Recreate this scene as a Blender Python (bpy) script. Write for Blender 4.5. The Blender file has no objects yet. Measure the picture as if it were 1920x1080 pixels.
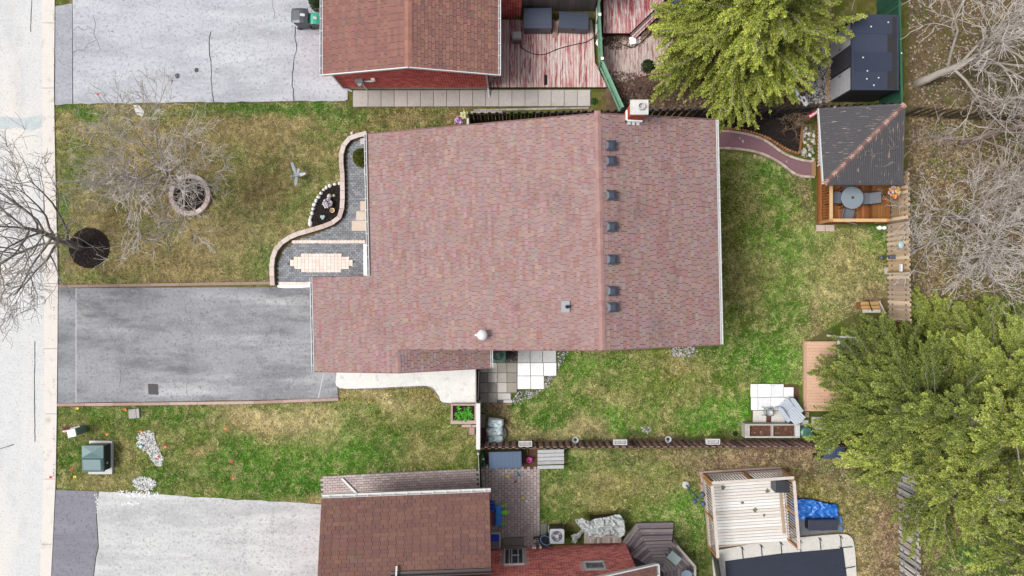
import bpy, math, random
import numpy as np
from mathutils import Vector, Matrix
random.seed(7)
RNG = np.random.default_rng(11)
R = math.radians
sc = bpy.context.scene
col = sc.collection

# ---------------------------------------------------------------- camera, sky, sun, exposure
H, SC = 32.0, 40.0                       # camera height (m), photo pixels per metre on the ground
cam = bpy.data.cameras.new('camera'); cam.lens = 24; cam.sensor_width = 36; cam.clip_end = 2000
co = bpy.data.objects.new('camera', cam); col.objects.link(co); co.location = (0, 0, H); sc.camera = co
SUN_EL, SUN_AZ = R(56), R(184)           # direction the light comes from: elevation, angle from +X
w = bpy.data.worlds.new('World'); sc.world = w; w.use_nodes = True
nt = w.node_tree; bg = nt.nodes['Background']
sky = nt.nodes.new('ShaderNodeTexSky'); sky.sky_type = 'NISHITA'; sky.sun_disc = False
sky.sun_elevation = SUN_EL; sky.sun_rotation = R(90) - SUN_AZ; sky.dust_density = 4; sky.air_density = 1
hs = nt.nodes.new('ShaderNodeHueSaturation'); hs.inputs['Saturation'].default_value = 0.25   # overcast: grey cloud light
nt.links.new(sky.outputs[0], hs.inputs['Color']); nt.links.new(hs.outputs[0], bg.inputs[0])
bg.inputs[1].default_value = 0.12
sl = bpy.data.lights.new('sun', 'SUN'); sl.energy = 1.9; sl.angle = R(22); sl.color = (1, 0.97, 0.93)
so = bpy.data.objects.new('sun', sl); col.objects.link(so); so.location = (0, 0, 40)
dv = Vector((math.cos(SUN_EL)*math.cos(SUN_AZ), math.cos(SUN_EL)*math.sin(SUN_AZ), math.sin(SUN_EL)))
so.rotation_euler = dv.to_track_quat('Z', 'Y').to_euler()
sc.view_settings.view_transform = 'Standard'; sc.view_settings.look = 'None'
sc.view_settings.exposure = 0.86; sc.view_settings.gamma = 1

# ---------------------------------------------------------------- helpers
def P(px, py, z=0.0):
    k = (H - z)/H/SC
    return Vector(((px - 960)*k, (540 - py)*k, z))
EXPO = 2.0
def lin(c):
    c = c/255.0
    return c/12.92 if c <= 0.04045 else ((c + 0.055)/1.055)**2.4
def C(r, g, b, k=1.0):                    # seen sRGB colour -> albedo
    return tuple(min(0.85, lin(v)/EXPO*k) for v in (r, g, b))
ORG = {}
def org(o): return ORG.get(o.name, Vector((0, 0, 0)))
class MB:
    def __init__(s, T=None): s.v = []; s.f = []; s.c = []; s.T = T
    def add(s, pts, faces, c=(1, 1, 1)):
        n = len(s.v)
        s.v += [tuple(s.T(Vector(p))) if s.T else tuple(p) for p in pts]
        s.f += [tuple(i + n for i in f) for f in faces]; s.c += [c]*len(faces)
        return s
    def obox(s, o, a, b, d, c=(1, 1, 1)):            # corner o and three edge vectors
        o, a, b, d = Vector(o), Vector(a), Vector(b), Vector(d)
        p = [o, o+a, o+a+b, o+b, o+d, o+a+d, o+a+b+d, o+b+d]
        if a.cross(b).dot(d) < 0: fs = [(0,1,2,3),(4,7,6,5),(0,4,5,1),(1,5,6,2),(2,6,7,3),(3,7,4,0)]
        else: fs = [(0,3,2,1),(4,5,6,7),(0,1,5,4),(1,2,6,5),(2,3,7,6),(3,0,4,7)]
        return s.add(p, fs, c)
    def box(s, x0, x1, y0, y1, z0, z1, c=(1, 1, 1)):
        return s.obox((x0, y0, z0), (x1-x0, 0, 0), (0, y1-y0, 0), (0, 0, z1-z0), c)
    def beam(s, a, b, w, h, c=(1, 1, 1), up=(0, 0, 1)):   # bar from a to b, section w x h centred
        a, b = Vector(a), Vector(b); d = (b-a); u = Vector(up)
        sd = d.cross(u)
        if sd.length < 1e-6: sd = d.cross(Vector((0, 1, 0)))
        sd.normalize(); u = sd.cross(d).normalized()
        return s.obox(a - sd*w/2 - u*h/2, d, sd*w, u*h, c)
    def prism(s, poly, z0, z1, c=(1, 1, 1)):
        poly = [(p[0], p[1]) for p in poly]
        ar = sum(poly[i-1][0]*poly[i][1]-poly[i][0]*poly[i-1][1] for i in range(len(poly)))
        if ar < 0: poly = poly[::-1]
        n = len(poly)
        return s.add([(x, y, z0) for x, y in poly]+[(x, y, z1) for x, y in poly],
                     [tuple(range(n-1, -1, -1)), tuple(range(n, 2*n))]+[(i, (i+1) % n, n+(i+1) % n, n+i) for i in range(n)], c)
    def tube(s, pts, rad, n=6, c=(1, 1, 1), cap=True):
        pts = [Vector(p) for p in pts]; m = len(pts)
        if not hasattr(rad, '__len__'): rad = [rad]*m
        vs = []; ref = Vector((0.31, 0.17, 0.93))
        for i, p in enumerate(pts):
            d = (pts[min(i+1, m-1)] - pts[max(i-1, 0)]).normalized()
            a = d.cross(ref)
            if a.length < 1e-3: a = d.cross(Vector((1, 0, 0)))
            a.normalize(); b = d.cross(a)
            for k in range(n):
                t = 2*math.pi*k/n; vs.append(p + (a*math.cos(t) + b*math.sin(t))*rad[i])
        fs = [(i*n+k, i*n+(k+1) % n, (i+1)*n+(k+1) % n, (i+1)*n+k) for i in range(m-1) for k in range(n)]
        if cap: fs += [tuple(range(n-1, -1, -1)), tuple(range((m-1)*n, m*n))]
        return s.add(vs, fs, c)
    def lathe(s, ctr, prof, n=16, c=(1, 1, 1), sx=1, sy=1):
        x, y, z = ctr; vs = []
        for r, h in prof:
            for k in range(n):
                t = 2*math.pi*k/n; vs.append((x + r*sx*math.cos(t), y + r*sy*math.sin(t), z + h))
        m = len(prof)
        fs = [(i*n+k, i*n+(k+1) % n, (i+1)*n+(k+1) % n, (i+1)*n+k) for i in range(m-1) for k in range(n)]
        fs += [tuple(range(n-1, -1, -1)), tuple(range((m-1)*n, m*n))]
        return s.add(vs, fs, c)
    def blob(s, ctr, rx, ry, rz, c=(1, 1, 1), n=10, m=7, jit=0.0, rnd=random):
        vs = []; x, y, z = ctr
        for i in range(m+1):
            ph = math.pi*i/m
            for k in range(n):
                t = 2*math.pi*k/n; j = 1 + jit*(rnd.random()-0.5)*2
                vs.append((x+rx*j*math.sin(ph)*math.cos(t), y+ry*j*math.sin(ph)*math.sin(t), z-rz*j*math.cos(ph)))
        fs = [(i*n+k, i*n+(k+1) % n, (i+1)*n+(k+1) % n, (i+1)*n+k) for i in range(m) for k in range(n)]
        return s.add(vs, fs, c)
    def mesh(s, name, mat, shift=None, smooth=False):
        me = bpy.data.meshes.new(name)
        v = s.v if shift is None else [(a-shift[0], b-shift[1], d-shift[2]) for a, b, d in s.v]
        me.from_pydata(v, [], s.f)
        ca = me.color_attributes.new('Col', 'FLOAT_COLOR', 'CORNER')
        cc = np.array([tuple(c[:3])+(1.0,) for c in s.c], dtype=np.float32).reshape(-1, 4)
        ca.data.foreach_set('color', np.repeat(cc, [len(f) for f in s.f], axis=0).ravel())
        if mat: me.materials.append(mat)
        if smooth: me.polygons.foreach_set('use_smooth', [True]*len(me.polygons))
        return me
    def build(s, name, mat, parent=None, label=None, smooth=False, kind=None, bevel=0):
        o = org(parent) if parent else base_of(s.v)
        ob = bpy.data.objects.new(name, s.mesh(name, mat, o, smooth)); col.objects.link(ob)
        if parent: ob.parent = parent
        else: ob.location = o
        ORG[ob.name] = o
        if label: ob['label'] = label
        if kind: ob['kind'] = kind
        if bevel:
            b = ob.modifiers.new('bevel', 'BEVEL'); b.width = bevel; b.segments = 2; b.limit_method = 'ANGLE'
        return ob
def base_of(vs):
    a = np.array(vs); return Vector(((a[:, 0].min()+a[:, 0].max())/2, (a[:, 1].min()+a[:, 1].max())/2, a[:, 2].min()))
def tag(o, label, cat, group=None):
    o['label'] = label; o['category'] = cat
    if group: o['group'] = group
    return o
def thing(name, label, cat, loc, group=None):
    o = bpy.data.objects.new(name, None); col.objects.link(o); o.location = loc; o.empty_display_size = .3
    ORG[o.name] = Vector(loc); return tag(o, label, cat, group)
def piece(parent, name, mesh, M):                      # a shared mesh placed by a world matrix
    ob = bpy.data.objects.new(name, mesh); col.objects.link(ob); ob.parent = parent
    ob.matrix_local = Matrix.Translation(-org(parent)) @ M
    return ob
def npmesh(name, V, F, cols, mat, parent=None, kind=None, smooth=False):
    """V (n,3), F (m,k) all k-gons, cols (m,3) per face"""
    V = np.asarray(V, np.float32); F = np.asarray(F, np.int32); k = F.shape[1]; m = len(F)
    o = np.array(org(parent)) if parent else np.array([(V[:,0].min()+V[:,0].max())/2, (V[:,1].min()+V[:,1].max())/2, V[:,2].min()])
    me = bpy.data.meshes.new(name); me.vertices.add(len(V)); me.vertices.foreach_set('co', (V - o).astype(np.float32).ravel())
    me.loops.add(m*k); me.loops.foreach_set('vertex_index', F.ravel())
    me.polygons.add(m); me.polygons.foreach_set('loop_start', np.arange(0, m*k, k, dtype=np.int32))
    me.update(calc_edges=True)
    ca = me.color_attributes.new('Col', 'FLOAT_COLOR', 'CORNER')
    cc = np.ones((m, 4), np.float32); cc[:, :3] = cols
    ca.data.foreach_set('color', np.repeat(cc, k, axis=0).ravel())
    me.materials.append(mat); me.validate()
    ob = bpy.data.objects.new(name, me); col.objects.link(ob)
    if parent: ob.parent = parent
    else: ob.location = o
    ORG[ob.name] = Vector(o)
    if kind: ob['kind'] = kind
    return ob

# ---------------------------------------------------------------- materials
def mk(name, c=None, rough=.8, var=.22, scale=5., bump=.15, bscale=45., spec=.25, metal=0., stretch=(1, 1, 1), trans=0., coat=0.):
    """base colour (or the mesh's own 'Col' when c is None) times two octaves of noise, fine bump"""
    m = bpy.data.materials.new(name); m.use_nodes = True; t = m.node_tree; N = t.nodes; L = t.links
    b = N['Principled BSDF']; b.inputs['Roughness'].default_value = rough
    b.inputs['Specular IOR Level'].default_value = spec; b.inputs['Metallic'].default_value = metal
    g = N.new('ShaderNodeNewGeometry'); mp = N.new('ShaderNodeMapping'); mp.inputs['Scale'].default_value = stretch
    L.new(g.outputs['Position'], mp.inputs[0])
    n1 = N.new('ShaderNodeTexNoise'); n1.inputs['Scale'].default_value = scale; n1.inputs['Detail'].default_value = 5; n1.inputs['Roughness'].default_value = .65
    n2 = N.new('ShaderNodeTexNoise'); n2.inputs['Scale'].default_value = scale*5; n2.inputs['Detail'].default_value = 3
    L.new(mp.outputs[0], n1.inputs[0]); L.new(mp.outputs[0], n2.inputs[0])
    ad = N.new('ShaderNodeMath'); ad.operation = 'ADD'; L.new(n1.outputs[0], ad.inputs[0]); L.new(n2.outputs[0], ad.inputs[1])
    ma = N.new('ShaderNodeMath'); ma.operation = 'MULTIPLY_ADD'; L.new(ad.outputs[0], ma.inputs[0])
    ma.inputs[1].default_value = var*2.2; ma.inputs[2].default_value = 1 - var*2.2
    vm = N.new('ShaderNodeVectorMath'); vm.operation = 'SCALE'; L.new(ma.outputs[0], vm.inputs['Scale'])
    if c is None:
        a = N.new('ShaderNodeAttribute'); a.attribute_name = 'Col'; L.new(a.outputs['Color'], vm.inputs[0])
    else: vm.inputs[0].default_value = c[:3]
    L.new(vm.outputs[0], b.inputs['Base Color'])
    if bump:
        n3 = N.new('ShaderNodeTexNoise'); n3.inputs['Scale'].default_value = bscale; n3.inputs['Detail'].default_value = 3
        L.new(mp.outputs[0], n3.inputs[0])
        bp = N.new('ShaderNodeBump'); bp.inputs['Strength'].default_value = bump; bp.inputs['Distance'].default_value = .02
        L.new(n3.outputs[0], bp.inputs['Height']); L.new(bp.outputs[0], b.inputs['Normal'])
    if trans: b.inputs['Transmission Weight'].default_value = trans
    if coat: b.inputs['Coat Weight'].default_value = coat
    return m
def patches(m, c2, scale, lo, hi, stretch=(1, 1, 1), amount=1., seed=0., detail=4., rough=.6):
    """lay a second colour over a material where a noise is high: worn paint, stains, dust"""
    t = m.node_tree; N = t.nodes; L = t.links; b = N['Principled BSDF']
    src = b.inputs['Base Color'].links[0].from_socket
    g = N.new('ShaderNodeNewGeometry'); mp = N.new('ShaderNodeMapping'); mp.inputs['Scale'].default_value = stretch; mp.inputs['Location'].default_value = (seed, seed*.7, 0)
    L.new(g.outputs['Position'], mp.inputs[0])
    n = N.new('ShaderNodeTexNoise'); n.inputs['Scale'].default_value = scale; n.inputs['Detail'].default_value = detail; n.inputs['Roughness'].default_value = rough
    L.new(mp.outputs[0], n.inputs[0])
    mr = N.new('ShaderNodeMapRange'); L.new(n.outputs[0], mr.inputs[0])
    mr.inputs['From Min'].default_value = lo; mr.inputs['From Max'].default_value = hi; mr.inputs['To Max'].default_value = amount
    mx = N.new('ShaderNodeMix'); mx.data_type = 'RGBA'; L.new(mr.outputs[0], mx.inputs['Factor'])
    L.new(src, mx.inputs['A']); mx.inputs['B'].default_value = (*c2, 1)
    L.new(mx.outputs['Result'], b.inputs['Base Color'])
    return m

M_road = mk('road asphalt', C(228, 229, 229), var=.12, scale=2, bump=.3, bscale=70)
patches(M_road, C(244, 238, 230), .35, .46, .66, (1.4, .35, 1), .9, 3)
patches(M_road, C(186, 188, 194), .5, .58, .8, (1.2, .4, 1), .6, 11)
patches(M_road, C(186, 188, 194), 12, .54, .66, amount=.65)
M_kerb = mk('kerb concrete', C(240, 234, 226), var=.08, scale=3, bump=.2)
patches(M_kerb, C(200, 190, 178), 2.2, .58, .72, amount=.7)
def asphalt(name, c, dark, light, seed, st=(.35, 1.6, 1), stain=.25):
    m = mk(name, c, var=.10, scale=1.4, bump=.55, bscale=60, rough=.9)
    patches(m, dark, .42, .45, .66, (.55, 1.7, 1), .8, seed, 7, .68)
    patches(m, light, .5, .52, .72, (.4, 2, 1), .75, seed+9, 6, .6)
    patches(m, tuple(v*.5 for v in c), .55, .54, .72, (.6, 1.3, 1), stain, seed+3, 9, .78)
    patches(m, tuple(v*.52 for v in c), 9, .53, .68, amount=.8, seed=seed, detail=4)
    patches(m, tuple(min(.7, v*1.25) for v in c), 8, .55, .70, amount=.5, seed=seed+5, detail=4)
    return m
M_driveN = asphalt('driveway asphalt pale', C(210, 213, 220), C(176, 177, 186), C(228, 230, 236), 1, stain=.4)
M_driveM = asphalt('driveway asphalt grey', C(172, 173, 177), C(106, 106, 111), C(218, 219, 221), 14, stain=.95)
M_driveS = asphalt('driveway asphalt dusty', C(220, 221, 221), C(186, 186, 187), C(244, 244, 243), 31, stain=.4)
M_apronN = asphalt('apron asphalt', C(188, 190, 198), C(166, 166, 174), C(204, 204, 212), 5)
M_apronM = asphalt('apron asphalt grey', C(166, 168, 173), C(120, 121, 127), C(196, 197, 201), 6, stain=.8)
M_apronS = asphalt('apron asphalt dark', C(150, 149, 160), C(134, 133, 144), C(164, 163, 172), 7)
M_crack = mk('crack', C(70, 70, 76), var=.1, bump=0)
M_joint = mk('pale joint', C(214, 214, 216), var=.15, scale=9, bump=0)
M_lawn = mk('lawn soil', None, var=.35, scale=7, bump=.5, bscale=30, rough=1, spec=.05)
M_grass = mk('grass', None, var=.12, scale=3, bump=0, rough=.75, spec=.15)
M_earth = mk('ground', C(130, 118, 86), var=.3, scale=.6, rough=1)
M_mulch = mk('black mulch', C(62, 53, 50), var=.5, scale=14, bump=1, bscale=40, rough=1, spec=.05)
M_soil = mk('brown mulch', C(112, 82, 68), var=.5, scale=10, bump=1, bscale=35, rough=1, spec=.05)
M_gravel = mk('gravel', None, var=.3, scale=12, bump=.5)
M_attr = mk('painted', None, var=.10, scale=4, bump=.08, rough=.6)
M_shing = mk('shingle', None, var=.16, scale=9, bump=.5, bscale=90, rough=.95, spec=.1)
patches(M_shing, C(96, 76, 76), .5, .55, .8, (1.6, .7, 1), .5, 4, 6, .7)
M_under = mk('roof felt', C(84, 62, 62), var=.1, bump=0)
M_stone = mk('stone', None, var=.14, scale=8, bump=.35, bscale=50, rough=.9)
M_conc = mk('concrete', None, var=.13, scale=2.5, bump=.25, rough=.85)
patches(M_conc, C(150, 140, 128), 3.2, .58, .78, amount=.45)
M_wood = mk('wood', None, var=.22, scale=7, bump=.4, rough=.85)
M_woodx = mk('wood grain across', None, var=.25, scale=6, bump=.4, rough=.85, stretch=(.25, 4, 1))
M_brick = mk('brick', None, var=.25, scale=12, bump=.4, rough=.9)
M_mortar = mk('mortar', C(236, 214, 206, 1.3), var=.15, scale=8)
M_white = mk('white metal', C(250, 250, 250, .95), var=.04, bump=0, rough=.45)
M_metal = mk('painted metal', None, var=.07, bump=0, rough=.4, spec=.5)
M_plast = mk('plastic', None, var=.06, bump=0, rough=.35, spec=.5)
M_bark = mk('bark', None, var=.25, scale=12, bump=.5)
M_leaf = mk('foliage', None, var=.15, scale=4, bump=0, rough=.7, spec=.2)
M_litter = mk('litter', None, var=.2, scale=10, bump=0, rough=.9)
M_glass = mk('window glass', C(70, 84, 90), var=.15, scale=2, bump=0, rough=.08, spec=.8)
M_navy = mk('dark roofing', None, var=.10, scale=6, bump=.4, bscale=80, rough=.85)
M_cover = mk('pool cover', C(50, 56, 72), var=.15, scale=1.2, bump=.3, bscale=3, rough=.7)
M_tarp = mk('tarp', None, var=.06, scale=3, bump=.3, bscale=9, rough=.4, spec=.5)
M_red = mk('red deck paint', None, var=.2, scale=4, bump=.3, stretch=(4, .5, 1), rough=.85)
patches(M_red, C(252, 238, 232), 2.6, .44, .58, (5, .5, 1), .95, 2, 6, .72)
patches(M_red, C(120, 96, 84), 5, .58, .68, (3, .6, 1), .7, 8, 6, .7)
M_faded = mk('faded deck paint', C(226, 206, 198), var=.22, scale=4, bump=.3, stretch=(4, .5, 1), rough=.85)
patches(M_faded, C(150, 78, 74), 2.6, .5, .62, (4, .6, 1), .8, 4, 6, .7)
M_path = mk('purple red path', C(146, 110, 118), var=.10, scale=2.5, bump=.2)
patches(M_path, C(232, 222, 218), 3.5, .66, .70, (1, 1, 1), .9, 21.3, 5)
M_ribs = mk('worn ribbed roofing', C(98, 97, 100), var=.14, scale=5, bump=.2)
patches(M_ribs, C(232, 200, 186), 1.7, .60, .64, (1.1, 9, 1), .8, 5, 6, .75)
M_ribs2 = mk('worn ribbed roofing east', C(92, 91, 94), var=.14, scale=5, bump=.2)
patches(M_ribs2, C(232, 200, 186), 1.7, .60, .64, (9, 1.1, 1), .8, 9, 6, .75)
# ---------------------------------------------------------------- terrain
def struct(o): o['kind'] = 'structure'; return o
def px(poly, z=0): return [P(a, b, z) for a, b in poly]
def slab(name, poly, z0, z1, mat, c=(1, 1, 1), parent=None):
    return MB().prism(px(poly), z0, z1, c).build(name, mat, parent)
def vnoise(x, y, s, seed):
    r = np.random.default_rng(seed).random((256, 256)); x = np.asarray(x)*s + 1000; y = np.asarray(y)*s + 1000
    i = np.floor(x).astype(int); j = np.floor(y).astype(int); u = x-i; v = y-j
    u = u*u*(3-2*u); v = v*v*(3-2*v); g = lambda a, b: r[a % 256, b % 256]
    return (g(i, j)*(1-u)+g(i+1, j)*u)*(1-v)+(g(i, j+1)*(1-u)+g(i+1, j+1)*u)*v
def fbm(x, y, s, seed, o=4):
    t = 0; a = .5; n = 0
    for k in range(o): t = t + a*vnoise(x, y, s*2**k, seed+k); n += a; a *= .6
    return t/n
GREEN, BRIGHT, OLIVE, TAN, STRAW, BROWN = [np.array(C(*c)) for c in
    ((70, 112, 34), (84, 134, 40), (114, 114, 52), (160, 142, 100), (198, 180, 134), (126, 102, 84))]
# base look by zone (photo px box), then patches: (px, py, rx, ry, colour, strength)
ZONES = [(-900, -900, 2900, 2000, OLIVE), (100, 190, 700, 540, (OLIVE*.35+TAN*.5+BROWN*.15)), (100, 755, 905, 960, (GREEN*.55+OLIVE*.45)),
         (900, 640, 1345, 835, (GREEN*.7+OLIVE*.3)), (1340, 280, 1665, 835, (OLIVE*.4+GREEN*.6)),
         (1005, 838, 1340, 1090, (GREEN*.5+OLIVE*.35+TAN*.15)), (1340, 838, 1700, 1090, (BROWN*.45+OLIVE*.55)),
         (1700, -200, 2100, 560, (BROWN*.45+TAN*.3+OLIVE*.25)*.9), (1700, 560, 2100, 1300, (OLIVE*.5+GREEN*.3+BROWN*.2)), (1130, -100, 1560, 215, BROWN),
         (650, 195, 885, 260, (OLIVE*.6+BROWN*.4))]
BL = [(490, 207, 170, 16, GREEN, 1), (600, 210, 90, 14, GREEN, .8), (150, 205, 45, 14, GREEN, .9), (150, 290, 50, 70, GREEN, .5), (120, 390, 20, 50, GREEN, .7),
      (160, 230, 30, 14, TAN, .8), (250, 300, 90, 60, TAN, .35), (400, 240, 90, 20, TAN, .5), (560, 228, 60, 10, TAN, .6), (470, 270, 40, 25, TAN, .3), (590, 258, 30, 12, GREEN, .5), (455, 285, 30, 18, GREEN, .4),
      (495, 490, 22, 40, GREEN, .7), (440, 440, 90, 60, STRAW, .22), (300, 470, 120, 40, TAN, .3), (420, 360, 40, 60, GREEN, .25), (560, 380, 30, 40, GREEN, .3), (180, 520, 60, 14, GREEN, .4), (620, 230, 40, 10, GREEN, .5),
      (480, 880, 130, 50, BRIGHT, .45), (560, 900, 120, 40, GREEN, .8), (600, 850, 60, 40, BRIGHT, .5), (410, 850, 40, 50, GREEN, .7), (640, 820, 40, 40, BRIGHT, .4), (720, 860, 80, 30, GREEN, .5), (300, 900, 60, 20, GREEN, .6),
      (480, 775, 60, 22, STRAW, .75), (460, 800, 60, 18, TAN, .6), (570, 790, 60, 25, STRAW, .5), (700, 745, 60, 14, STRAW, .6), (780, 770, 60, 30, TAN, .3), (810, 850, 50, 25, TAN, .35), (170, 900, 60, 18, TAN, .5), (235, 850, 20, 40, TAN, .4), (150, 770, 40, 14, GREEN, .5), (290, 780, 80, 20, GREEN, .3), (130, 860, 25, 30, GREEN, .5), (260, 765, 60, 14, GREEN, .4), (580, 943, 60, 10, TAN, .6), (370, 780, 40, 15, GREEN, .4), (365, 840, 25, 14, TAN, .6),
      (1080, 690, 60, 40, BRIGHT, .5), (1010, 770, 60, 35, GREEN, .6), (1170, 785, 40, 30, BRIGHT, .6), (1330, 780, 50, 30, BRIGHT, .6), (1250, 700, 60, 40, OLIVE, .5), (1150, 740, 60, 20, TAN, .35), (1060, 812, 90, 10, STRAW, .6), (1240, 818, 120, 12, BROWN, .6), (1200, 700, 40, 30, BRIGHT, .3), (950, 790, 20, 30, BROWN, .6), (925, 765, 20, 14, BROWN, 1), (1290, 690, 30, 14, TAN, .4), (1100, 660, 60, 10, BROWN, .3),
      (1490, 475, 50, 40, BRIGHT, .5), (1450, 330, 60, 40, GREEN, .5), (1370, 420, 30, 140, OLIVE, .6), (1480, 590, 40, 60, BRIGHT, .3), (1400, 670, 60, 50, GREEN, .5), (1470, 690, 50, 30, BRIGHT, .5), (1400, 780, 40, 30, BRIGHT, .6), (1590, 500, 70, 50, TAN, .5), (1640, 450, 30, 30, GREEN, .5), (1510, 360, 14, 60, BROWN, .5), (1440, 300, 40, 8, STRAW, .5), (1560, 560, 40, 20, STRAW, .35), (1540, 650, 20, 60, BROWN, .4), (1350, 360, 12, 90, GREEN, .2), (1480, 830, 120, 12, BROWN, .7), (1420, 500, 60, 40, TAN, .25), (1640, 520, 30, 20, GREEN, .3), (1645, 560, 40, 40, BROWN, .6),
      (1060, 880, 40, 60, GREEN, .6), (1150, 910, 80, 40, TAN, .4), (1180, 860, 40, 20, GREEN, .4), (1280, 950, 40, 30, BRIGHT, .6), (1240, 985, 40, 30, BRIGHT, .5), (1050, 960, 50, 20, GREEN, .7), (1300, 1000, 30, 60, GREEN, .5), (1130, 950, 60, 14, OLIVE, .5), (1060, 970, 30, 10, TAN, .6), (1220, 850, 100, 14, BROWN, .3), (1300, 870, 40, 30, BROWN, .4),
      (1400, 855, 100, 14, BROWN, .8), (1560, 880, 60, 30, BROWN, .5), (1600, 870, 60, 30, BROWN, .8), (1520, 905, 40, 25, OLIVE, .6), (1600, 960, 40, 40, OLIVE, .6), (1620, 1030, 30, 50, TAN, .4), (1670, 1020, 20, 80, BROWN, .8), (1640, 900, 50, 20, GREEN, .5), (1560, 870, 30, 12, GREEN, .5),
      (1870, 560, 60, 40, GREEN, .6), (1750, 440, 30, 30, GREEN, .3), (1800, 560, 60, 30, OLIVE, .6), (1900, 300, 60, 60, OLIVE, .5), (1800, 60, 50, 40, OLIVE, .4), (1880, 160, 60, 60, GREEN, .4), (1820, 500, 40, 40, OLIVE, .5), (1780, 1000, 60, 40, TAN, .5), (1760, 960, 30, 100, BROWN, .3), (1850, 1040, 70, 40, GREEN, .8), (1740, 980, 14, 120, BROWN, .8), (1900, 960, 40, 40, GREEN, .7), (1800, 1060, 60, 20, GREEN, .6)]
def field(pxs, pys):
    """ground cover colour and how grassy it is, at photo-pixel ground coordinates"""
    n = len(pxs); c = np.tile(OLIVE, (n, 1)); wx = 26*(fbm(pxs, pys, .012, 3)-.5)*2; wy = 22*(fbm(pxs, pys, .012, 9)-.5)*2
    X = pxs+wx*.5; Y = pys+wy*.5
    for x0, y0, x1, y1, k in ZONES:
        m = (pxs > x0) & (pxs < x1) & (pys > y0) & (pys < y1); c[m] = k
    f1 = fbm(pxs, pys, .028, 21, 4)[:, None]; f2 = fbm(pxs, pys, .10, 31, 3)[:, None]; f3 = fbm(pxs, pys, .022, 41, 4)[:, None]
    woods = (pxs > 1700)
    c = c*(1-np.clip((f1-.53)*4, 0, .4)) + GREEN*np.clip((f1-.53)*4, 0, .4)
    c = c*(1-np.clip((f3-.54)*4, 0, .35)) + TAN*np.clip((f3-.54)*4, 0, .35)
    for bx, by, rx, ry, k, s in BL:
        d = ((X+wx-bx)/rx)**2 + ((Y+wy-by)/ry)**2; m = d < 6
        if m.any():
            wgt = (min(1., s*1.35)*np.exp(-d[m]*.9))[:, None]; c[m] = c[m]*(1-wgt)+k*wgt
    c = c*(1-np.clip((f2-.58)*4, 0, .3)) + STRAW*np.clip((f2-.58)*4, 0, .3)
    return c
GX, GY = np.meshgrid(np.arange(-30, 30.01, .2), np.arange(-18, 18.01, .2))
gx, gy = GX.ravel(), GY.ravel(); nx, ny = GX.shape[1], GX.shape[0]
Z = (fbm(gx, gy, .8, 77, 3)-.5)*.02 - .012
ii = np.arange(nx*ny).reshape(ny, nx); F = np.stack([ii[:-1, :-1], ii[:-1, 1:], ii[1:, 1:], ii[1:, :-1]], -1).reshape(-1, 4)
fc = field((gx*SC+960), (540-gy*SC))
lawn = npmesh('lawn_ground', np.stack([gx, gy, Z], 1), F, (fc[F[:, 0]]+fc[F[:, 2]])*.5*.85, M_lawn); struct(lawn)
struct(MB().add([(-700, -700, -.06), (700, -700, -.06), (700, 700, -.06), (-700, 700, -.06)], [(0, 1, 2, 3)]).build('ground', M_earth))

KL = [(78, -200), (80, 0), (80, 200), (83, 535), (85, 750), (83, 920), (75, 1080), (64, 1300)]
KR = [(103, -200), (104, 0), (102, 200), (110, 535), (108, 750), (105, 920), (97, 1080), (86, 1300)]
road = struct(slab('road', [(-420, -200)]+KL[:1]+KL[1:]+[(-420, 1300)], -.1, .012, M_road))
kerb = bpy.data.objects.new('kerb', None); col.objects.link(kerb); kerb['kind'] = 'structure'; ORG['kerb'] = Vector((0, 0, 0))
def lerp_poly(A, y):
    for (x0, y0), (x1, y1) in zip(A, A[1:]):
        if y0 <= y <= y1: return x0+(x1-x0)*(y-y0)/(y1-y0)
    return A[-1][0]
ys = list(np.arange(-200, 1300, 122.0))
for a, b in zip(ys, ys[1:]):
    b -= .7
    slab('kerb_stone', [(lerp_poly(KL, a), a), (lerp_poly(KR, a), a), (lerp_poly(KR, b), b), (lerp_poly(KL, b), b)], -.1, .05+.004*random.random(), M_kerb, parent=kerb)
def ribbon(name, pts, wd, z, mat, parent, jit=0):
    mb = MB(); q = [P(a, b, 0) for a, b in pts]; fine = []
    for a, b in zip(q, q[1:]):
        n = max(1, int((b-a).length/.25)) if jit else 1
        for k in range(n):
            p = a.lerp(b, k/n); fine.append(p+Vector((random.uniform(-jit, jit), random.uniform(-jit, jit), 0)) if jit else p)
    fine.append(q[-1])
    for a, b in zip(fine, fine[1:]):
        d = (b-a).normalized(); s = Vector((-d.y, d.x, 0))*wd*(.5+random.random()*.25)
        mb.add([(*(a+s).xy, z), (*(a-s).xy, z), (*(b-s).xy, z), (*(b+s).xy, z)], [(0, 1, 2, 3)])
    return mb.build(name, mat, parent)
for c in ([(66, 640), (65, 720), (66, 828)], [(0, 842), (27, 833)], [(60, 0), (58, 60)]): ribbon('crack', c, .03, .016, M_crack, road, .01)
def edgy(a, b, n, j):                              # a broken asphalt edge
    return [(a[0]+(b[0]-a[0])*t/n+(random.uniform(-j, j) if 0 < t < n else 0), a[1]+(b[1]-a[1])*t/n+(random.uniform(-j, j) if 0 < t < n else 0)) for t in range(n+1)]
dN = struct(slab('driveway', [(137, -120), (640, -120), (652, 100), (652, 186)]+edgy((648, 189), (138, 195), 34, 1.2)+[(137, 7)], -.1, .03, M_driveN))
slab('driveway_apron', [(104.5, 12), (136, 7)]+edgy((136.3, 195), (104, 197), 3, .6), -.1, .028, M_apronN, parent=dN)
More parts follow.
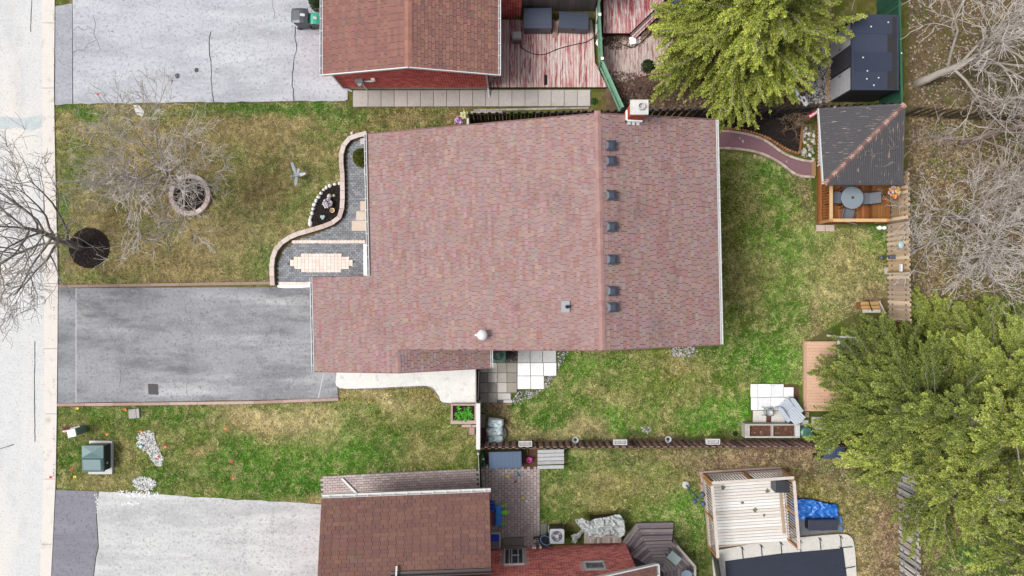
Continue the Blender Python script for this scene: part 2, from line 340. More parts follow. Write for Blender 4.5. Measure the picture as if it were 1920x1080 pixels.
for c in ([(395, 60), (393, 90), (395, 115), (397, 150), (402, 195)], [(553, 50), (556, 95), (549, 130), (548, 150), (552, 190)], [(176, 28), (181, 45), (176, 62), (184, 78), (190, 95)], [(178, 60), (168, 52), (158, 58), (148, 50), (138, 58)], [(181, 76), (166, 82), (158, 96), (146, 92), (138, 100)], [(512, 0), (511, 14), (516, 25), (514, 38)]):
    ribbon('crack', c, .03 if c[0][0] in (395, 553) else .012, .034, M_crack, dN, .035)
def spot(name, cx, cy, r, z, mat, parent, jit=.35):
    mb = MB(); n = 12; p = P(cx, cy); a0 = random.random()
    mb.prism([(p.x+r*(1+random.uniform(-jit, jit)*.5)*math.cos(a0+k*.5236), p.y+r*(1+random.uniform(-jit, jit)*.5)*math.sin(a0+k*.5236)) for k in range(n)], z-.004, z)
    return mb.build(name, mat, parent)
M_tar = mk('tar', C(92, 90, 92), var=.2, bump=.3)
for x, y, r in ((333, 143, .12), (369, 132, .11)): spot('tar_patch', x, y, r, .034, M_tar, dN)
dM = struct(slab('driveway', [(144, 540)]+[(585, 538), (690, 538), (690, 690), (632, 700), (634, 745)]+edgy((600, 748), (144, 755), 20, .5), -.1, .03, M_driveM))
slab('driveway_apron', [(110.5, 538), (142.6, 540), (142.6, 755), (109, 757)], -.1, .028, M_apronM, parent=dM)
ribbon('joint', [(143.3, 540), (143.3, 755)], .03, .029, M_joint, dM)
MB().prism(px([(278, 719), (297, 720), (298, 740), (279, 739)]), .03, .036).build('tar_patch', M_tar, dM)
ribbon('joint', [(607, 700), (597, 748)], .04, .035, M_joint, dM)
for c in ([(352, 715), (350, 728), (353, 745)], [(226, 690), (228, 710), (225, 725)]): ribbon('crack', c, .012, .034, M_crack, dM, .03)
dS = struct(slab('driveway', edgy((186, 921), (603, 946), 26, 1.5)+[(650, 950), (650, 1300), (160, 1300), (177, 1080), (181, 1045), (186, 1025), (184, 990), (182, 960)], -.1, .03, M_driveS))
slab('driveway_apron', edgy((105.5, 918), (184, 921), 5, .6)+[(180.4, 960), (182.4, 990), (184.4, 1025), (179.4, 1045), (175.4, 1080), (158, 1300), (87, 1300), (97.5, 1080)], -.1, .028, M_apronS, parent=dS)
M_spill = mk('white dust', C(246, 246, 246), var=.08, scale=8)
M_tyre = mk('tyre mark', C(186, 186, 190), var=.3, scale=5)

# ---------------------------------------------------------------- grass, litter, gravel (nobody could count it)
def inpoly(x, y, poly):
    r = np.zeros(len(x), bool); n = len(poly); j = n-1
    for i in range(n):
        xi, yi = poly[i]; xj, yj = poly[j]
        m = ((yi > y) != (yj > y)) & (x < (xj-xi)*(y-yi)/((yj-yi)+1e-9)+xi); r ^= m; j = i
    return r
LAWNS = [[(105, -60), (220, -60), (215, 3), (130, 9), (104, 10)],
         [(103, 199), (640, 192), (660, 203), (875, 203), (878, 222), (700, 262), (652, 262), (640, 300), (640, 345), (590, 395), (580, 430), (540, 440), (512, 470), (508, 530), (112, 533)],
         [(110, 763), (632, 755), (640, 733), (820, 728), (842, 757), (846, 796), (893, 800), (893, 878), (605, 890), (602, 944), (185, 921), (106, 916)],
         [(905, 760), (965, 752), (1010, 735), (1050, 690), (1080, 658), (1348, 655), (1345, 285), (1420, 292), (1520, 335), (1530, 430), (1660, 425), (1663, 560), (1600, 590), (1506, 640), (1504, 720), (1405, 716), (1400, 790), (1385, 815), (905, 828)],
         [(1060, 845), (1540, 842), (1690, 900), (1680, 1150), (1610, 1150), (1600, 1000), (1480, 980), (1480, 885), (1320, 880), (1320, 1150), (1300, 1060), (1260, 1012), (1265, 975), (1160, 980), (1160, 955), (1070, 962), (1062, 985), (1012, 982), (1010, 880), (1060, 878)],
         [(1705, 200), (2000, 200), (2000, 1200), (1715, 1200), (1700, 560)]]
HOLES = [[(150, 823), (216, 823), (216, 890), (150, 890)]]
def circ(cx, cy, r): return lambda x, y: (x-cx)**2+(y-cy)**2 < r*r
HOLEC = [circ(168, 465, 38), circ(358, 366, 40)]
def scatter(n, poly):
    a = np.array(poly); x0, y0 = a.min(0); x1, y1 = a.max(0)
    x = RNG.uniform(x0, x1, n); y = RNG.uniform(y0, y1, n); m = inpoly(x, y, poly); return x[m], y[m]
xs, yy = [], []
for L_ in LAWNS:
    a = np.array(L_); bb = (a[:, 0].max()-a[:, 0].min())*(a[:, 1].max()-a[:, 1].min())/1600
    x, y = scatter(int(bb*660), L_); xs.append(x); yy.append(y)
xs = np.concatenate(xs); yy = np.concatenate(yy); keep = np.ones(len(xs), bool)
for h in HOLES: keep &= ~inpoly(xs, yy, h)
for h in HOLEC: keep &= ~h(xs, yy)
thin = fbm(xs, yy, .05, 55, 3); keep &= (thin+RNG.normal(0, .08, len(xs))) > .33
keep &= ~((xs > 1700) & (RNG.random(len(xs)) < .55))
xs, yy = xs[keep], yy[keep]; n = len(xs)
gc = field(xs, yy)
tn = RNG.random((n, 1))
gc = gc*(1.0+.7*(RNG.random((n, 1))-.42))*1.85*np.clip(.4+1.2*fbm(xs, yy, .13, 91, 3), .5, 1.5)[:, None]
gc = np.where(tn > .87, gc*.5+STRAW*.9, gc); gc = np.where(tn < .16, gc*.38, gc); gc = np.minimum(gc, .62)
lum = np.linalg.norm(gc, axis=1)
V = np.zeros((n, 3, 3, 3), np.float32); bx = (xs-960)/SC; by = (540-yy)/SC
hgt = .015+.035*RNG.random(n)*(.5+fbm(xs, yy, .04, 61, 2))
for k in range(3):
    a = RNG.random(n)*6.283; ln = RNG.uniform(.04, .10, n); wd = RNG.uniform(.012, .028, n)
    ox = bx+RNG.normal(0, .02, n); oy = by+RNG.normal(0, .02, n)
    V[:, k, 0] = np.stack([ox-np.sin(a)*wd, oy+np.cos(a)*wd, np.full(n, -.02)], 1)
    V[:, k, 1] = np.stack([ox+np.sin(a)*wd, oy-np.cos(a)*wd, np.full(n, -.02)], 1)
    V[:, k, 2] = np.stack([ox+np.cos(a)*ln, oy+np.sin(a)*ln, hgt*RNG.uniform(.5, 1, n)], 1)
g = npmesh('grass', V.reshape(-1, 3), np.arange(n*9).reshape(-1, 3), np.repeat(gc, 3, axis=0), M_grass, kind='stuff')
tag(g, 'short patchy green and straw coloured lawn grass around the houses', 'grass')
def flakes(name, label, cat, polys, dens, pal, size, mat, z=(.0, .03), lift=.02, parent=None, thick=False):
    xs, yy = [], []
    for L_ in polys:
        a = np.array(L_); bb = (a[:, 0].max()-a[:, 0].min())*(a[:, 1].max()-a[:, 1].min())/1600
        x, y = scatter(int(bb*dens), L_); xs.append(x); yy.append(y)
    xs = np.concatenate(xs); yy = np.concatenate(yy); n = len(xs)
    bx = (xs-960)/SC; by = (540-yy)/SC; a = RNG.random(n)*6.283; s = RNG.uniform(size[0], size[1], n); asp = RNG.uniform(.5, .9, n); zz = RNG.uniform(z[0], z[1], n)
    ca, sa = np.cos(a), np.sin(a); t1 = RNG.uniform(-lift, lift, n); t2 = RNG.uniform(-lift, lift, n)
    q = []
    for u, v, t in ((-1, 0, t1), (0, -1, t2), (1, 0, -t1), (0, 1, -t2)):
        q.append(np.stack([bx+(u*ca-v*asp*sa)*s, by+(u*sa+v*asp*ca)*s, zz+t+.012], 1))
    pal = np.array(pal); cc = pal[RNG.integers(0, len(pal), n)]*RNG.uniform(.7, 1.2, (n, 1))
    if thick:
        top = np.stack([bx, by, zz+s*.8], 1); V = np.stack(q+[top], 1); b = np.arange(n)[:, None]*5
        F = np.concatenate([b+np.array([[0, 1, 4]]), b+np.array([[1, 2, 4]]), b+np.array([[2, 3, 4]]), b+np.array([[3, 0, 4]])], 0)
        o = npmesh(name, V.reshape(-1, 3), F, np.tile(cc, (4, 1)), mat, parent, 'stuff')
    else: o = npmesh(name, np.stack(q, 1).reshape(-1, 3), np.arange(n*4).reshape(-1, 4), cc, mat, parent, 'stuff')
    if label: tag(o, label, cat)
    return o
LEAFPAL = [C(148, 120, 104), C(130, 104, 90), C(174, 150, 134), C(106, 88, 78), C(194, 174, 158), C(122, 110, 98)]
flakes('leaf_litter', 'brown dead leaves under the bare trees beyond the picket fence', 'leaf litter', [[(1703, -60), (2000, -60), (2000, 560), (1703, 560)]], 110, LEAFPAL, (.03, .08), M_litter)
flakes('leaf_litter', 'thin brown leaf litter and straw around the raised pool deck', 'leaf litter', [[(1240, 842), (1690, 842), (1690, 1100), (1610, 1100), (1560, 900), (1300, 880)]], 60, LEAFPAL+[C(200, 180, 140)], (.02, .055), M_litter)
flakes('leaf_litter', 'brown leaf litter and mulch under the lime green conifer', 'leaf litter', [[(1130, 70), (1560, -60), (1556, 200), (1170, 212), (1134, 130)]], 150, LEAFPAL[:4], (.03, .08), M_litter)
flakes('leaf_litter', 'dry twigs and brown litter beneath the big dark conifers', 'leaf litter', [[(1715, 640), (1990, 640), (1990, 1200), (1715, 1200)]], 40, LEAFPAL, (.03, .07), M_litter)
GRAV = [C(205, 205, 205), C(235, 235, 236), C(150, 148, 150), C(120, 118, 120), C(220, 214, 205)]
def ragged(poly, j):
    q = smooth_(poly+poly[:1], 5); r = random.Random(len(poly)); return [(x+r.uniform(-j, j), y+r.uniform(-j, j)) for x, y in q[:-1]]
def smooth_(pts, n):
    out = []
    for i in range(len(pts)-1):
        p0, p1, p2, p3 = [np.array(pts[min(max(i+k, 0), len(pts)-1)], float) for k in (-1, 0, 1, 2)]
        for t in np.linspace(0, 1, n, endpoint=False): out.append(tuple(.5*((2*p1)+(-p0+p2)*t+(2*p0-5*p1+4*p2-p3)*t*t+(-p0+3*p1-3*p2+p3)*t**3)))
    return out+[tuple(pts[-1])]
flakes('white_gravel', 'white gravel bed beside the dark garden shed', 'gravel', [[(1508, 195), (1556, 193), (1557, 60), (1540, 60), (1500, 130), (1512, 160)]], 420, GRAV[:2]+GRAV, (.03, .07), M_gravel, thick=True)
flakes('grey_gravel', 'grey gravel strip along the edge of the slab patio', 'gravel', [[(958, 755), (972, 733), (1014, 731), (1000, 745), (965, 757)], [(1020, 706), (1046, 700), (1046, 656), (1068, 656), (1050, 690), (1030, 724), (1020, 730)]], 420, GRAV, (.02, .05), M_gravel, thick=True)
flakes('grey_gravel', 'grey gravel under the rear corner of the long roof', 'gravel', [[(1256, 650), (1310, 650), (1306, 664), (1284, 674), (1262, 668)]], 420, GRAV, (.02, .05), M_gravel, thick=True)
flakes('white_stone_patch', 'long white gravel patch in the grass by the green transformer', 'gravel', [ragged([(260, 812), (272, 808), (288, 811), (294, 830), (300, 846), (306, 866), (298, 875), (288, 866), (280, 850), (268, 842), (257, 832)], 2.2)], 800, [C(246, 246, 246), C(255, 255, 255), C(214, 214, 216), C(236, 232, 226)], (.02, .05), M_gravel, z=(.015, .035), thick=True)
flakes('white_stone_patch', 'round white gravel patch at the edge of the dusty driveway', 'gravel', [ragged([(250, 902), (258, 895), (272, 894), (286, 897), (293, 907), (288, 916), (272, 919), (256, 916)], 2.2)], 900, [C(252, 252, 252), C(255, 255, 255), C(226, 226, 226)], (.02, .05), M_gravel, z=(.015, .035), thick=True)

WHT = [C(255, 255, 255, 1.1)]*3+[C(236, 236, 236)]
flakes('white_dust', None, None, [[(208, 918), (300, 922), (296, 930), (262, 934), (222, 928)], [(215, 922), (290, 924), (280, 927), (226, 926)], [(178, 925), (184, 925), (185, 958), (181, 960)], [(226, 938), (262, 942), (258, 948), (230, 946)]], 300, WHT, (.015, .045), M_gravel, z=(.022, .0235), lift=.0005, parent=dS)
for o_ in list(bpy.data.objects):
    if o_.name.startswith('white_dust'): o_['label'] = 'white dust spilled at the edge of the driveway'

def stain(parent, polys, dens, c, label): 
    o = flakes('stain', None, None, polys, dens, [c, tuple(v*.85 for v in c), tuple(v*1.1 for v in c)], (.012, .035), M_litter, z=(.0205, .0215), lift=.0004, parent=parent); o['label'] = label
MB().prism(px([(-60, 222), (10, 219), (40, 222), (79, 216), (80, 236), (60, 246), (30, 239), (8, 243), (-60, 238)]), -.02, .0165).build('damp_patch', mk('damp asphalt', C(206, 214, 217), var=.25, scale=4), road)
stain(dS, [[(403, 1013), (458, 1012), (458, 1019), (403, 1021)], [(459, 985), (465, 985), (461, 1080), (455, 1080)], [(508, 960), (516, 960), (510, 1050), (503, 1050)], [(545, 962), (556, 962), (552, 1000), (545, 1010)], [(540, 1030), (556, 1028), (556, 1045), (540, 1046)], [(462, 960), (470, 960), (468, 975), (461, 974)]], 260, C(182, 182, 186), 'grey tyre marks and oil stains on the dusty driveway')
stain(dM, [[(440, 690), (560, 680), (555, 725), (430, 722)], [(345, 560), (365, 560), (362, 660), (343, 660)], [(420, 590), (480, 585), (470, 610), (425, 612)], [(230, 690), (236, 690), (232, 720), (227, 720)], [(280, 610), (310, 606), (300, 622)], [(340, 600), (365, 596), (375, 612), (345, 616)], [(480, 640), (560, 640), (550, 648), (485, 650)]], 200, C(146, 147, 157), 'dark oil stains on the grey driveway')
stain(dN, [[(402, 123), (418, 124), (414, 140), (404, 139)], [(536, 108), (552, 106), (552, 118), (538, 119)], [(430, 20), (438, 20), (440, 60), (432, 55)], [(484, 30), (492, 30), (494, 70), (488, 66)], [(400, 6), (414, 6), (412, 14), (402, 14)], [(200, 58), (216, 56), (216, 70), (206, 70)]], 90, C(150, 142, 142), 'small brownish stains on the pale driveway')

kd = []
for y0_ in range(-40, 1100, 36):
    if random.random() < .75: a_ = lerp_poly(KL, y0_); b_ = lerp_poly(KL, y0_+24); kd.append([(a_-1.6, y0_), (a_+1.0, y0_+3), (b_+1.1, y0_+22), (b_-1.2, y0_+28)])
stain(road, kd, 260, C(150, 140, 130), 'thin line of dirt along the kerb')
for o_ in list(bpy.data.objects):
    if o_.name.startswith('stain') and o_.parent == road: o_.location.z += -.006
stain(kerb, [[(101, y_), (103.5, y_), (104, y_+40), (101, y_+36)] for y_ in (20, 90, 210, 300, 400, 560, 700, 800, 860)], 160, C(160, 140, 120), 'dirt along the lawn edge of the kerb')
for o_ in list(bpy.data.objects):
    if o_.name.startswith('stain') and o_.parent == kerb: o_.location.z += .026
# ---------------------------------------------------------------- roofs and houses
def shingle_plane(parent, O, U, V, vmax, rows, e, widths, pal, nind, gap=.014, th=.018, seed=1):
    """courses of single tabs laid from the eave O up V; rows(v) gives the (u0, u1) stretches of a course"""
    rnd = random.Random(seed); O = Vector(O); U = Vector(U).normalized(); V = Vector(V).normalized(); N = U.cross(V)
    if N.z < 0: N = -N
    tabs = []; v = 0; r = 0
    while v < vmax - .02:
        ve = min(e, vmax - v)
        for u0, u1 in rows(v+ve/2):
            u = u0 - rnd.random()*widths[0]*.5 if r % 2 else u0 - widths[-1]*.5
            ci = 0; run = 0
            while u < u1:
                wd = rnd.choice(widths); a, b = max(u, u0), min(u+wd, u1)
                if run <= 0: ci = rnd.randrange(len(pal)); run = rnd.choice((1, 1, 2))
                run -= 1
                if b-a > .03: tabs.append((a, b-gap, v, ve, ci, rnd.uniform(0, .006)))
                u += wd
        v += e; r += 1
    cp = Vector((0, 0, H))
    key = lambda t: (O+U*t[0]+V*t[2]-cp).length
    order = sorted(range(len(tabs)), key=lambda i: key(tabs[i])) if nind else []
    full = [i for i in order if any(abs(tabs[i][1]-tabs[i][0]+gap-w_) < 1e-4 for w_ in widths) and abs(tabs[i][3]-e) < 1e-4][:nind]
    cache = {}; chosen = set(full)
    def shape(w_, ve, t0):
        return [(0, .009, 0), (w_, .009, 0), (w_, ve+.02, 0), (0, ve+.02, 0), (0, .009, th+t0), (w_, .009, th+t0), (w_, ve+.02, .004+t0), (0, ve+.02, .004+t0)]
    FS = [(4, 5, 6, 7), (0, 1, 5, 4), (1, 2, 6, 5), (3, 0, 4, 7)]
    for i in full:
        a, b, v, ve, ci, t0 = tabs[i]; kk = (round(b-a, 3), ci)
        if kk not in cache: cache[kk] = MB().add(shape(b-a, ve, .003), FS, pal[ci]).mesh('shingle', M_shing)
        o = O+U*a+V*v
        piece(parent, 'shingle', cache[kk], Matrix((( U.x, V.x, N.x, o.x), (U.y, V.y, N.y, o.y), (U.z, V.z, N.z, o.z), (0, 0, 0, 1))))
    mb = MB()
    for i, (a, b, v, ve, ci, t0) in enumerate(tabs):
        if i in chosen: continue
        o = O+U*a+V*v
        mb.add([o+U*p[0]+V*p[1]+N*p[2] for p in shape(b-a, ve, t0)], FS, tuple(k*(.92+.16*rnd.random()) for k in pal[ci]))
    return mb.build('shingle_courses', M_shing, parent, kind='stuff')
def brick_wall(parent, A, B, z0, ztop, out, bw=.24, bh=.085, pal=None, holes=()):
    """running-bond wall from A to B (plan), ztop(t) its top; one backing and one sheet of proud bricks"""
    A, B = Vector((*A, 0)), Vector((*B, 0)); d = (B-A); Ln = d.length; d.normalize(); out = Vector((*out, 0)).normalized()
    pts = [ztop(t) for t in np.linspace(0, Ln, 13)]
    bk = MB(); n = 13; q = [A+d*t for t in np.linspace(0, Ln, 13)]
    for i in range(12):
        bk.add([(*q[i].xy, z0), (*q[i+1].xy, z0), (*q[i+1].xy, pts[i+1]), (*q[i].xy, pts[i])], [(0, 1, 2, 3)])
        a2, b2 = q[i]-out*.2, q[i+1]-out*.2
        bk.add([(*a2.xy, z0), (*b2.xy, z0), (*b2.xy, pts[i+1]), (*a2.xy, pts[i])], [(3, 2, 1, 0)])
    wall = bk.build('wall', M_mortar, parent)
    mb = MB(); z = z0+.01; r = 0; rnd = random.Random(3)
    while z < max(pts)-.02:
        t = -(bw/2 if r % 2 else 0)
        while t < Ln:
            a, b = max(t, 0), min(t+bw-.024, Ln)
            if b-a > .03 and z+bh < min(ztop(a), ztop(b)) and not any(h[0] < b and h[1] > a and h[2] < z+bh and h[3] > z for h in holes):
                c = rnd.choice(pal); mb.obox(A+d*a+Vector((0, 0, z))+out*.001, d*(b-a), out*.012, (0, 0, bh-.018), c)
            t += bw
        z += bh; r += 1
    mb.build('brick_courses', M_brick, parent, kind='stuff')
    return wall
def gutter(parent, a, b, wd, mat=None, n=8, name='gutter', c=(.8, .8, .8)):
    a, b = Vector(a), Vector(b); d = (b-a).normalized(); s = Vector((-d.y, d.x, 0)).normalized()
    mb = MB(); h = wd*.9
    mb.obox(a-s*wd/2-Vector((0, 0, h)), b-a, s*wd, (0, 0, .01), c)
    for k in (-1, 1): mb.obox(a+s*(k*wd/2-.006)-Vector((0, 0, h)), b-a, s*.012, (0, 0, h), c)
    mb.obox(a+s*(wd/2-.012), b-a, s*.022, (0, 0, .012), c); mb.obox(a-s*(wd/2+.01), b-a, s*.022, (0, 0, .012), c)
    g = mb.build(name, mat or M_white, parent)
    L = (b-a).length; tm_ = MB().obox(-s*(wd/2+.012), d*.03, s*(wd+.024), (0, 0, .012), c).mesh('gutter_strap', mat or M_white)
    for i in range(n): piece(g, 'gutter_strap', tm_, Matrix.Translation(a+d*(L*(i+.5)/n)+Vector((0, 0, .0135))))
    return g
# ---- the long house in the middle, turned a little
TH = R(1.23); cT, sT = math.cos(TH), math.sin(TH)
def HL(p): return Vector((p[0]*cT-p[1]*sT, p[0]*sT+p[1]*cT, p[2]))
SL = .28; RX, RZ = 3.37, 6.2
zl = lambda x: RZ - SL*(RX-x); zr = lambda x: RZ - SL*(x-RX)
XW, XG, XE, YN, YS, YG0, YG1 = -5.9, -8.49, 8.23, 6.53, -2.42, .65, -3.38
XR2, XE2 = -4.75, -1.0
house = thing('house', 'long house with pinkish brown shingle roof and seven dark roof vents', 'house', HL((0, 1.5, 0)))
def hb(): return MB(HL)
BP = [C(150, 84, 74), C(132, 70, 62), C(160, 96, 84)]
# walls under the eaves
m = hb(); e_ = .35
def wallpoly(x0, y0, x1, y1, za, zb):
    m.add([(x0, y0, -.1), (x1, y1, -.1), (x1, y1, zb-.14), (x0, y0, za-.14)], [(0, 1, 2, 3)])
for y in (YN-e_, YS+e_):
    wallpoly(XW+.5, y, RX, y, zl(XW+.5), RZ); wallpoly(RX, y, XE-.45, y, RZ, zr(XE-.45))
wallpoly(XW+.5, YN-e_, XW+.5, YG0-e_, zl(XW+.5), zl(XW+.5)); wallpoly(XE-.45, YN-e_, XE-.45, YS+e_, zr(XE-.45), zr(XE-.45))
wallpoly(XG+.45, YG0-e_, XW+.5, YG0-e_, zl(XG+.45), zl(XW+.5)); wallpoly(XG+.45, YG0-e_, XG+.45, YG1+e_, zl(XG+.45), zl(XG+.45))
wallpoly(XG+.45, YG1+e_, XR2, YG1+e_, zl(XG+.45), zl(XR2)); wallpoly(XR2, YG1+e_, XE2-.4, YG1+e_, zl(XR2), zl(XR2)-SL*(XE2-.4-XR2))
wallpoly(XE2-.4, YG1+e_, XE2-.4, YS+e_, zl(XR2)-SL*(XE2-.4-XR2), zl(XR2)-SL*(XE2-.4-XR2))
M_bw = mk('house brick wall', C(140, 78, 68), var=.2, scale=8)
m.build('wall', M_bw, house)
gd = hb()
for k in range(4): gd.box(XG+.41, XG+.445, -2.85, .05, .06+.54*k, .57+.54*k, (.75, .75, .75))
gd.build('garage_door', M_white, house)
# roof deck
t_ = .12; rf = hb()
def roofplate(mb, poly, zf, th=t_):
    n = len(poly); mb.add([(x, y, zf(x)-.002) for x, y in poly]+[(x, y, zf(x)-th) for x, y in poly],
           [tuple(range(n)), tuple(range(2*n-1, n-1, -1))]+[(i, n+i, n+(i+1) % n, (i+1) % n) for i in range(n)])
roofplate(rf, [(RX, YS), (RX, YN), (XW, YN), (XW, YG0), (XG, YG0), (XG, YG1), (XR2, YG1), (XR2, YS)], zl)
roofplate(rf, [(XE, YS), (XE, YN), (RX, YN), (RX, YS)], zr)
zg = lambda x: zl(XR2) - SL*(x-XR2)
roofplate(rf, [(XE2, YG1), (XE2, YS+.3), (XR2, YS+.3), (XR2, YG1)], zg)
roof = rf.build('roof', M_under, house)
PALM = [C(*c) for c in ((181, 151, 147), (178, 147, 143), (180, 151, 148), (174, 142, 139), (177, 140, 135), (174, 148, 147), (184, 156, 152), (173, 136, 131), (179, 149, 145), (176, 147, 144))]
v_l = Vector((1, 0, SL)).normalized(); Ll = (RX-XG)*math.hypot(1, SL); cs = math.hypot(1, SL)
def rows_l(v):
    x = XG + v/cs
    if x < XW: return [(YG1, YG0)]
    if x < XR2: return [(YG1, YN)]
    return [(YS, YN)]
o_ = HL((XG, 0, zl(XG))); UU = HL((0, 1, 0)); VL = HL(v_l)
shingle_plane(roof, o_, UU, VL, Ll, rows_l, .125, (.16, .21, .27), PALM, 300, seed=4)
VR = HL(Vector((-1, 0, SL)).normalized())
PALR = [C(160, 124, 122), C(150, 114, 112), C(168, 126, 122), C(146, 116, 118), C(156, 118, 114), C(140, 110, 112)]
PALR = [tuple(v*.93 for v in c) for c in PALM]  # left palette darkened: less sun-faded tabs, plus shade put into the colour
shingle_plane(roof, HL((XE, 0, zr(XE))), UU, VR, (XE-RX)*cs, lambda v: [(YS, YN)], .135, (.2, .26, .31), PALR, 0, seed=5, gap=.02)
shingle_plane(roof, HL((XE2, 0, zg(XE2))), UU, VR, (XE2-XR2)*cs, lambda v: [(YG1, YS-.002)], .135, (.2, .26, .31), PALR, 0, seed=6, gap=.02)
CAPP = [C(186, 148, 142), C(190, 152, 146), C(178, 140, 136), C(182, 146, 142)]
capm = []
for c in CAPP:
    b = MB(); b.add([(-.15, 0, -.15*SL), (0, 0, 0), (.15, 0, -.15*SL), (-.15, .23, -.15*SL-.008), (0, .23, -.008), (.15, .23, -.15*SL-.008), (-.15, 0, -.15*SL-.02), (0, 0, -.02), (.15, 0, -.15*SL-.02)],
             [(0, 1, 4, 3), (1, 2, 5, 4), (6, 7, 1, 0), (7, 8, 2, 1)], c); b.v = [(x*.8, y, z*.8) for x, y, z in b.v]; capm.append(b.mesh('ridge_cap', M_shing))
def ridge_caps(parent, x, y0, y1, z, T=HL, ang=TH, step=.21):
    y = y0
    while y < y1-.1:
        p = T((x, y, z+.035)); piece(parent, 'ridge_cap', random.choice(capm), Matrix.Translation(p) @ Matrix.Rotation(ang, 4, 'Z')); y += step
ridge_caps(roof, RX, YS, YN, RZ)
ridge_caps(roof, XR2, YG1, YS-.25, zl(XR2)+.0)
for a, b, n in (((XW-.07, YG0+.02, zl(XW)), (XW-.07, YN, zl(XW)), 12), ((XG-.07, YG1, zl(XG)), (XG-.07, YG0, zl(XG)), 8), ((XE+.07, YS, zr(XE)), (XE+.07, YN, zr(XE)), 18), ((XE2+.07, YG1, zg(XE2)), (XE2+.07, YS-.03, zg(XE2)), 3)):
    gutter(house, HL(a), HL(b), .09, n=n)
# rake boards along the gable edges
M_rake = mk('rake paint', C(150, 110, 108), var=.08)
for a_, b_ in (((XW, YN+.02, zl(XW)), (RX, YN+.02, RZ)), ((RX, YN+.02, RZ), (XE, YN+.02, zr(XE))), ((XR2, YS-.02, zl(XR2)), (RX, YS-.02, RZ)), ((RX, YS-.02, RZ), (XE, YS-.02, zr(XE))), ((XG, YG1-.02, zl(XG)), (XR2, YG1-.02, zl(XR2))), ((XR2, YG1-.02, zl(XR2)), (XE2, YG1-.02, zg(XE2)))):
    hb().beam((*a_[:2], a_[2]-.075), (*b_[:2], b_[2]-.075), .03, .13).build('rake_board', M_rake, house)
# seven box vents, a plumbing stack, a white flue cap, the chimney
NV = C(60, 68, 86)
def at_plane(pxx, pyy, side):                         # photo pixel -> the point of the roof plane under it
    z = 5.5
    for _ in range(12):
        p = P(pxx, pyy, z); x = p.x*cT+p.y*sT; z = zl(x) if side < 0 else zr(x)
    return P(pxx, pyy, z)
for vy in (274, 303, 367, 426, 487, 546, 576):
    p = at_plane(1144+(vy-274)*.012, vy, 1); v = MB()
    v.obox(p+Vector((-.24, -.23, .02)), (.46, 0, -.46*SL), (0, .46, 0), (0, 0, .015), NV)
    v.obox(p+Vector((-.13, -.13, -.03)), (.26, 0, 0), (0, .26, 0), (0, 0, .16), C(40, 44, 54))
    vn = v.build('roof_vent', M_metal, house)
    tw_ = Matrix.Translation(p) @ Matrix.Rotation(random.uniform(-.05, .05), 4, 'Z') @ Matrix.Translation(-p); v = MB(lambda q_, t_=tw_: t_ @ q_); a, b, z0, z1, z2 = .19, .09, p.z+.12, p.z+.17, p.z+.23
    q = [(p.x+s*a, p.y+t*a, z) for z in (z0, z1) for s, t in ((-1, -1), (1, -1), (1, 1), (-1, 1))]+[(p.x+s*b, p.y+t*b, z2) for s, t in ((-1, -1), (1, -1), (1, 1), (-1, 1))]
    v.add(q, [(3, 2, 1, 0)]+[(i+k*4, (i+1) % 4+k*4, (i+1) % 4+4+k*4, i+4+k*4) for k in (0, 1) for i in range(4)]+[(8, 9, 10, 11)], NV); v.build('vent_hood', M_metal, vn)
p = at_plane(1062, 575, -1); v = MB().obox(p+Vector((-.2, -.22, .0)), (.32, 0, .32*SL), (0, .44, 0), (0, 0, .03), C(84, 92, 108)); fl = v.build('stack_flashing', M_metal, house)
MB().lathe(p+Vector((.02, 0, 0)), [(.1, 0), (.07, .1), (.06, .36), (.045, .36), (.045, .2)], 14, C(40, 42, 48)).build('stack_pipe', M_plast, fl, smooth=False)
p = at_plane(905, 627, -1); fl = MB().lathe(p, [(.2, 0), (.12, .06), (.09, .1), (.09, .38)], 16, (.7, .7, .7)).build('flue', M_metal, house)
MB().lathe(p+Vector((0, 0, .36)), [(.2, 0), (.21, .04), (.19, .10), (.08, .17), (.01, .18)], 20, (.82, .82, .82)).build('flue_cap', M_white, fl, smooth=True)
MB().obox(p+Vector((-.3, -.05, .2)), (.2, 0, .02), (0, .08, 0), (0, 0, .05), (.8, .8, .8)).build('flue_bracket', M_white, fl)
# chimney: bricks, flashing skirt, concrete cap, flue
ch = Vector(P(1187, 224, 5.75)); CHB = [C(206, 92, 62), C(190, 76, 52), C(214, 108, 80)]
cx0, cx1, cy0, cy1 = ch.x-.27, ch.x+.27, ch.y-.08, ch.y+.34
chim = MB().box(cx0+.01, cx1-.01, cy0+.01, cy1-.01, 3, 6.95, C(190, 170, 160)).build('chimney', M_mortar, house)
b = MB(); z = 5.4; r = 0
while z < 6.9:
    for (ax, ay, dx, dy, ln, ox, oy) in ((cx0, cy0, 1, 0, cx1-cx0, 0, -1), (cx0, cy1, 1, 0, cx1-cx0, 0, 1), (cx0, cy0, 0, 1, cy1-cy0, -1, 0), (cx1, cy0, 0, 1, cy1-cy0, 1, 0)):
        t = -.1 if r % 2 else 0
        while t < ln:
            a, c_ = max(t, 0), min(t+.2, ln)
            if c_-a > .03: b.obox((ax+dx*a+ox*.001, ay+dy*a+oy*.001, z), (dx*(c_-a-.008), dy*(c_-a-.008), 0), (ox*.012, oy*.012, 0), (0, 0, .064), random.choice(CHB))
            t += .21
    z += .072; r += 1
b.build('brick_courses', M_brick, chim, kind='stuff')
cap = MB().box(cx0-.06, cx1+.06, cy0-.06, cy1+.06, 6.95, 7.06, C(232, 229, 225)).build('chimney_cap', M_conc, chim)
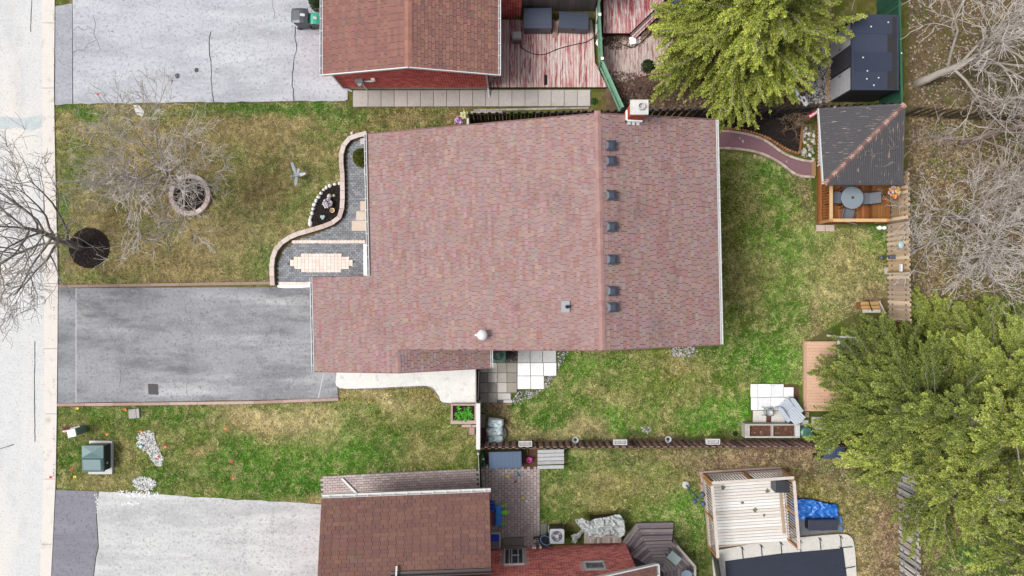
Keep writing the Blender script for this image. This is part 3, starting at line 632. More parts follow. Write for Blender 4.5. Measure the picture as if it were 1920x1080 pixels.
MB().lathe((ch.x+.06, ch.y+.14, 7.06), [(.14, 0), (.13, .14), (.105, .14), (.1, .02)], 16, C(225, 222, 220)).build('chimney_flue', M_conc, chim)
fsk = MB(); zz = zr(ch.x)
fsk.obox((cx0-.05, cy0-.05, zr(cx0)+.0), (cx1-cx0+.1, 0, -(cx1-cx0)*SL), (0, .045, 0), (0, 0, .2), (.75, .75, .75)); fsk.obox((cx0-.05, cy0-.05, zr(cx0)), (.045, 0, 0), (0, .4, 0), (0, 0, .2), (.75, .75, .75))
for k in range(3): fsk.obox((cx0+.02+.18*k, cy0-.16, zr(cx0+.1+.18*k)+.03), (.13, 0, -.13*SL), (0, .12, .0), (0, 0, .02), random.choice([C(70, 84, 100), C(230, 230, 230), C(120, 130, 140)]))
fsk.build('flashing', M_metal, chim)

# ---- the neighbour's house to the north (gable wall of red brick)
nh = thing('house', 'neighbouring house with brown gabled roof and red brick gable above a slab walk', 'house', P(780, 100))
zE, zR = 2.9, 3.95
nx0, nx1, nxr = P(605, 0, zE).x, P(934, 0, zE).x, -4.26; ny0 = 9.1; ny1 = 16.5
SN = (zR-zE)/(nxr-nx0); SN2 = (zR-zE)/(nx1-nxr)
r_ = MB()
roofplate(r_, [(nxr, ny0), (nxr, ny1), (nx0, ny1), (nx0, ny0)], lambda x: zE+(x-nx0)*SN, .1); roofplate(r_, [(nx1, ny0), (nx1, ny1), (nxr, ny1), (nxr, ny0)], lambda x: zE+(nx1-x)*SN2, .1)
nroof = r_.build('roof', M_under, nh)
PALN = [C(*c) for c in ((158, 116, 107), (154, 113, 105), (162, 119, 109), (150, 111, 105), (165, 122, 111), (156, 114, 105), (159, 118, 110))]
shingle_plane(nroof, (nx0, 0, zE), (0, 1, 0), (1, 0, SN), (nxr-nx0)*math.hypot(1, SN), lambda v: [(ny0, ny1)], .15, (.3, .3, .3001), PALN, 150, seed=8)
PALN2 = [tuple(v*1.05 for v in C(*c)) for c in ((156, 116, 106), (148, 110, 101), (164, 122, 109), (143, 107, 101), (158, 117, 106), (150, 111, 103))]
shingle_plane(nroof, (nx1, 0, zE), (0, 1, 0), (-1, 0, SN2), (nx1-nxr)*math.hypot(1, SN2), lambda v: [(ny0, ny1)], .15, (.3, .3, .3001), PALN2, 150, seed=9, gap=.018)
capm = [MB().add([(-.15, 0, -.045), (0, 0, 0), (.15, 0, -.045), (-.15, .29, -.05), (0, .29, -.005), (.15, .29, -.05)], [(0, 1, 4, 3), (1, 2, 5, 4)], c).mesh('ridge_cap', M_shing) for c in (C(176, 128, 114), C(180, 130, 116), C(170, 122, 110))]
ridge_caps(nroof, nxr, ny0, ny1, zR, lambda p: Vector(p), 0, .27)
gutter(nh, (nx0-.06, ny0-.02, zE), (nx0-.06, ny1, zE), .10, n=14); gutter(nh, (nx1+.06, ny0-.02, zE), (nx1+.06, ny1, zE), .10, n=14)
for a_, b_ in (((nx0-.1, ny0-.025, zE-.06), (nxr, ny0-.025, zR-.06)), ((nxr, ny0-.025, zR-.06), (nx1+.1, ny0-.025, zE-.06))): MB().beam(a_, b_, .04, .13).build('rake_board', M_white, nh)
wx0, wx1, wy = P(645, 166).x, P(913, 166).x, 9.36
NB = [C(*c, 2.2) for c in ((180, 84, 78), (164, 70, 68), (190, 100, 92), (156, 72, 70))]
brick_wall(nh, (wx0, wy), (wx1, wy), 0, lambda t: min(zE+(wx0+t-nx0)*SN, zE+(nx1-wx0-t)*SN2)-.12, (0, -1), pal=NB)
k_ = MB(); k_.box(wx0, wx0+.2, wy+.21, ny1, -.1, zE, NB[0]); k_.box(wx1-.2, wx1, wy+.21, ny1, -.1, zE, NB[0]); k_.build('wall', M_brick, nh)
MB().box(wx0-.03, wx1+.02, wy-.04, wy-.014, -.1, .12, C(190, 176, 168)).build('foundation', M_conc, nh)
def downspout(parent, a, base, kick, r=.04):
    a, base = Vector(a), Vector(base); m = MB()
    m.beam(a, Vector((base.x, base.y, a.z-.35)), .07, .055, (.8,)*3); m.beam((base.x, base.y, a.z-.34), (base.x, base.y, .22), .07, .055, (.8,)*3, up=(0, 1, 0)); m.beam((base.x, base.y, .24), kick, .075, .055, (.8,)*3)
    return m.build('downspout', M_white, parent)
downspout(nh, (nx0+.3, ny0+.05, zE-.1), (wx0+.02, wy-.06, 0), P(660, 171, .06)); downspout(nh, (nx1-.1, ny0-.02, zE-.1), (wx1+.06, wy-.06, 0), P(917, 183, .05))
mt = MB(); q = P(676, 153, 1.2); mt.box(q.x-.17, q.x+.17, wy-.16, wy-.012, 1.15, 1.55, C(170, 176, 180)); me_ = mt.build('electric_meter', M_metal, nh)
MB().lathe((q.x, wy-.2, 1.3), [(.01, -.08), (.1, -.08), (.1, .08), (.01, .08)], 14, C(200, 204, 206)).build('meter_dial', M_metal, me_)
mt = MB(); mt.tube([(q.x+.15, wy-.06, 1.3), (q.x+.6, wy-.06, 1.3), (q.x+.6, wy-.06, 1.5)], .035, 8, (.75,)*3); mt.box(q.x+.55, q.x+.72, wy-.12, wy-.012, 1.45, 1.62, (.75,)*3); mt.tube([(q.x, wy-.06, 1.15), (q.x+.05, wy-.08, .1)], .03, 8, (.6,)*3); mt.build('conduit', M_metal, me_)
# back extension: short brick return and grey-brown vertical siding
bx0, bx1 = P(936, 33).x, P(977, 33).x
brick_wall(nh, (bx0-.6, P(0, 33).y), (bx1, P(0, 33).y), 0, lambda t: 3.2, (0, -1), pal=NB)
m = MB(); sy = P(0, 21).y; x = P(977, 21).x; x1 = P(1113, 21).x
rnd = random.Random(2)
while x < x1:
    k = rnd.uniform(.9, 1.08); bo = MB().box(x, min(x+.135, x1), sy, sy+.03, 0, 3.2, C(142*k, 132*k, 128*k)).build('siding_board', M_wood, nh); x += .145
MB().box(bx0-.6, x1, sy+.032, sy+4, 0, 3.1, C(120, 110, 104)).build('wall', M_wood, nh)
MB().box(bx0-.6, x1+.3, sy-.25, sy+4.4, 3.2, 3.35, C(128, 88, 78)).build('roof', M_shing, nh)
m = MB(); x = x1+.08; m.beam((x+.03, sy-.05, 3.15), (x+.03, sy-.1, .5), .075, .06, (.8,)*3, up=(0, 1, 0)); m.beam((x+.03, sy-.1, .52), (x+.02, P(0, 68).y, .2), .08, .06, (.8,)*3); m.build('downspout', M_white, nh)

# ---- the neighbour's house to the south
sh = thing('house', 'neighbouring brick house with brown garage roof and white gutter by the paver strip', 'house', P(900, 1060))
a = P(603, 934, 2.7); b = P(918, 922, 2.7); U = (b-a).normalized(); Wp = Vector((U.y, -U.x, 0)); SS = .34; vs_ = (Wp+Vector((0, 0, SS))).normalized(); css = math.hypot(1, SS)
LU = (b-a).length; LV = 2.95; LV2 = 5.2; uw = 3.05
m = MB(); q = [a+U*0, b, b+Wp*LV+Vector((0, 0, LV*SS)), a+U*uw+Wp*LV+Vector((0, 0, LV*SS)), a+U*uw+Wp*LV2+Vector((0, 0, LV2*SS)), a+Wp*LV2+Vector((0, 0, LV2*SS))]
m.add(q+[p-Vector((0, 0, .12)) for p in q], [(5, 4, 3, 2, 1, 0), (6, 7, 8, 9, 10, 11)]+[(i, (i+1) % 6, 6+(i+1) % 6, 6+i) for i in range(6)])
sroof = m.build('roof', M_under, sh)
PALS = [C(*c) for c in ((136, 102, 94), (133, 99, 92), (140, 105, 95), (129, 97, 92), (142, 107, 97), (135, 101, 93), (132, 98, 93))]
shingle_plane(sroof, a+Vector((0, 0, .004)), U, vs_, LV2*css, lambda v: [(0, LU)] if v/css < LV else [(0, uw)], .165, (.34, .34, .3401), PALS, 300, seed=12)
gutter(sh, a-Wp*.07, b-Wp*.07+U*.05, .13, n=13)
m = MB(); m.obox(a+U*uw+Wp*(LV-.1)+Vector((0, 0, LV*SS)), U*(LU-uw), Wp*.12, (0, 0, .06), C(90, 80, 82)); m.obox(a+U*uw+Wp*(LV+.02)+Vector((0, 0, LV*SS)), U*(LU-uw), Wp*.05, (0, 0, .22), C(90, 80, 82)); m.build('flashing', M_metal, sh)
m = MB(); p = a+U*(uw+.25)+Wp*(LV-.2)+Vector((0, 0, LV*SS+.03)); m.beam(p-Wp*.12, p+Wp*.5+Vector((0, 0, .4)), .07, .06, (.8,)*3); m.build('downspout', M_white, sh)
g1 = a+Wp*.85+U*.5; g2 = b+Wp*.85-U*.3
brick_wall(sh, g1.xy, g2.xy, 0, lambda t: 2.7, -Wp.xy, pal=NB); 
m = MB(); q1 = g2+Wp*2.6; m.add([(*g2.xy, 0), (*q1.xy, 0), (*q1.xy, 3.4), (*g2.xy, 2.7)], [(0, 1, 2, 3)], NB[0]); q2 = g1+Wp*5; m.add([(*g1.xy, 0), (*q2.xy, 0), (*q2.xy, 4.2), (*g1.xy, 2.7)], [(3, 2, 1, 0)], NB[0]); m.build('wall', M_brick, sh)
m = MB(); p = a+Wp*.8+U*1.05; m.beam((p.x, p.y, 2.6), (p.x, p.y, .1), .07, .06, (.8,)*3, up=(0, 1, 0)); m.beam((p.x, p.y, .09), P(641, 897, .09), .1, .07, (.8,)*3); m.build('downspout', M_white, sh)
A_ = P(742, 1040, 0); A_ = Vector((-4.98, -12.35, 0)); B_ = P(1172, 1018); dW = (B_-A_).normalized(); LW = (B_-A_).length; nW = Vector((-dW.y, dW.x, 0))
def ztop(t): return min(3.55+t*.41, 3.55+(LW-t)*.41)
def wt(pxx, pyy, z): return (P(pxx, pyy, z)-A_).dot(dW)
win = [(wt(945, 1027, .25), wt(983, 1057, 2.1), .25, 2.1), (wt(1094, 1058, 2.1), wt(1137, 1070, 3.0), 2.1, 2.95)]
SB = [C(*c, 2.6) for c in ((186, 106, 98), (160, 84, 80), (190, 112, 104), (152, 92, 90), (196, 120, 108))]
brick_wall(sh, A_.xy, B_.xy, 0, ztop, nW.xy, pal=SB, holes=win)
m = MB(); q = B_+Vector((dW.y, -dW.x, 0))*5; m.add([(*B_.xy, 0), (*q.xy, 0), (*q.xy, 3.5), (*B_.xy, 3.5)], [(0, 1, 2, 3)], SB[0]); m.build('wall', M_brick, sh)
for i, (t0, t1, z0, z1) in enumerate(win):
    o = A_+nW*.02; f = MB(); Zv = Vector((0, 0, 1))
    for (aa, bb, c0, c1) in ((t0, t1, z0, z0+.07), (t0, t1, z1-.07, z1), (t0, t0+.07, z0+.07, z1-.07), (t1-.07, t1, z0+.07, z1-.07)): f.obox(o+dW*aa+Zv*c0-nW*.03, dW*(bb-aa), nW*.09, Zv*(c1-c0), (.8,)*3)
    fr = f.build('patio_door' if i == 0 else 'window', M_white, sh)
    MB().obox(o+dW*(t0+.07)+Zv*(z0+.07)-nW*.02, dW*(t1-t0-.14), nW*.015, Zv*(z1-z0-.14)).build('pane', M_glass, fr)
    if i == 0:
        f = MB()
        for tt in (.2, .34, .72): f.obox(o+dW*(t0+.07+tt*(t1-t0-.14))+Zv*(z0+.08), dW*.05, nW*.03, Zv*(z1-z0-.16), (.8,)*3)
        f.obox(o+dW*(t0+.4*(t1-t0))+Zv*(z0+.75), dW*.34, nW*.028, Zv*.06, (.8,)*3); f.build('sash', M_white, fr)
# gabled roof over it, only its corner in view
pk = LW/2; zO = .16; fr0 = A_+nW*.35
m = MB()
for t0, z0, t1, z1 in ((LW+.75, 3.3, pk, 3.3+(LW+.75-pk)*.41), (-.4, 3.4, pk, 3.3+(LW+.75-pk)*.41)):
    q = [fr0+dW*t0, fr0+dW*t1, fr0+dW*t1-nW*5, fr0+dW*t0-nW*5]; zz = (z0, z1, z1, z0)
    fs = [(0, 1, 2, 3), (7, 6, 5, 4)]+[(i, (i+1) % 4, 4+(i+1) % 4, 4+i) for i in range(4)]
    m.add([(p.x, p.y, z+.18) for p, z in zip(q, zz)]+[(p.x, p.y, z+.06) for p, z in zip(q, zz)], fs)
r2 = m.build('roof', M_under, sh)
ov = fr0+dW*(LW+.75); vv = (-dW+Vector((0, 0, .41))).normalized()
shingle_plane(r2, ov+Vector((0, 0, 3.484)), -nW, vv, (LW+.75-pk)*math.hypot(1, .41), lambda v: [(0.02, 5)], .165, (.34, .34, .3401), PALS, 0, seed=13)
m = MB(); m.beam(fr0+nW*.02+dW*(LW+.78)+Vector((0, 0, 3.42)), fr0+nW*.02+dW*pk+Vector((0, 0, 3.42+(LW+.78-pk)*.41)), .05, .17, (.8,)*3); m.build('rake_board', M_white, sh)
gutter(sh, ov+dW*.06+Vector((0, 0, 3.46)), ov+dW*.06-nW*5+Vector((0, 0, 3.46)), .12, n=6)
vents = MB()
for x, y, zb in ((1000, 1024, .5), (1003, 1022, .55), (1013, 1016, .5)):
    p = P(x, y, zb); base = A_+dW*((p-A_).dot(dW))+nW*.03; vents.tube([(base.x, base.y, .35), (base.x+nW.x*.18, base.y+nW.y*.18, .35), (base.x+nW.x*.18, base.y+nW.y*.18, .7)], .05, 8, (.82,)*3)
vents.build('vent_pipe', M_white, sh)
# ---------------------------------------------------------------- paving
def grid_pavers(parent, poly, u, bw, bh, pal, z, mat, nind=0, bond=.5, gap=.012, name='paver', skip=None, jit=0, th=.05, rnd=None):
    """running-bond pavers inside a photo-pixel polygon; u is the course direction in plan"""
    rnd = rnd or random.Random(5); pts = px(poly); u = Vector((u[0], u[1], 0)).normalized(); v = Vector((-u.y, u.x, 0)); o = pts[0]
    A = [((p-o).dot(u), (p-o).dot(v)) for p in pts]; us = [a[0] for a in A]; vs = [a[1] for a in A]
    pa = np.array(A); res = []
    r = 0; y = min(vs)
    while y < max(vs):
        x = min(us)-(bw*bond if r % 2 else 0)
        while x < max(us):
            c = inpoly(np.array([x+bw/2, x+.02, x+bw-.02, x+.02, x+bw-.02]), np.array([y+bh/2, y+.02, y+.02, y+bh-.02, y+bh-.02]), A)
            if c[0] and c.sum() >= 3:
                ctr = o+u*(x+bw/2)+v*(y+bh/2)
                if not (skip and skip(ctr)): res.append((x, y, ctr))
            x += bw
        y += bh; r += 1
    res.sort(key=lambda t: t[2].length); cache = {}
    mb = MB()
    for i, (x, y, ctr) in enumerate(res):
        ci = rnd.randrange(len(pal)); zz = z+rnd.uniform(-.003, .003)
        if i < nind:
            if ci not in cache: cache[ci] = MB().box(-bw/2+gap/2, bw/2-gap/2, -bh/2+gap/2, bh/2-gap/2, -th, 0, pal[ci]).mesh(name, mat)
            piece(parent, name, cache[ci], Matrix.Translation((ctr.x, ctr.y, zz)) @ Matrix.Rotation(math.atan2(u.y, u.x)+rnd.uniform(-jit, jit), 4, 'Z'))
        else:
            k = rnd.uniform(.92, 1.08); mb.obox(o+u*(x+gap/2)+v*(y+gap/2)+Vector((0, 0, zz-th)), u*(bw-gap), v*(bh-gap), (0, 0, th), tuple(q*k for q in pal[ci]))
    if mb.v: mb.build(name+'s', mat, parent, kind='stuff')
def one(name, label, cat, loc_px, z=0, group=None): return thing(name, label, cat, P(*loc_px, z), group)
M_sand = mk('joint sand', C(120, 114, 110), var=.3, scale=10)
# front walk
fw = struct(slab('front_walk', [(522, 537), (522, 490), (534, 466), (560, 448), (600, 436), (634, 420), (649, 398), (650, 330), (648, 290), (660, 266), (692, 254), (760, 254), (760, 520), (585, 520), (585, 537)], -.1, .012, M_sand))
GP = [C(*c) for c in ((158, 161, 167), (149, 152, 158), (166, 169, 174), (142, 145, 152), (172, 174, 178))]
TP = [C(*c, 1.25) for c in ((244, 226, 216), (250, 232, 222), (238, 216, 206), (248, 226, 210))]
cells = []
def dia(c):
    p = (c.x*SC+960, 540-c.y*SC); dy = abs(p[1]-493); dx = abs(p[0]-603)
    if dx < 34: return dy < 17.5
    return dy < 17.5-(dx-34)*.58 and dx < 62
def tan_(c):
    p = (c.x*SC+960, 540-c.y*SC); return dia(c) or (450.5 < p[1] < 456.5 and p[0] > 548)
grid_pavers(fw, [(523, 535), (523, 492), (535, 468), (560, 450), (600, 438), (635, 422), (650, 400), (651, 330), (649, 292), (661, 268), (692, 256), (760, 256), (760, 520), (585, 520), (585, 530)], (1, 0), .17, .105, GP, .05, M_stone, skip=lambda c: tan_(c) or (540-c.y*SC > 529))
rnd = random.Random(9)
tm = [MB().box(-.082, .082, -.07, .07, -.05, 0, c).mesh('tan_paver', M_stone) for c in TP]
y = 493-17.5+2.9
while y < 511:
    x = 603-62
    while x < 666:
        c = P(x, y)
        if dia(c): piece(fw, 'tan_paver', rnd.choice(tm), Matrix.Translation((c.x, c.y, .052)))
        x += 6.9
    y += 5.85
for x in np.arange(551, 688, 6.9): c = P(x, 453.5); piece(fw, 'tan_paver', rnd.choice(tm), Matrix.Translation((c.x, c.y, .052)))
for x in np.arange(526, 586, 6.9): c = P(x, 531.8); piece(fw, 'tan_paver', rnd.choice(tm), Matrix.Translation((c.x, c.y, .052)))
MB().prism(px([(521, 535.2), (583, 534.4), (583, 538), (560, 539.4), (535, 540), (521, 538.4)]), -.1, .055, (.8,)*3).build('white_edging', M_conc, fw)
for i, q in enumerate(([(660, 414), (690, 414), (690, 433), (660, 433)], [(669, 396.5), (692, 396.5), (692, 413.5), (669, 413.5)], [(677, 378), (694, 378), (694, 396), (677, 396)])):
    MB().prism(px(q), .0, .07+.05*i, C(240, 222, 204)).build('step_slab', M_conc, fw)
MB().prism(px([(683, 458), (692, 458), (696, 517), (683, 517)]), 0, .16, (.8, .79, .78)).build('porch_sill', M_conc, fw)
for q in ([(683, 312), (690, 312), (690, 328), (683, 328)], [(676, 260), (690, 260), (690, 271), (676, 271)]): MB().prism(px(q), 0, .075, C(226, 220, 214)).build('edge_slab', M_conc, fw)
def course_wall(name, label, line, wd, z0, z1, ln, pal, mat, cat='wall', gapl=.012):
    """a low wall of single cap stones following a photo-pixel polyline"""
    q = [P(a, b) for a, b in line]; seg = [(a, b, (b-a).length) for a, b in zip(q, q[1:])]; tot = sum(s[2] for s in seg)
    def at(t):
        for a, b, L in seg:
            if t <= L+1e-6: return a.lerp(b, t/L), (b-a).normalized()
            t -= L
        return seg[-1][1], (seg[-1][1]-seg[-1][0]).normalized()
    root = thing(name, label, cat, q[len(q)//2]); n = max(1, round(tot/ln)); rnd = random.Random(len(line)*7+n)
    core = MB()
    for i in range(n):
        t0, t1 = tot*i/n, tot*(i+1)/n-gapl; a, d0 = at(t0); b, d1 = at(t1); s0 = Vector((-d0.y, d0.x, 0))*wd/2; s1 = Vector((-d1.y, d1.x, 0))*wd/2; zz = z1+rnd.uniform(-.004, .004)
        m = MB(); m.add([(*p.xy, z) for z in (z1-.07 if z1 > .12 else z0, zz) for p in (a-s0, b-s1, b+s1, a+s0)], [(3, 2, 1, 0), (4, 5, 6, 7), (0, 1, 5, 4), (1, 2, 6, 5), (2, 3, 7, 6), (3, 0, 4, 7)], rnd.choice(pal)); m.build('cap_stone', mat, root)
        if z1 > .12: core.add([(*p.xy, z) for z in (z0, z1-.071) for p in (a-s0*.8, b-s1*.8, b+s1*.8, a+s0*.8)], [(3, 2, 1, 0), (4, 5, 6, 7), (0, 1, 5, 4), (1, 2, 6, 5), (2, 3, 7, 6), (3, 0, 4, 7)], tuple(.6*k for k in rnd.choice(pal)))
    if core.v: core.build('wall_core', mat, root)
    return root
CAPS = [C(240, 224, 216), C(226, 206, 196), C(220, 198, 190), C(238, 220, 212)]
def smooth(pts, n=6):
    out = []
    for i in range(len(pts)-1):
        p0, p1, p2, p3 = [np.array(pts[min(max(i+k, 0), len(pts)-1)], float) for k in (-1, 0, 1, 2)]
        for t in np.linspace(0, 1, n, endpoint=False): out.append(tuple(.5*((2*p1)+(-p0+p2)*t+(2*p0-5*p1+4*p2-p3)*t*t+(-p0+3*p1-3*p2+p3)*t**3)))
    return out+[tuple(pts[-1])]
course_wall('garden_wall', 'low curving wall of pale pink cap stones around the paver walk', smooth([(514, 535), (513.5, 490), (524, 463), (551, 443), (590, 431), (628, 417), (643, 395), (644, 330), (642, 292), (655, 263), (690, 252)]), .21, -.1, .26, .42, CAPS, M_stone)
# driveway edging
TIM = [C(206, 176, 168), C(196, 166, 158), C(212, 184, 176), C(190, 158, 148)]
course_wall('driveway_edging', 'long pinkish edging along the front lawn side of the grey driveway', [(112, 537), (260, 534.5), (509, 530.5)], .13, -.1, .10, 1.35, [C(178, 150, 138), C(190, 162, 150), C(168, 140, 130)], M_wood, 'edging')
course_wall('driveway_edging', 'pale pink edging along the utility box side of the grey driveway', [(109, 758.5), (300, 756.5), (480, 754), (636, 748)], .13, -.1, .10, 1.3, TIM, M_wood, 'edging')
# crescent flower bed
bed = struct(slab('flower_bed', smooth([(637, 345), (612, 353), (592, 378), (584, 402), (582, 420), (590, 425), (615, 417), (634, 405), (637.5, 390)]), -.05, .03, M_mulch))
flakes('mulch_chips', None, None, [smooth([(637, 345), (612, 353), (592, 378), (584, 402), (584, 422), (615, 416), (634, 405), (637, 390)])], 500, [C(50, 44, 42), C(34, 30, 30), C(70, 60, 56)], (.015, .04), M_litter, z=(.03, .05), parent=bed)
ba = smooth([(637, 344), (619, 348.5), (608, 356), (598, 370), (590, 384), (586, 400), (582, 413), (583, 422)], 2)
for i, (x, y) in enumerate(ba):
    p = P(x, y); o = MB().blob((p.x, p.y, .05), random.uniform(.075, .115), random.uniform(.075, .105), .09, C(252, 250, 245, 1.2), jit=.2).build('edging_stone', M_stone, smooth=True)
    tag(o, 'whitish round stone edging the crescent flower bed', 'stone', 'stones edging the crescent bed')
def flower_clump(name, label, ctr, r, pal, n, zt=.35, cat='flowers'):
    root = thing(name, label, cat, ctr); rnd = random.Random(n); f = MB(); l = MB()
    for i in range(n):
        a, q = rnd.random()*6.28, r*math.sqrt(rnd.random()); x, y = ctr.x+q*math.cos(a), ctr.y+q*math.sin(a); z = ctr.z+zt*(.5+.5*rnd.random())*(1-.3*q/r)
        f.lathe((x, y, z), [(.01, 0), (.035+.02*rnd.random(), .015), (.01, .03)], 6, rnd.choice(pal)); l.tube([(ctr.x+q*.4*math.cos(a), ctr.y+q*.4*math.sin(a), ctr.z), (x, y, z)], .006, 3, C(90, 110, 60))
        for k in range(2): b = rnd.random()*6.28; l.add([(x, y, z-.05), (x+.05*math.cos(b), y+.05*math.sin(b), z-.08), (x+.09*math.cos(b+.4), y+.09*math.sin(b+.4), z-.06)], [(0, 1, 2)], C(110, 130, 90))
    f.build('blossoms', M_leaf, root, kind='stuff'); l.build('stems', M_leaf, root, kind='stuff'); return root
flower_clump('flower_clump', 'lilac and white flowers in the black crescent bed', P(616, 382, .03), .22, [C(222, 190, 224), C(240, 226, 240), C(196, 160, 200), C(170, 200, 170)], 70)
def pot(name, label, ctr, r, h, c, soil, cat='pot', group=None):
    root = thing(name, label, cat, ctr, group); MB().lathe(ctr, [(r*.7, 0), (r*.95, h), (r, h), (r*1.03, h+.02), (r*.88, h+.02), (r*.85, h-.03)], 16, c).build('pot', M_plast, root, smooth=False); MB().lathe(ctr+Vector((0, 0, h-.05)), [(r*.86, 0), (r*.4, .03), (.01, .035)], 12, soil).build('soil', M_mulch if soil[0] < .06 else M_attr, root); return root
pot('flower_pot', 'small tan bowl standing in the black crescent bed', P(624.5, 395, .03), .11, .13, C(230, 206, 160), C(190, 130, 80))
h = MB(); p = P(606, 408, .03)
for s in (-1, 1): h.blob((p.x+s*.05, p.y+.04, .1), .075, .075, .06, C(196, 218, 226))
h.lathe((p.x, p.y-.02, .05), [(.01, 0), (.09, .03), (.06, .07), (.01, .09)], 8, C(196, 218, 226)); tag(h.build('heart_ornament', M_stone, smooth=True), 'pale blue heart shaped ornament in the black crescent bed', 'ornament')
for x, y, s, l in ((618, 368, .11, 'lumpy pale green stone ornament behind the lilac flowers'), (627, 367, .07, 'small white ball beside the lilac flowers')):
    p = P(x, y, .03); tag(MB().blob((p.x, p.y, .08), s, s, .09, C(226, 226, 206), jit=.15).build('garden_ornament', M_stone, smooth=True), l, 'ornament')
p = P(661, 252); tag(MB().blob((p.x, p.y+.03, .06), .09, .08, .09, C(245, 240, 240), jit=.25).build('white_stone', M_stone, smooth=True), 'white stone at the top end of the curving wall', 'stone')
# dragonfly ornament on the front lawn
df = one('dragonfly_ornament', 'grey metal dragonfly ornament standing on the front lawn', 'ornament', (562, 333))
b = P(562, 333); GM = C(150, 160, 176)
bod = MB(); bod.tube([b+Vector((-.14, -.02, .55)), b+Vector((.1, 0, .58)), b+Vector((.42, .06, .5))], [.06, .05, .02], 8, GM); bod.blob(b+Vector((-.18, -.03, .56)), .085, .085, .08, GM); bod.build('body', M_metal, df, smooth=True)
for dx, dy, ln, zz in ((-.2, .62, 1, .66), (-.02, -.48, 1, .6), (.12, .34, 1, .55), (.46, .1, 1, .6)):
    s = Vector((-dy, dx, 0)).normalized(); d = Vector((dx, dy, zz-.55)); o = b+Vector((.02, 0, .56)); m = MB()
    pts = [o-s*.03, o+d*.5-s*.075, o+d*.9-s*.06, o+d, o+d*.9+s*.05, o+d*.5+s*.075, o+s*.03]; m.add(pts+[p+Vector((0, 0, .012)) for p in pts], [tuple(range(7)), tuple(range(13, 6, -1))]+[(i, (i+1) % 7, 7+(i+1) % 7, 7+i) for i in range(7)], C(160, 168, 182)); m.build('wing', M_metal, df)
MB().tube([b+Vector((0, 0, -.02)), b+Vector((0, 0, .54))], .02, 6, C(70, 76, 86)).build('stake', M_metal, df)
# rings at the two front trees
def ring(label, cx, cy, r, stones, pal):
    c = P(cx, cy); root = thing('tree_ring', label, 'tree ring', c)
    pts = [(c.x+r*(.98+.03*random.random())*math.cos(t), c.y+r*(.98+.03*random.random())*math.sin(t)) for t in np.linspace(0, 6.283, 30, endpoint=False)]
    MB().prism(pts, -.05, .035).build('mulch', M_mulch, root)
    poly = [(x*SC+960, 540-y*SC) for x, y in pts]; flakes('mulch_chips', None, None, [poly], 480, [C(50, 44, 42), C(34, 30, 30), C(76, 64, 58)], (.015, .045), M_litter, z=(.03, .06), parent=root)
    if stones:
        n = 15
        for i in range(n):
            a0, a1 = 6.283*i/n, 6.283*(i+1)/n-.025; m = MB(); ra, rb = r*.98, r*1.25; q = []
            for z in (-.05, .16): q += [(c.x+rr*math.cos(a), c.y+rr*math.sin(a), z) for rr, a in ((ra, a0), (rb, a0), (rb, (a0+a1)/2), (rb, a1), (ra, a1), (ra, (a0+a1)/2))]
            m.add(q, [(5, 4, 3, 2, 1, 0), (6, 7, 8, 9, 10, 11)]+[(k, (k+1) % 6, 6+(k+1) % 6, 6+k) for k in range(6)], random.choice(pal)); m.build('ring_stone', M_stone, root)
ring('ring of pale pink stones around black mulch on the front lawn', 358, 366, .78, True, CAPS)
ring('bare circle of black mulch in the lawn next to the kerb', 168, 465, .95, False, None)

# side walk of concrete and its brick skirt
cw = struct(MB().prism(px(smooth([(632, 700), (636, 726), (700, 727), (760, 724), (806, 724), (822, 740), (834, 754), (893, 754)], 5)+[(893, 640), (640, 640)]), -.1, .10, C(240, 239, 235, 1.15)).build('side_walk', M_conc))
sk = smooth([(636, 727.5), (700, 728.5), (760, 725.5), (805, 725.5), (821, 741), (833, 755.5), (846, 756.5)], 8)
course_wall('brick_skirt', 'row of small dark bricks along the curved concrete side walk', sk, .07, -.05, .09, .13, [C(150, 140, 130), C(130, 118, 110), C(170, 158, 148)], M_stone, 'edging')
# slab patios
pt = struct(slab('rear_patio', [(899, 668), (1044, 668), (1044, 708), (1019, 708), (1019, 729), (962, 730), (957, 755), (899, 755)], -.08, .012, M_sand))
GS = [C(*c, 1.25) for c in ((176, 172, 162), (150, 146, 138), (200, 196, 188), (162, 156, 146), (190, 186, 178))]
def flag(poly, z, c, parent, name='slab'): return MB().prism(px(poly), -.05, z, c).build(name, M_conc, parent, bevel=.006)
xs_ = [899, 915, 932.3, 950.5, 969.5]; ys_ = [680, 698.5, 717, 736, 755]
for j in range(4):
    for i in range(4):
        if j == 3 and i > 1: continue
        flag([(xs_[i]+.4, ys_[j]+.4), (xs_[i+1]-.4, ys_[j]+.4), (xs_[i+1]-.4, ys_[j+1]-.4), (xs_[i]+.4, ys_[j+1]-.4)], .05+.003*random.random(), random.choice(GS), pt)
flag([(933, 737), (957, 737), (958, 749), (933, 749)], .055, C(230, 226, 218), pt); flag([(944, 750), (960, 749.5), (960, 755), (944, 755)], .05, C(236, 234, 230), pt)
WS = [C(252, 252, 252, 1.25), C(255, 255, 255, 1.3), C(244, 246, 248, 1.1)]
for q in ([(971, 657, 993.5, 679.5)], [(994.5, 656, 1017, 679.5)], [(1018, 656, 1042.5, 679.5)], [(970.5, 680.5, 994, 704)], [(995, 680.5, 1018.5, 704)], [(1019.5, 680.5, 1043, 704)], [(970.5, 705, 994.5, 729)], [(995.5, 705, 1019.5, 729)]):
    x0, y0, x1, y1 = q[0]; flag([(x0, y0), (x1, y0), (x1, y1), (x0, y1)], .06+.003*random.random(), random.choice(WS) if y0 > 660 else random.choice([C(214, 216, 214), C(240, 242, 244), C(206, 214, 212)]), pt)
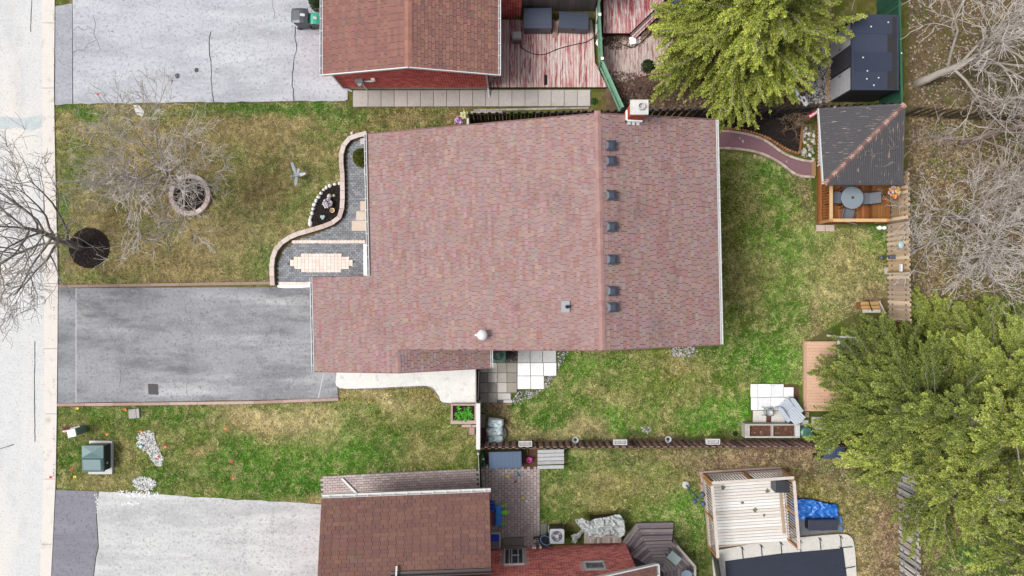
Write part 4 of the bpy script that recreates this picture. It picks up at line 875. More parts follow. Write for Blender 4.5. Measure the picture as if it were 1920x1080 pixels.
for x in np.arange(900, 958, 6): flag([(x, 756), (x+5.4, 756), (x+5.4, 758.5), (x, 758.5)], .06, random.choice([C(170, 120, 104), C(190, 150, 132)]), pt, 'edge_brick')
p2 = struct(slab('garden_patio', [(1408, 721), (1484, 721), (1497, 725), (1498, 745), (1484, 790), (1412, 792)], -.08, .006, M_soil))
for x0, y0, x1, y1 in ((1407, 720, 1419, 744), (1420, 720, 1444.5, 744), (1445.5, 720, 1468.5, 744), (1469.5, 726, 1487, 744), (1408, 745, 1420, 768.5), (1421, 745, 1444.5, 768.5), (1445.5, 745, 1469, 768.5), (1470, 745, 1488, 768), (1411.5, 769.5, 1436, 792), (1446, 769.5, 1471, 793)):
    flag([(x0, y0), (x1, y0), (x1, y1), (x0, y1)], .055+.004*random.random(), random.choice(WS) if y0 < 760 else C(238, 234, 226), p2)
for i, q in enumerate(([(1491, 788), (1515, 787.5), (1515, 806), (1493, 800)], [(1521.5, 781.5), (1534.5, 781.5), (1534.5, 805), (1521.5, 804)], [(1535.5, 781.5), (1559, 781.5), (1559, 792.5), (1535.5, 792.5)], [(1535.5, 793.5), (1559, 793.5), (1559, 806), (1535.5, 805)])): flag(q, .05+.003*i, C(226, 222, 212), p2)
nw = struct(slab('slab_walk', [(662, 169), (1108, 168), (1110, 200), (662, 201)], -.08, .006, M_sand))
edges = [662, 690.5]+[690.5+24.5*k for k in range(1, 18)]
for x0, x1 in zip(edges, edges[1:]):
    t = (x0-662)/440; flag([(x0+.3, 170-t*1), (x1-.5, 170-t*1), (x1-.5, 200-t*1), (x0+.3, 200.4-t*1)], .05+.006*random.random(), C(*[v*kk+t*14 for kk in (random.uniform(.96, 1.04),) for v in (198, 190, 184)]), nw)
grid_pavers(nw, [(882, 207), (1108, 200.5), (1108, 203), (1000, 207), (884, 213)], (1, .02), .3, .1, [C(196, 184, 172), C(180, 168, 158)], .04, M_stone, name='edge_brick')
PV = [C(*c) for c in ((206, 190, 186), (212, 197, 193), (196, 179, 175), (216, 202, 198), (202, 186, 182))]
ps = struct(slab('paver_strip', [(603, 893), (700, 887), (800, 882), (897, 879), (897, 960), (603, 960)], -.08, .008, M_sand))
grid_pavers(ps, [(604, 894), (700, 888), (800, 883), (897, 880), (897, 950), (604, 960)], (1, .05), .225, .112, PV, .045, M_stone, 150, gap=.014)
pp = struct(slab('paver_patio', [(899, 874), (1010, 878), (1013, 1025), (905, 1032)], -.08, .008, M_sand))
grid_pavers(pp, [(900, 874), (1009, 877), (1012, 1024), (905, 1032)], (0, 1), .225, .15, PV, .045, M_stone, 300, gap=.016, rnd=random.Random(3))
# curved red path, its kerb stones and log edging
path = struct(slab('garden_path', smooth([(1320, 247), (1345, 247), (1390, 252), (1430, 265), (1468, 292), (1500, 303), (1527, 306)])+smooth([(1527, 329), (1495, 325), (1460, 300), (1420, 283), (1375, 276), (1340, 276), (1320, 276)]), -.08, .05, M_path))
KB = [C(212, 190, 178), C(200, 176, 164), C(222, 202, 192)]
course_wall('path_edging', 'pale kerb stones on the lawn side of the curved purple path', smooth([(1330, 278), (1375, 279), (1420, 286), (1458, 303), (1493, 328), (1527, 332)]), .11, -.05, .085, .24, KB, M_stone, 'edging')
course_wall('path_edging', 'pale kerb stones on the mulch side of the curved purple path', smooth([(1330, 245), (1345, 245), (1391, 250), (1431, 262.5), (1470, 289), (1502, 300.5), (1526, 303.5)]), .11, -.05, .085, .24, KB, M_stone, 'edging')
mbd = struct(slab('mulch_bed', [(1300, 210), (1500, 207), (1502, 240), (1498, 285), (1470, 278), (1430, 254), (1390, 243), (1340, 238), (1300, 238)], -.05, .02, M_mulch))
flakes('mulch_chips', None, None, [[(1300, 212), (1500, 209), (1498, 283), (1470, 277), (1430, 253), (1390, 242), (1340, 238)]], 330, [C(44, 38, 38), C(30, 26, 28), C(64, 54, 50)], (.015, .045), M_litter, z=(.02, .05), parent=mbd)
LOG = [C(178, 128, 84), C(192, 142, 96), C(160, 112, 74)]
le = smooth([(1325, 240.5), (1345, 241), (1391, 246), (1432, 258), (1472, 281), (1497, 290)], 10)
root = thing('log_edging', 'row of short orange brown half logs between mulch bed and purple path', 'edging', P(1410, 250))
q = [P(a, b) for a, b in le]; acc = 0
for a, b in zip(q, q[1:]):
    d = (b-a).normalized(); L = (b-a).length; t = 0
    while acc < L:
        c = a+d*acc; k = random.random()
        MB().lathe((c.x, c.y, -.05), [(.062, 0), (.06, .26+.03*k), (.045, .28+.03*k)], 7, random.choice(LOG)).build('log', M_wood, root); acc += .135
    acc -= L
course_wall('log_edging', 'brown wooden edging between the rock bed and the mulch bed', [(1503, 218), (1502, 250), (1498, 284)], .09, -.05, .14, .5, LOG, M_wood, 'edging')
flakes('rock_bed', 'pale rocks heaped between the log edging and the pavilion', 'rocks', [[(1505, 240), (1527, 240), (1527, 300), (1505, 298), (1498, 288)]], 60, [C(214, 206, 194), C(186, 176, 164), C(236, 232, 226), C(160, 150, 138)], (.06, .13), M_gravel, z=(.0, .03), thick=True)
MB().prism(px([(1520.5, 304), (1528, 303), (1528, 331), (1520.5, 331)]), 0, .10, C(176, 140, 104)).build('path_sill', M_wood, path)

# ---------------------------------------------------------------- fences
def board_fence(name, label, A, B, h, bw, pitch, palA, palB, mat, t=.022, alt=True, posts=2.4, postc=None, jit=0., z0=.03, cat='fence', rails=True, capw=0, postcap=None, lowg=None):
    A, B = Vector((A.x, A.y, 0)), Vector((B.x, B.y, 0)); d = B-A; L = d.length; d.normalize(); n = Vector((-d.y, d.x, 0)); root = thing(name, label, cat, A.lerp(B, .5)); rnd = random.Random(int(L*100))
    meshes = {}
    k = 0; x = bw/2
    while x < L-bw/2+.001:
        side = (1 if k % 2 else -1) if alt else 1; ci = rnd.randrange(len(palA)); pal = palA if side > 0 else palB
        key = (side, ci, rnd.randrange(2))
        if key not in meshes: meshes[key] = MB().box(-bw/2, bw/2, -t/2, t/2, z0, h+.012*key[2], pal[ci]).mesh('board', mat)
        c = A+d*x+n*side*(.032 if alt else .03)
        piece(root, 'board', meshes[key], Matrix.Translation(c) @ Matrix.Rotation(math.atan2(d.y, d.x), 4, 'Z') @ Matrix.Rotation(rnd.uniform(-jit, jit), 4, 'Y')); x += pitch; k += 1
    if rails:
        for z in (.35, h-.3): MB().beam(A+Vector((0, 0, z)), B+Vector((0, 0, z)), .038, .085, postc or palA[0]).build('rail', mat, root)
    if capw: MB().beam(A+Vector((0, 0, h+.035)), B+Vector((0, 0, h+.035)), capw, .035, postc or palA[0]).build('cap_rail', mat, root)
    m = max(1, round(L/posts))
    for i in range(m+1):
        c = A+d*(L*i/m); o = MB().box(c.x-.045, c.x+.045, c.y-.045, c.y+.045, -.1, h+.06, postc or palA[0]).build('post', mat, root)
        if postcap: MB().box(c.x-.06, c.x+.06, c.y-.06, c.y+.06, h+.062, h+.09, postcap).build('post_cap', mat, o)
    return root
BK = [C(66, 62, 64), C(54, 50, 52), C(76, 70, 72)]
def PB(x, y, z): return P(x, y, z)                     # a fence line read along its top edge
board_fence('board_fence', 'black alternating board fence between the long house and the slab walk', PB(880, 213, 1.75), PB(1520, 200, 1.75), 1.75, .14, .165, BK, BK, M_wood, postc=C(60, 56, 58))
board_fence('board_fence', 'black alternating board fence running behind the corner pavilion', PB(1524, 199.6, 1.75), PB(1690, 193, 1.75), 1.75, .14, .165, BK, [C(90, 84, 80)]*3, M_wood, postc=C(60, 56, 58))
PU = [C(*c, 2.3) for c in ((136, 108, 108), (124, 98, 100), (146, 118, 116))]
board_fence('board_fence', 'purplish brown alternating board fence with hanging planters', PB(902, 840, 1.35), PB(1585, 838, 1.35), 1.35, .13, .155, PU, [C(*c, 2.2) for c in ((110, 84, 86), (98, 76, 78), (118, 92, 92))], M_wood, postc=C(110, 84, 84))
WD = [C(*c, 1.5) for c in ((196, 176, 152), (178, 158, 138), (214, 192, 164), (186, 158, 122), (164, 146, 130))]
board_fence('picket_fence', 'weathered tan alternating board fence beside the corner pavilion', P(1662, 330), P(1666, 600), 1.75, .135, .112, WD, WD, M_wood, jit=.008, postc=C(150, 130, 108))
GW = [C(*c, 1.4) for c in ((176, 172, 168), (156, 152, 150), (194, 190, 186), (166, 154, 146), (146, 142, 142))]
board_fence('picket_fence', 'grey weathered leaning board fence running out beyond the conifers', P(1682, 860), P(1690, 1180), 1.6, .145, .165, GW, GW, M_wood, jit=.03, postc=C(140, 134, 128))
board_fence('picket_fence', 'mossy wooden fence heading away behind the pavilion corner', P(1690, 216), P(1960, 232), 1.5, .14, .19, [C(130, 118, 80), C(116, 104, 74), C(142, 126, 90)], [C(120, 108, 80)]*3, M_wood, postc=C(110, 100, 74), jit=.02)
GR = [C(112, 158, 132), C(122, 168, 142), C(100, 146, 122)]
board_fence('green_fence', 'pale green slatted fence panel slanting down to the black fence', P(1123, 130), P(1160, 212), 1.15, .09, .10, GR, GR, M_wood, alt=False, postc=C(140, 190, 160), capw=.09)
board_fence('green_fence', 'pale green fence between the two red decks', P(1113, -30), P(1122, 128), 1.3, .11, .118, [C(150, 170, 150), C(130, 150, 130), C(170, 180, 166)], GR, M_wood, alt=False, postc=C(120, 166, 140), capw=.08, postcap=(.8, .8, .8))
DG = [C(44, 92, 70), C(52, 102, 78), C(40, 84, 64)]
board_fence('green_fence', 'dark green board fence behind the dark garden shed', PB(1690, 190, 1.8), PB(1684, -80, 1.8), 1.8, .14, .145, DG, DG, M_wood, alt=False, postc=C(60, 110, 84), capw=.09)
# white gate wall beside the planter
A = P(896.5, 757); wg = one('white_gate', 'tall white panel gate standing between planter and soil bags', 'gate', (896, 797))
MB().box(P(0, 0).x*0+P(893.5, 0, 1.5).x, P(899.5, 0, 1.5).x, P(0, 842, 1.5).y, P(0, 757, 1.5).y, .05, 1.48, (.8, .8, .8)).build('panel', M_white, wg)
MB().box(P(892.8, 0, 1.5).x, P(900.2, 0, 1.5).x, P(0, 842.6, 1.5).y, P(0, 756.4, 1.5).y, 1.481, 1.53, (.82, .82, .82)).build('top_rail', M_white, wg)
board_fence('side_fence', 'narrow dark fence with white edge beside the strip of pavers', P(899, 838), P(903, 935), 1.3, .12, .135, [C(60, 56, 54)]*3, [C(60, 56, 54)]*3, M_wood, alt=False, postc=C(210, 205, 200))
gt = one('garden_gate', 'open dark metal gate at the edge of the grey slab patio', 'gate', (897, 715))
for i, (a, b) in enumerate((((894.5, 690), (894.5, 752)), ((900, 690), (898.5, 742)))):
    A_, B_ = P(*a), P(*b); MB().beam(A_+Vector((0, 0, .6)), B_+Vector((0, 0, .6)), .045, 1.1, (C(176, 168, 160), C(28, 28, 30))[i]).build(('gate_post_board', 'gate_leaf')[i], M_metal, gt)
# ---------------------------------------------------------------- decks
def clip_boards(root, poly, along, bw, z0, z1, pal, mat, gap=.012, name='board', bow=.0):
    """single boards filling a plan polygon (world xy), running along 'y' or 'x'"""
    pts = [(p[0], p[1]) for p in poly]; ax = 0 if along == 'y' else 1; rnd = random.Random(len(pts)+int(abs(pts[0][0])*10))
    lo, hi = min(p[ax] for p in pts), max(p[ax] for p in pts); t = lo
    def cut(s):
        r = []
        for (a, b) in zip(pts, pts[1:]+pts[:1]):
            if (a[ax]-s)*(b[ax]-s) < 0: r.append(a[1-ax]+(b[1-ax]-a[1-ax])*(s-a[ax])/(b[ax]-a[ax]))
        return sorted(r)
    while t < hi-.03:
        c0, c1 = cut(t+.012), cut(min(t+bw, hi)-.012)
        if len(c0) >= 2 and len(c1) >= 2:
            a0, b0, a1, b1 = c0[0], c0[-1], c1[0], c1[-1]; x0, x1 = t+gap/2, min(t+bw, hi)-gap/2; zz = z1+rnd.uniform(-.004, .004)
            q = [(x0, a0), (x1, a1), (x1, b1), (x0, b0)]
            if ax == 1: q = [(y, x) for x, y in q]
            MB().prism(q, z0, zz, rnd.choice(pal)).build(name, mat, root)
        t += bw
def wp(poly, z=0): return [P(a, b, z).xy for a, b in poly]
RD = [C(*c, 1.1) for c in ((190, 96, 102), (178, 84, 92), (204, 124, 126), (176, 92, 94), (220, 170, 166), (196, 120, 118), (228, 190, 184))]
d1 = one('red_deck', 'low red deck of worn peeling boards behind the red brick gable', 'deck', (1020, 110))
clip_boards(d1, wp([(905, 39), (1112, 39), (1112, 112), (1137, 165), (905, 165)]), 'y', .125, .1, .14, RD, M_red)
MB().prism([v for v in wp([(905, 38), (1111, 38), (1111, 112), (1135, 166.3), (905, 166.3)])], -.05, .085, C(70, 50, 48)).build('joists', M_wood, d1)
d2 = one('red_deck', 'higher red and white deck with diagonal step beside the conifer', 'deck', (1180, 30))
clip_boards(d2, wp([(1131, -60), (1300, -60), (1243, 2), (1181, 62), (1131, 62)], .5), 'y', .135, .46, .5, RD[:4], M_red)
MB().prism(wp([(1131, -60), (1299, -60), (1242, 2), (1180.4, 61), (1131, 61)], .45), 0, .44, C(120, 40, 48)).build('skirt', M_wood, d2)
for k in range(3):
    o = 3.2*k; MB().prism(wp([(1182+o, 63+o*.9), (1246+o, 1+o*.9), (1248.6+o, 3+o*.9), (1184.6+o, 65.2+o*.9)], .3), .2-.03*k, .3-.05*k, random.choice(RD)).build('step_board', M_red, d2)
d3 = one('faded_deck', 'faded low boardwalk with peeling paint scattered with leaves', 'deck', (1185, 120))
clip_boards(d3, wp([(1132, 88), (1180, 70), (1262, 68), (1262, 130), (1180, 150), (1132, 165)]), 'y', .135, .03, .06, [(1, 1, 1)], M_faded)
flakes('leaf_litter', 'brown leaves lying on the faded boardwalk below the red step', 'leaf litter', [[(1132, 66), (1190, 66), (1240, 40), (1200, 90), (1150, 95), (1134, 90)], [(1134, 130), (1200, 140), (1240, 170), (1170, 200)]], 200, LEAFPAL[:4], (.03, .07), M_litter, z=(.06, .08))
def chest(name, label, ctr, wx, wy, h, ang, c1, c2, z=0, slope=.06, cat='storage box', ribs='x', n=6):
    root = thing(name, label, cat, ctr); Tm = Matrix.Translation(ctr) @ Matrix.Rotation(ang, 4, 'Z'); T = lambda p: Tm @ p
    MB(T).add([(-wx/2+.03, -wy/2+.02, 0), (wx/2-.03, -wy/2+.02, 0), (wx/2-.03, wy/2-.03, 0), (-wx/2+.03, wy/2-.03, 0), (-wx/2+.01, -wy/2+.05, h-.06), (wx/2-.01, -wy/2+.05, h-.06), (wx/2-.01, wy/2-.02, h-.06), (-wx/2+.01, wy/2-.02, h-.06)],
        [(3, 2, 1, 0), (4, 5, 6, 7), (0, 1, 5, 4), (1, 2, 6, 5), (2, 3, 7, 6), (3, 0, 4, 7)], c2).build('body', M_plast, root, bevel=.015)
    m = MB(T); m.obox((-wx/2, -wy/2+.03, h-.055), (wx, 0, 0), (0, wy-.03, slope), (0, 0, .06), c1); lid = m.build('lid', M_plast, root, bevel=.012)
    m = MB(T)
    for k in range(n):
        if ribs == 'y': x = -wx/2+wx*(k+.5)/n; m.obox((x-.008-.03, -wy/2+.09, h+.0055), (.075, 0, 0), (0, wy-.16, slope*.86), (0, 0, .012), tuple(v*1.08 for v in c1))
        else: y = -wy/2+.06+(wy-.08)*(k+.2)/n; m.obox((-wx/2+.03, y, h+.006+slope*(y+wy/2)/wy), (wx-.06, 0, 0), (0, (wy-.1)/n*.8, slope/n*.8), (0, 0, .008), tuple(v*1.06 for v in c1))
    m.build('lid_ribs', M_plast, lid)
    MB(T).box(-.07, .07, -wy/2-.005, -wy/2+.04, h-.13, h-.06, tuple(v*.5 for v in c1)).build('latch', M_plast, root)
    return root
NVY = C(78, 86, 108)
q = P(1007.5, 45, .3); chest('storage_chest', 'navy storage chest with plain lid on the red deck', Vector((q.x, q.y+.05, .14)), 1.3, .95, .66, 0, NVY, C(104, 108, 122), n=1)
q = P(1074.5, 47, .3); chest('storage_chest', 'navy storage chest with planked lid on the red deck', Vector((q.x, q.y+.03, .14)), 1.36, .78, .55, R(-3), C(72, 80, 100), C(96, 100, 112), n=5)
q = P(1040, 58, .2); lb = MB(); lb.obox(Vector((q.x-.1, q.y-.3, .14)), (.22, .05, 0), (.05, .62, .3), (0, 0, .03), C(196, 164, 146)); tag(lb.build('leaning_board', M_wood), 'tan board leaning between the two navy chests', 'board')
q = P(969, 75, .2); hp = thing('utility_box', 'small grey metal utility box on the red deck by a black cord', 'box', Vector((q.x, q.y, .14)))
MB().box(q.x-.2, q.x+.2, q.y-.16, q.y+.2, .14, .62, C(130, 130, 136)).build('cabinet', M_metal, hp, bevel=.01); MB().box(q.x-.21, q.x+.21, q.y-.1, q.y+.22, .622, .68, C(190, 188, 188)).build('lid', M_metal, hp, bevel=.015)
cord = [(974, 84), (985, 94), (1003, 101.5), (1022, 101.5), (1045, 92), (1075, 84), (1098, 79), (1112, 71)]
tag(MB().tube([P(a, b, .17) for a, b in smooth(cord)]+[P(1120, 62, 1.0), P(1130, 50, 1.42)], .017, 6, C(40, 32, 32)).build('power_cord', M_plast), 'black power cord looping across the red deck boards', 'cord')
tag(MB().tube([P(a, b, .1) for a, b in smooth([(1136, 60), (1150, 74), (1180, 88), (1195, 84), (1214, 68), (1230, 45), (1236, 20)])], .017, 6, C(40, 32, 32)).build('power_cord', M_plast), 'black power cord trailing over leaves below the diagonal step', 'cord')
m = MB(); m.obox(P(1181, 85, .07), (.3, .06, 0), (-.05, .34, 0), (0, 0, .1), (.8, .8, .79)); tag(m.build('white_block', M_conc, bevel=.02), 'small white block lying in the leaves below the red step', 'block')
m = MB(); q = P(1117, 81, .2); m.add([q, q+Vector((.1, .3, .1)), q+Vector((.32, .15, .28)), q+Vector((.16, -.25, .05)), q-Vector((0, 0, .03))], [(0, 3, 2, 1), (4, 1, 2, 3)], (.8, .8, .8)); tag(m.build('white_sheet', M_tarp), 'scrap of white sheet caught on the pale green fence', 'sheet')
MB().prism(wp([(1020, 142), (1026, 142), (1026, 161), (1020, 161)]), .138, .1475, C(28, 22, 22)).build('gap_shade', M_mulch, d1)  # no board is cut; a dark slab paints the shade of the hole
# ---- corner pavilion
gz = one('pavilion', 'corner pavilion with ribbed dark roof over an orange wood deck', 'pavilion', (1610, 330))
ft = [P(1536, 205).xy, P(1668, 205).xy, P(1668, 421).xy, P(1536, 421).xy]
gx0, gx1, gy0, gy1 = P(1533, 0).x, P(1663, 0).x, P(0, 419).y, P(0, 215).y
OW = [C(176, 110, 62), C(164, 98, 54), C(188, 122, 72), C(154, 92, 52), C(196, 134, 84)]
clip_boards(gz, [(gx0+.12, gy0), (gx1, gy0), (gx1, gy1), (gx0+.12, gy1)], 'y', .14, .2, .24, OW, M_wood, name='floor_board')
MB().box(gx0+.1, gx1+.02, gy0-.03, gy1, -.05, .19, C(120, 74, 44)).build('floor_frame', M_wood, gz)
MB().box(gx0-.04, gx0+.1, gy0-.05, gy1, .0, .2, C(160, 98, 54)).build('fascia_step', M_wood, gz)
CRM = C(236, 196, 142); zt = 1.22; ryA = P(0, 346, 1.2).y
for nm, a, b in (('top_rail', (gx0+.06, gy0, zt), (gx0+.06, gy1-2, zt)), ('top_rail', (gx0+.1, gy0+.03, zt+.002), (P(1664, 0, 1.2).x, gy0+.03, zt+.002))): MB().beam(a, b, .14, .05, CRM).build(nm, M_wood, gz)
MB().beam((gx0+.02, gy0, .3), (gx0+.02, gy1-2, .3), .05, .08, C(186, 124, 72)).build('bottom_rail', M_wood, gz)
bm = MB().box(-.02, .02, -.02, .02, .26, zt-.03, C(178, 112, 62)).mesh('baluster', M_wood)
y = gy0+.1
while y < gy1-1.9: piece(gz, 'baluster', bm, Matrix.Translation((gx0+.04, y, 0))); y += .125
x = gx0+.15
while x < P(1664, 0, 1.2).x: piece(gz, 'baluster', bm, Matrix.Translation((x, gy0+.03, 0))); x += .125
for x, y, hh in ((gx0+.06, gy0+.02, zt+.06), (P(1664, 0, 1.2).x, gy0+.03, zt+.06), (gx0+.1, P(0, 335, 1.5).y, 2.1), (gx0+.1, gy1-.3, 2.3), (16.6, gy1-.3, 2.5), (16.7, P(0, 335, 1.5).y, 2.3)): MB().box(x-.06, x+.06, y-.06, y+.06, -.05, hh, C(214, 160, 104)).build('post', M_wood, gz)
bx0 = P(1635, 0, .6).x  # bench along the fence side
clip_boards(gz, [(bx0, gy0+.16), (gx1-.2, gy0+.16), (gx1-.2, gy1-.4), (bx0, gy1-.4)], 'y', .12, .6, .64, [C(150, 100, 52), C(160, 110, 60)], M_wood, name='bench_board')
MB().box(bx0+.03, gx1-.25, gy0+.2, gy1-.45, .25, .59, C(140, 92, 50)).build('bench_front', M_wood, gz)
MB().beam((gx1-.1, gy0+.25, .95), (gx1-.1, P(0, 345, 1).y+.4, .95), .07, .6, C(176, 150, 120)).build('bench_back', M_wood, gz)
zlo, zhi = 2.1, 2.75
NW, NE, SE, SW = P(1536, 203, 2.4), P(1698, 194, zhi), P(1693, 345, 2.42), P(1545, 345, zlo)
rib_w = .085
def ribbed(name, tri, rm):
    """a sloping triangular panel with ribs: tri = (p, q, r); ribs run from edge p-q across to the hip"""
    p, q, r = tri; n = (q-p).cross(r-p).normalized(); n = n if n.z > 0 else -n; m = MB()
    m.add([p, q, r, p-n*.05, q-n*.05, r-n*.05], [(0, 1, 2), (5, 4, 3), (0, 3, 4, 1), (1, 4, 5, 2), (2, 5, 3, 0)]); return m.build(name, rm, gz), n
pw, nw_ = ribbed('roof_panel', (SW, NW, NE), M_ribs); pe, ne_ = ribbed('roof_panel', (SW, NE, SE), M_ribs2)
m1, m2 = MB(), MB()
for k in range(1, 42):
    t = k/42; a = SW.lerp(NW, t); b = SW.lerp(NE, t); m1.beam(a+nw_*.012, b+nw_*.012, .045, .05, up=nw_)
    a = SE.lerp(NE, t) ; a = SW.lerp(SE, t); b = SW.lerp(NE, t); m2.beam(a+ne_*.012, b+ne_*.012, .045, .05, up=ne_)
m1.build('roof_ribs', M_ribs, pw, kind='stuff'); m2.build('roof_ribs', M_ribs2, pe, kind='stuff')
hd = (NE-SW); L = hd.length; hd.normalize(); n_ = 19; hs_ = Vector((-hd.y, hd.x, 0)).normalized(); HP = [C(198, 156, 142), C(160, 124, 116), C(210, 168, 152), C(136, 106, 102)]
for k in range(n_):
    o = SW+hd*(L*k/n_)+Vector((0, 0, .03+.01*(k % 2))); w_ = .13; m = MB(); d_ = hd*(L/n_*(1.05 if k < n_-1 else .8))
    m.add([o-hs_*w_-Vector((0, 0, .03)), o+Vector((0, 0, .03)), o+hs_*w_-Vector((0, 0, .03)), o+d_-hs_*w_-Vector((0, 0, .03)), o+d_+Vector((0, 0, .025)), o+d_+hs_*w_-Vector((0, 0, .03)), o-Vector((0, 0, .06))], [(0, 3, 4, 1), (1, 4, 5, 2), (0, 1, 6), (1, 2, 6)], HP[(k*7) % 4]); m.build('hip_cap', M_shing, gz)
MB().beam(SW+Vector((-.03, 0, -.06)), NW+Vector((-.03, 0, -.06)), .04, .12, (.8,)*3).build('fascia', M_white, gz)
MB().beam(SW+Vector((0, -.03, -.06)), SE+Vector((0, -.03, -.06)), .04, .12, C(90, 86, 88)).build('fascia', M_wood, gz)
lat = MB(); lx = gx0-.1; ya, yb = P(0, 308, .6).y, P(0, 216, .6).y    # white lattice screen
for s_ in (-1, 1):
    y = ya-1.7
    while y < yb+1.7:
        for i in range(12):
            t = i/12; y0, y1 = y+s_*1.6*t, y+s_*1.6*(t+1/12)
            if ya < min(y0, y1) and max(y0, y1) < yb: lat.beam((lx+.012*s_, y0, .28+1.6*t), (lx+.012*s_, y1, .28+1.6*(t+1/12)), .012, .045, (.82,)*3, up=(1, 0, 0))
        y += .17
lat.build('lattice_screen', M_white, gz)
for y in (ya, yb): MB().box(lx-.035, lx+.035, y-.035, y+.035, .24, 1.95, (.82,)*3).build('lattice_post', M_white, gz)
MB().beam((lx-.01, ya, 1.9), (lx-.01, yb, 1.9), .07, .06, (.82,)*3).build('lattice_rail', M_white, gz)
# things in it
def patio_chair(label, ctr, ang):
    root = thing('patio_chair', label, 'chair', ctr, 'chairs around the glass table'); Tm = Matrix.Translation(ctr) @ Matrix.Rotation(ang, 4, 'Z'); T = lambda p: Tm @ p; gcol = C(120, 124, 134); dk = C(46, 46, 52)
    MB(T).obox((-.26, -.24, .42), (.52, 0, 0), (0, .5, -.03), (0, 0, .025), gcol).build('seat', M_plast, root); MB(T).obox((-.26, .25, .42), (.52, 0, 0), (0, .2, .5), (0, .03, 0), C(138, 142, 152)).build('backrest', M_plast, root)
    for s in (-1, 1):
        MB(T).tube([(s*.29, -.26, 0), (s*.29, -.24, .62), (s*.29, .3, .66)], .017, 6, dk).build('arm', M_metal, root); MB(T).tube([(s*.27, .32, 0), (s*.27, .24, .44), (s*.27, .46, .95)], .017, 6, dk).build('leg', M_metal, root)
    return root
tc = P(1597, 371, .9); tc.z = .24
gt_ = thing('glass_table', 'round glass table with umbrella hole on the orange deck', 'table', tc)
M_tglass = mk('frosted glass', C(150, 162, 172), var=.06, bump=0, rough=.15, spec=.6)
MB().lathe(tc+Vector((0, 0, .70)), [(.02, 0), (.5, 0), (.51, .01), (.5, .02), (.03, .02)], 32).build('top', M_tglass, gt_)
MB().lathe(tc+Vector((0, 0, .722)), [(.02, 0), (.055, .0), (.055, .04), (.03, .05)], 12, C(60, 56, 56)).build('umbrella_ring', M_plast, gt_)
for k in range(4): a = .78+k*1.571; MB().tube([tc+Vector((.4*math.cos(a), .4*math.sin(a), 0)), tc+Vector((.3*math.cos(a), .3*math.sin(a), .7))], .02, 6, C(50, 50, 54)).build('leg', M_metal, gt_)
for lb_, dx, dy, an in (('sling chair tucked at the glass table beside the balusters', -.62, .03, R(90)), ('sling chair at the glass table facing away from the bench', .72, .0, R(-90)), ('sling chair turned at an angle at the table by the cream rail', -.05, -.72, R(168)), ('sling chair at the glass table half under the ribbed roof', -.1, .72, R(0))): patio_chair(lb_, tc+Vector((dx, dy, 0)), an)
flower_clump('flower_basket', 'red white and yellow flowers in a basket on the pavilion post', P(1673, 361, 1.45), .26, [C(214, 60, 50), C(240, 240, 244), C(236, 200, 60), C(220, 226, 240), C(226, 120, 60)], 90, .3)
MB().tube([Vector((P(1673, 361, 1.45).x, P(1673, 361, 1.45).y, 0)), P(1673, 361, 1.45)], .03, 6, C(120, 90, 60)).build('flower_stand', M_wood, bpy.data.objects['flower_basket'])
m = MB(); q = P(1653, 427, .1); m.blob((q.x-.1, q.y, .12), .14, .1, .12, (.82,)*3); m.blob((q.x+.12, q.y, .1), .12, .09, .1, (.82,)*3); m.blob((q.x-.18, q.y+.02, .26), .07, .07, .07, (.82,)*3); tag(m.build('lawn_ornament', M_plast, smooth=True), 'white ornament on the grass against the pavilion rail', 'ornament')
for i, (a, b) in enumerate(((1529.5, 1545.5), (1546.5, 1563))): 
    o = MB().prism(px([(a, 422), (b, 422), (b, 434), (a, 434)]), -.05, .07+.004*i, C(222, 198, 184)).build('step_slab', M_conc); tag(o, 'pinkish stepping slab set in grass below the pavilion corner', 'slab', 'pavilion stepping slabs')
sg = one('hanging_sign', 'small red and white sign beside the white lattice screen', 'sign', (1526, 214)); q = P(1527, 213, 1.6); Tm = Matrix.Translation(q) @ Matrix.Rotation(R(32), 4, 'Z') @ Matrix.Rotation(R(-20), 4, 'X'); T = lambda p: Tm @ p
MB(T).box(-.3, .3, -.1, .1, -.01, .01, C(190, 50, 60)).build('board', M_metal, sg)
for k in range(6): MB(T).box(-.25+.085*k, -.19+.085*k, -.05, .05-.02*(k % 2), .0105, .014, (.82,)*3).build('lettering', M_white, sg)
MB().tube([(q.x, q.y, 0), (q.x, q.y, 1.58)], .02, 6, C(120, 90, 60)).build('stake', M_wood, sg)
m = MB(); q = P(1515.5, 219, .2); m.blob((q.x, q.y, .18), .12, .12, .15, C(70, 170, 220)); m.lathe((q.x, q.y, .3), [(.05, 0), (.06, .03), (.03, .04)], 10, C(90, 190, 230)); tag(m.build('blue_jug', M_plast, smooth=True), 'bright blue jug between the rock bed and the red sign', 'jug')
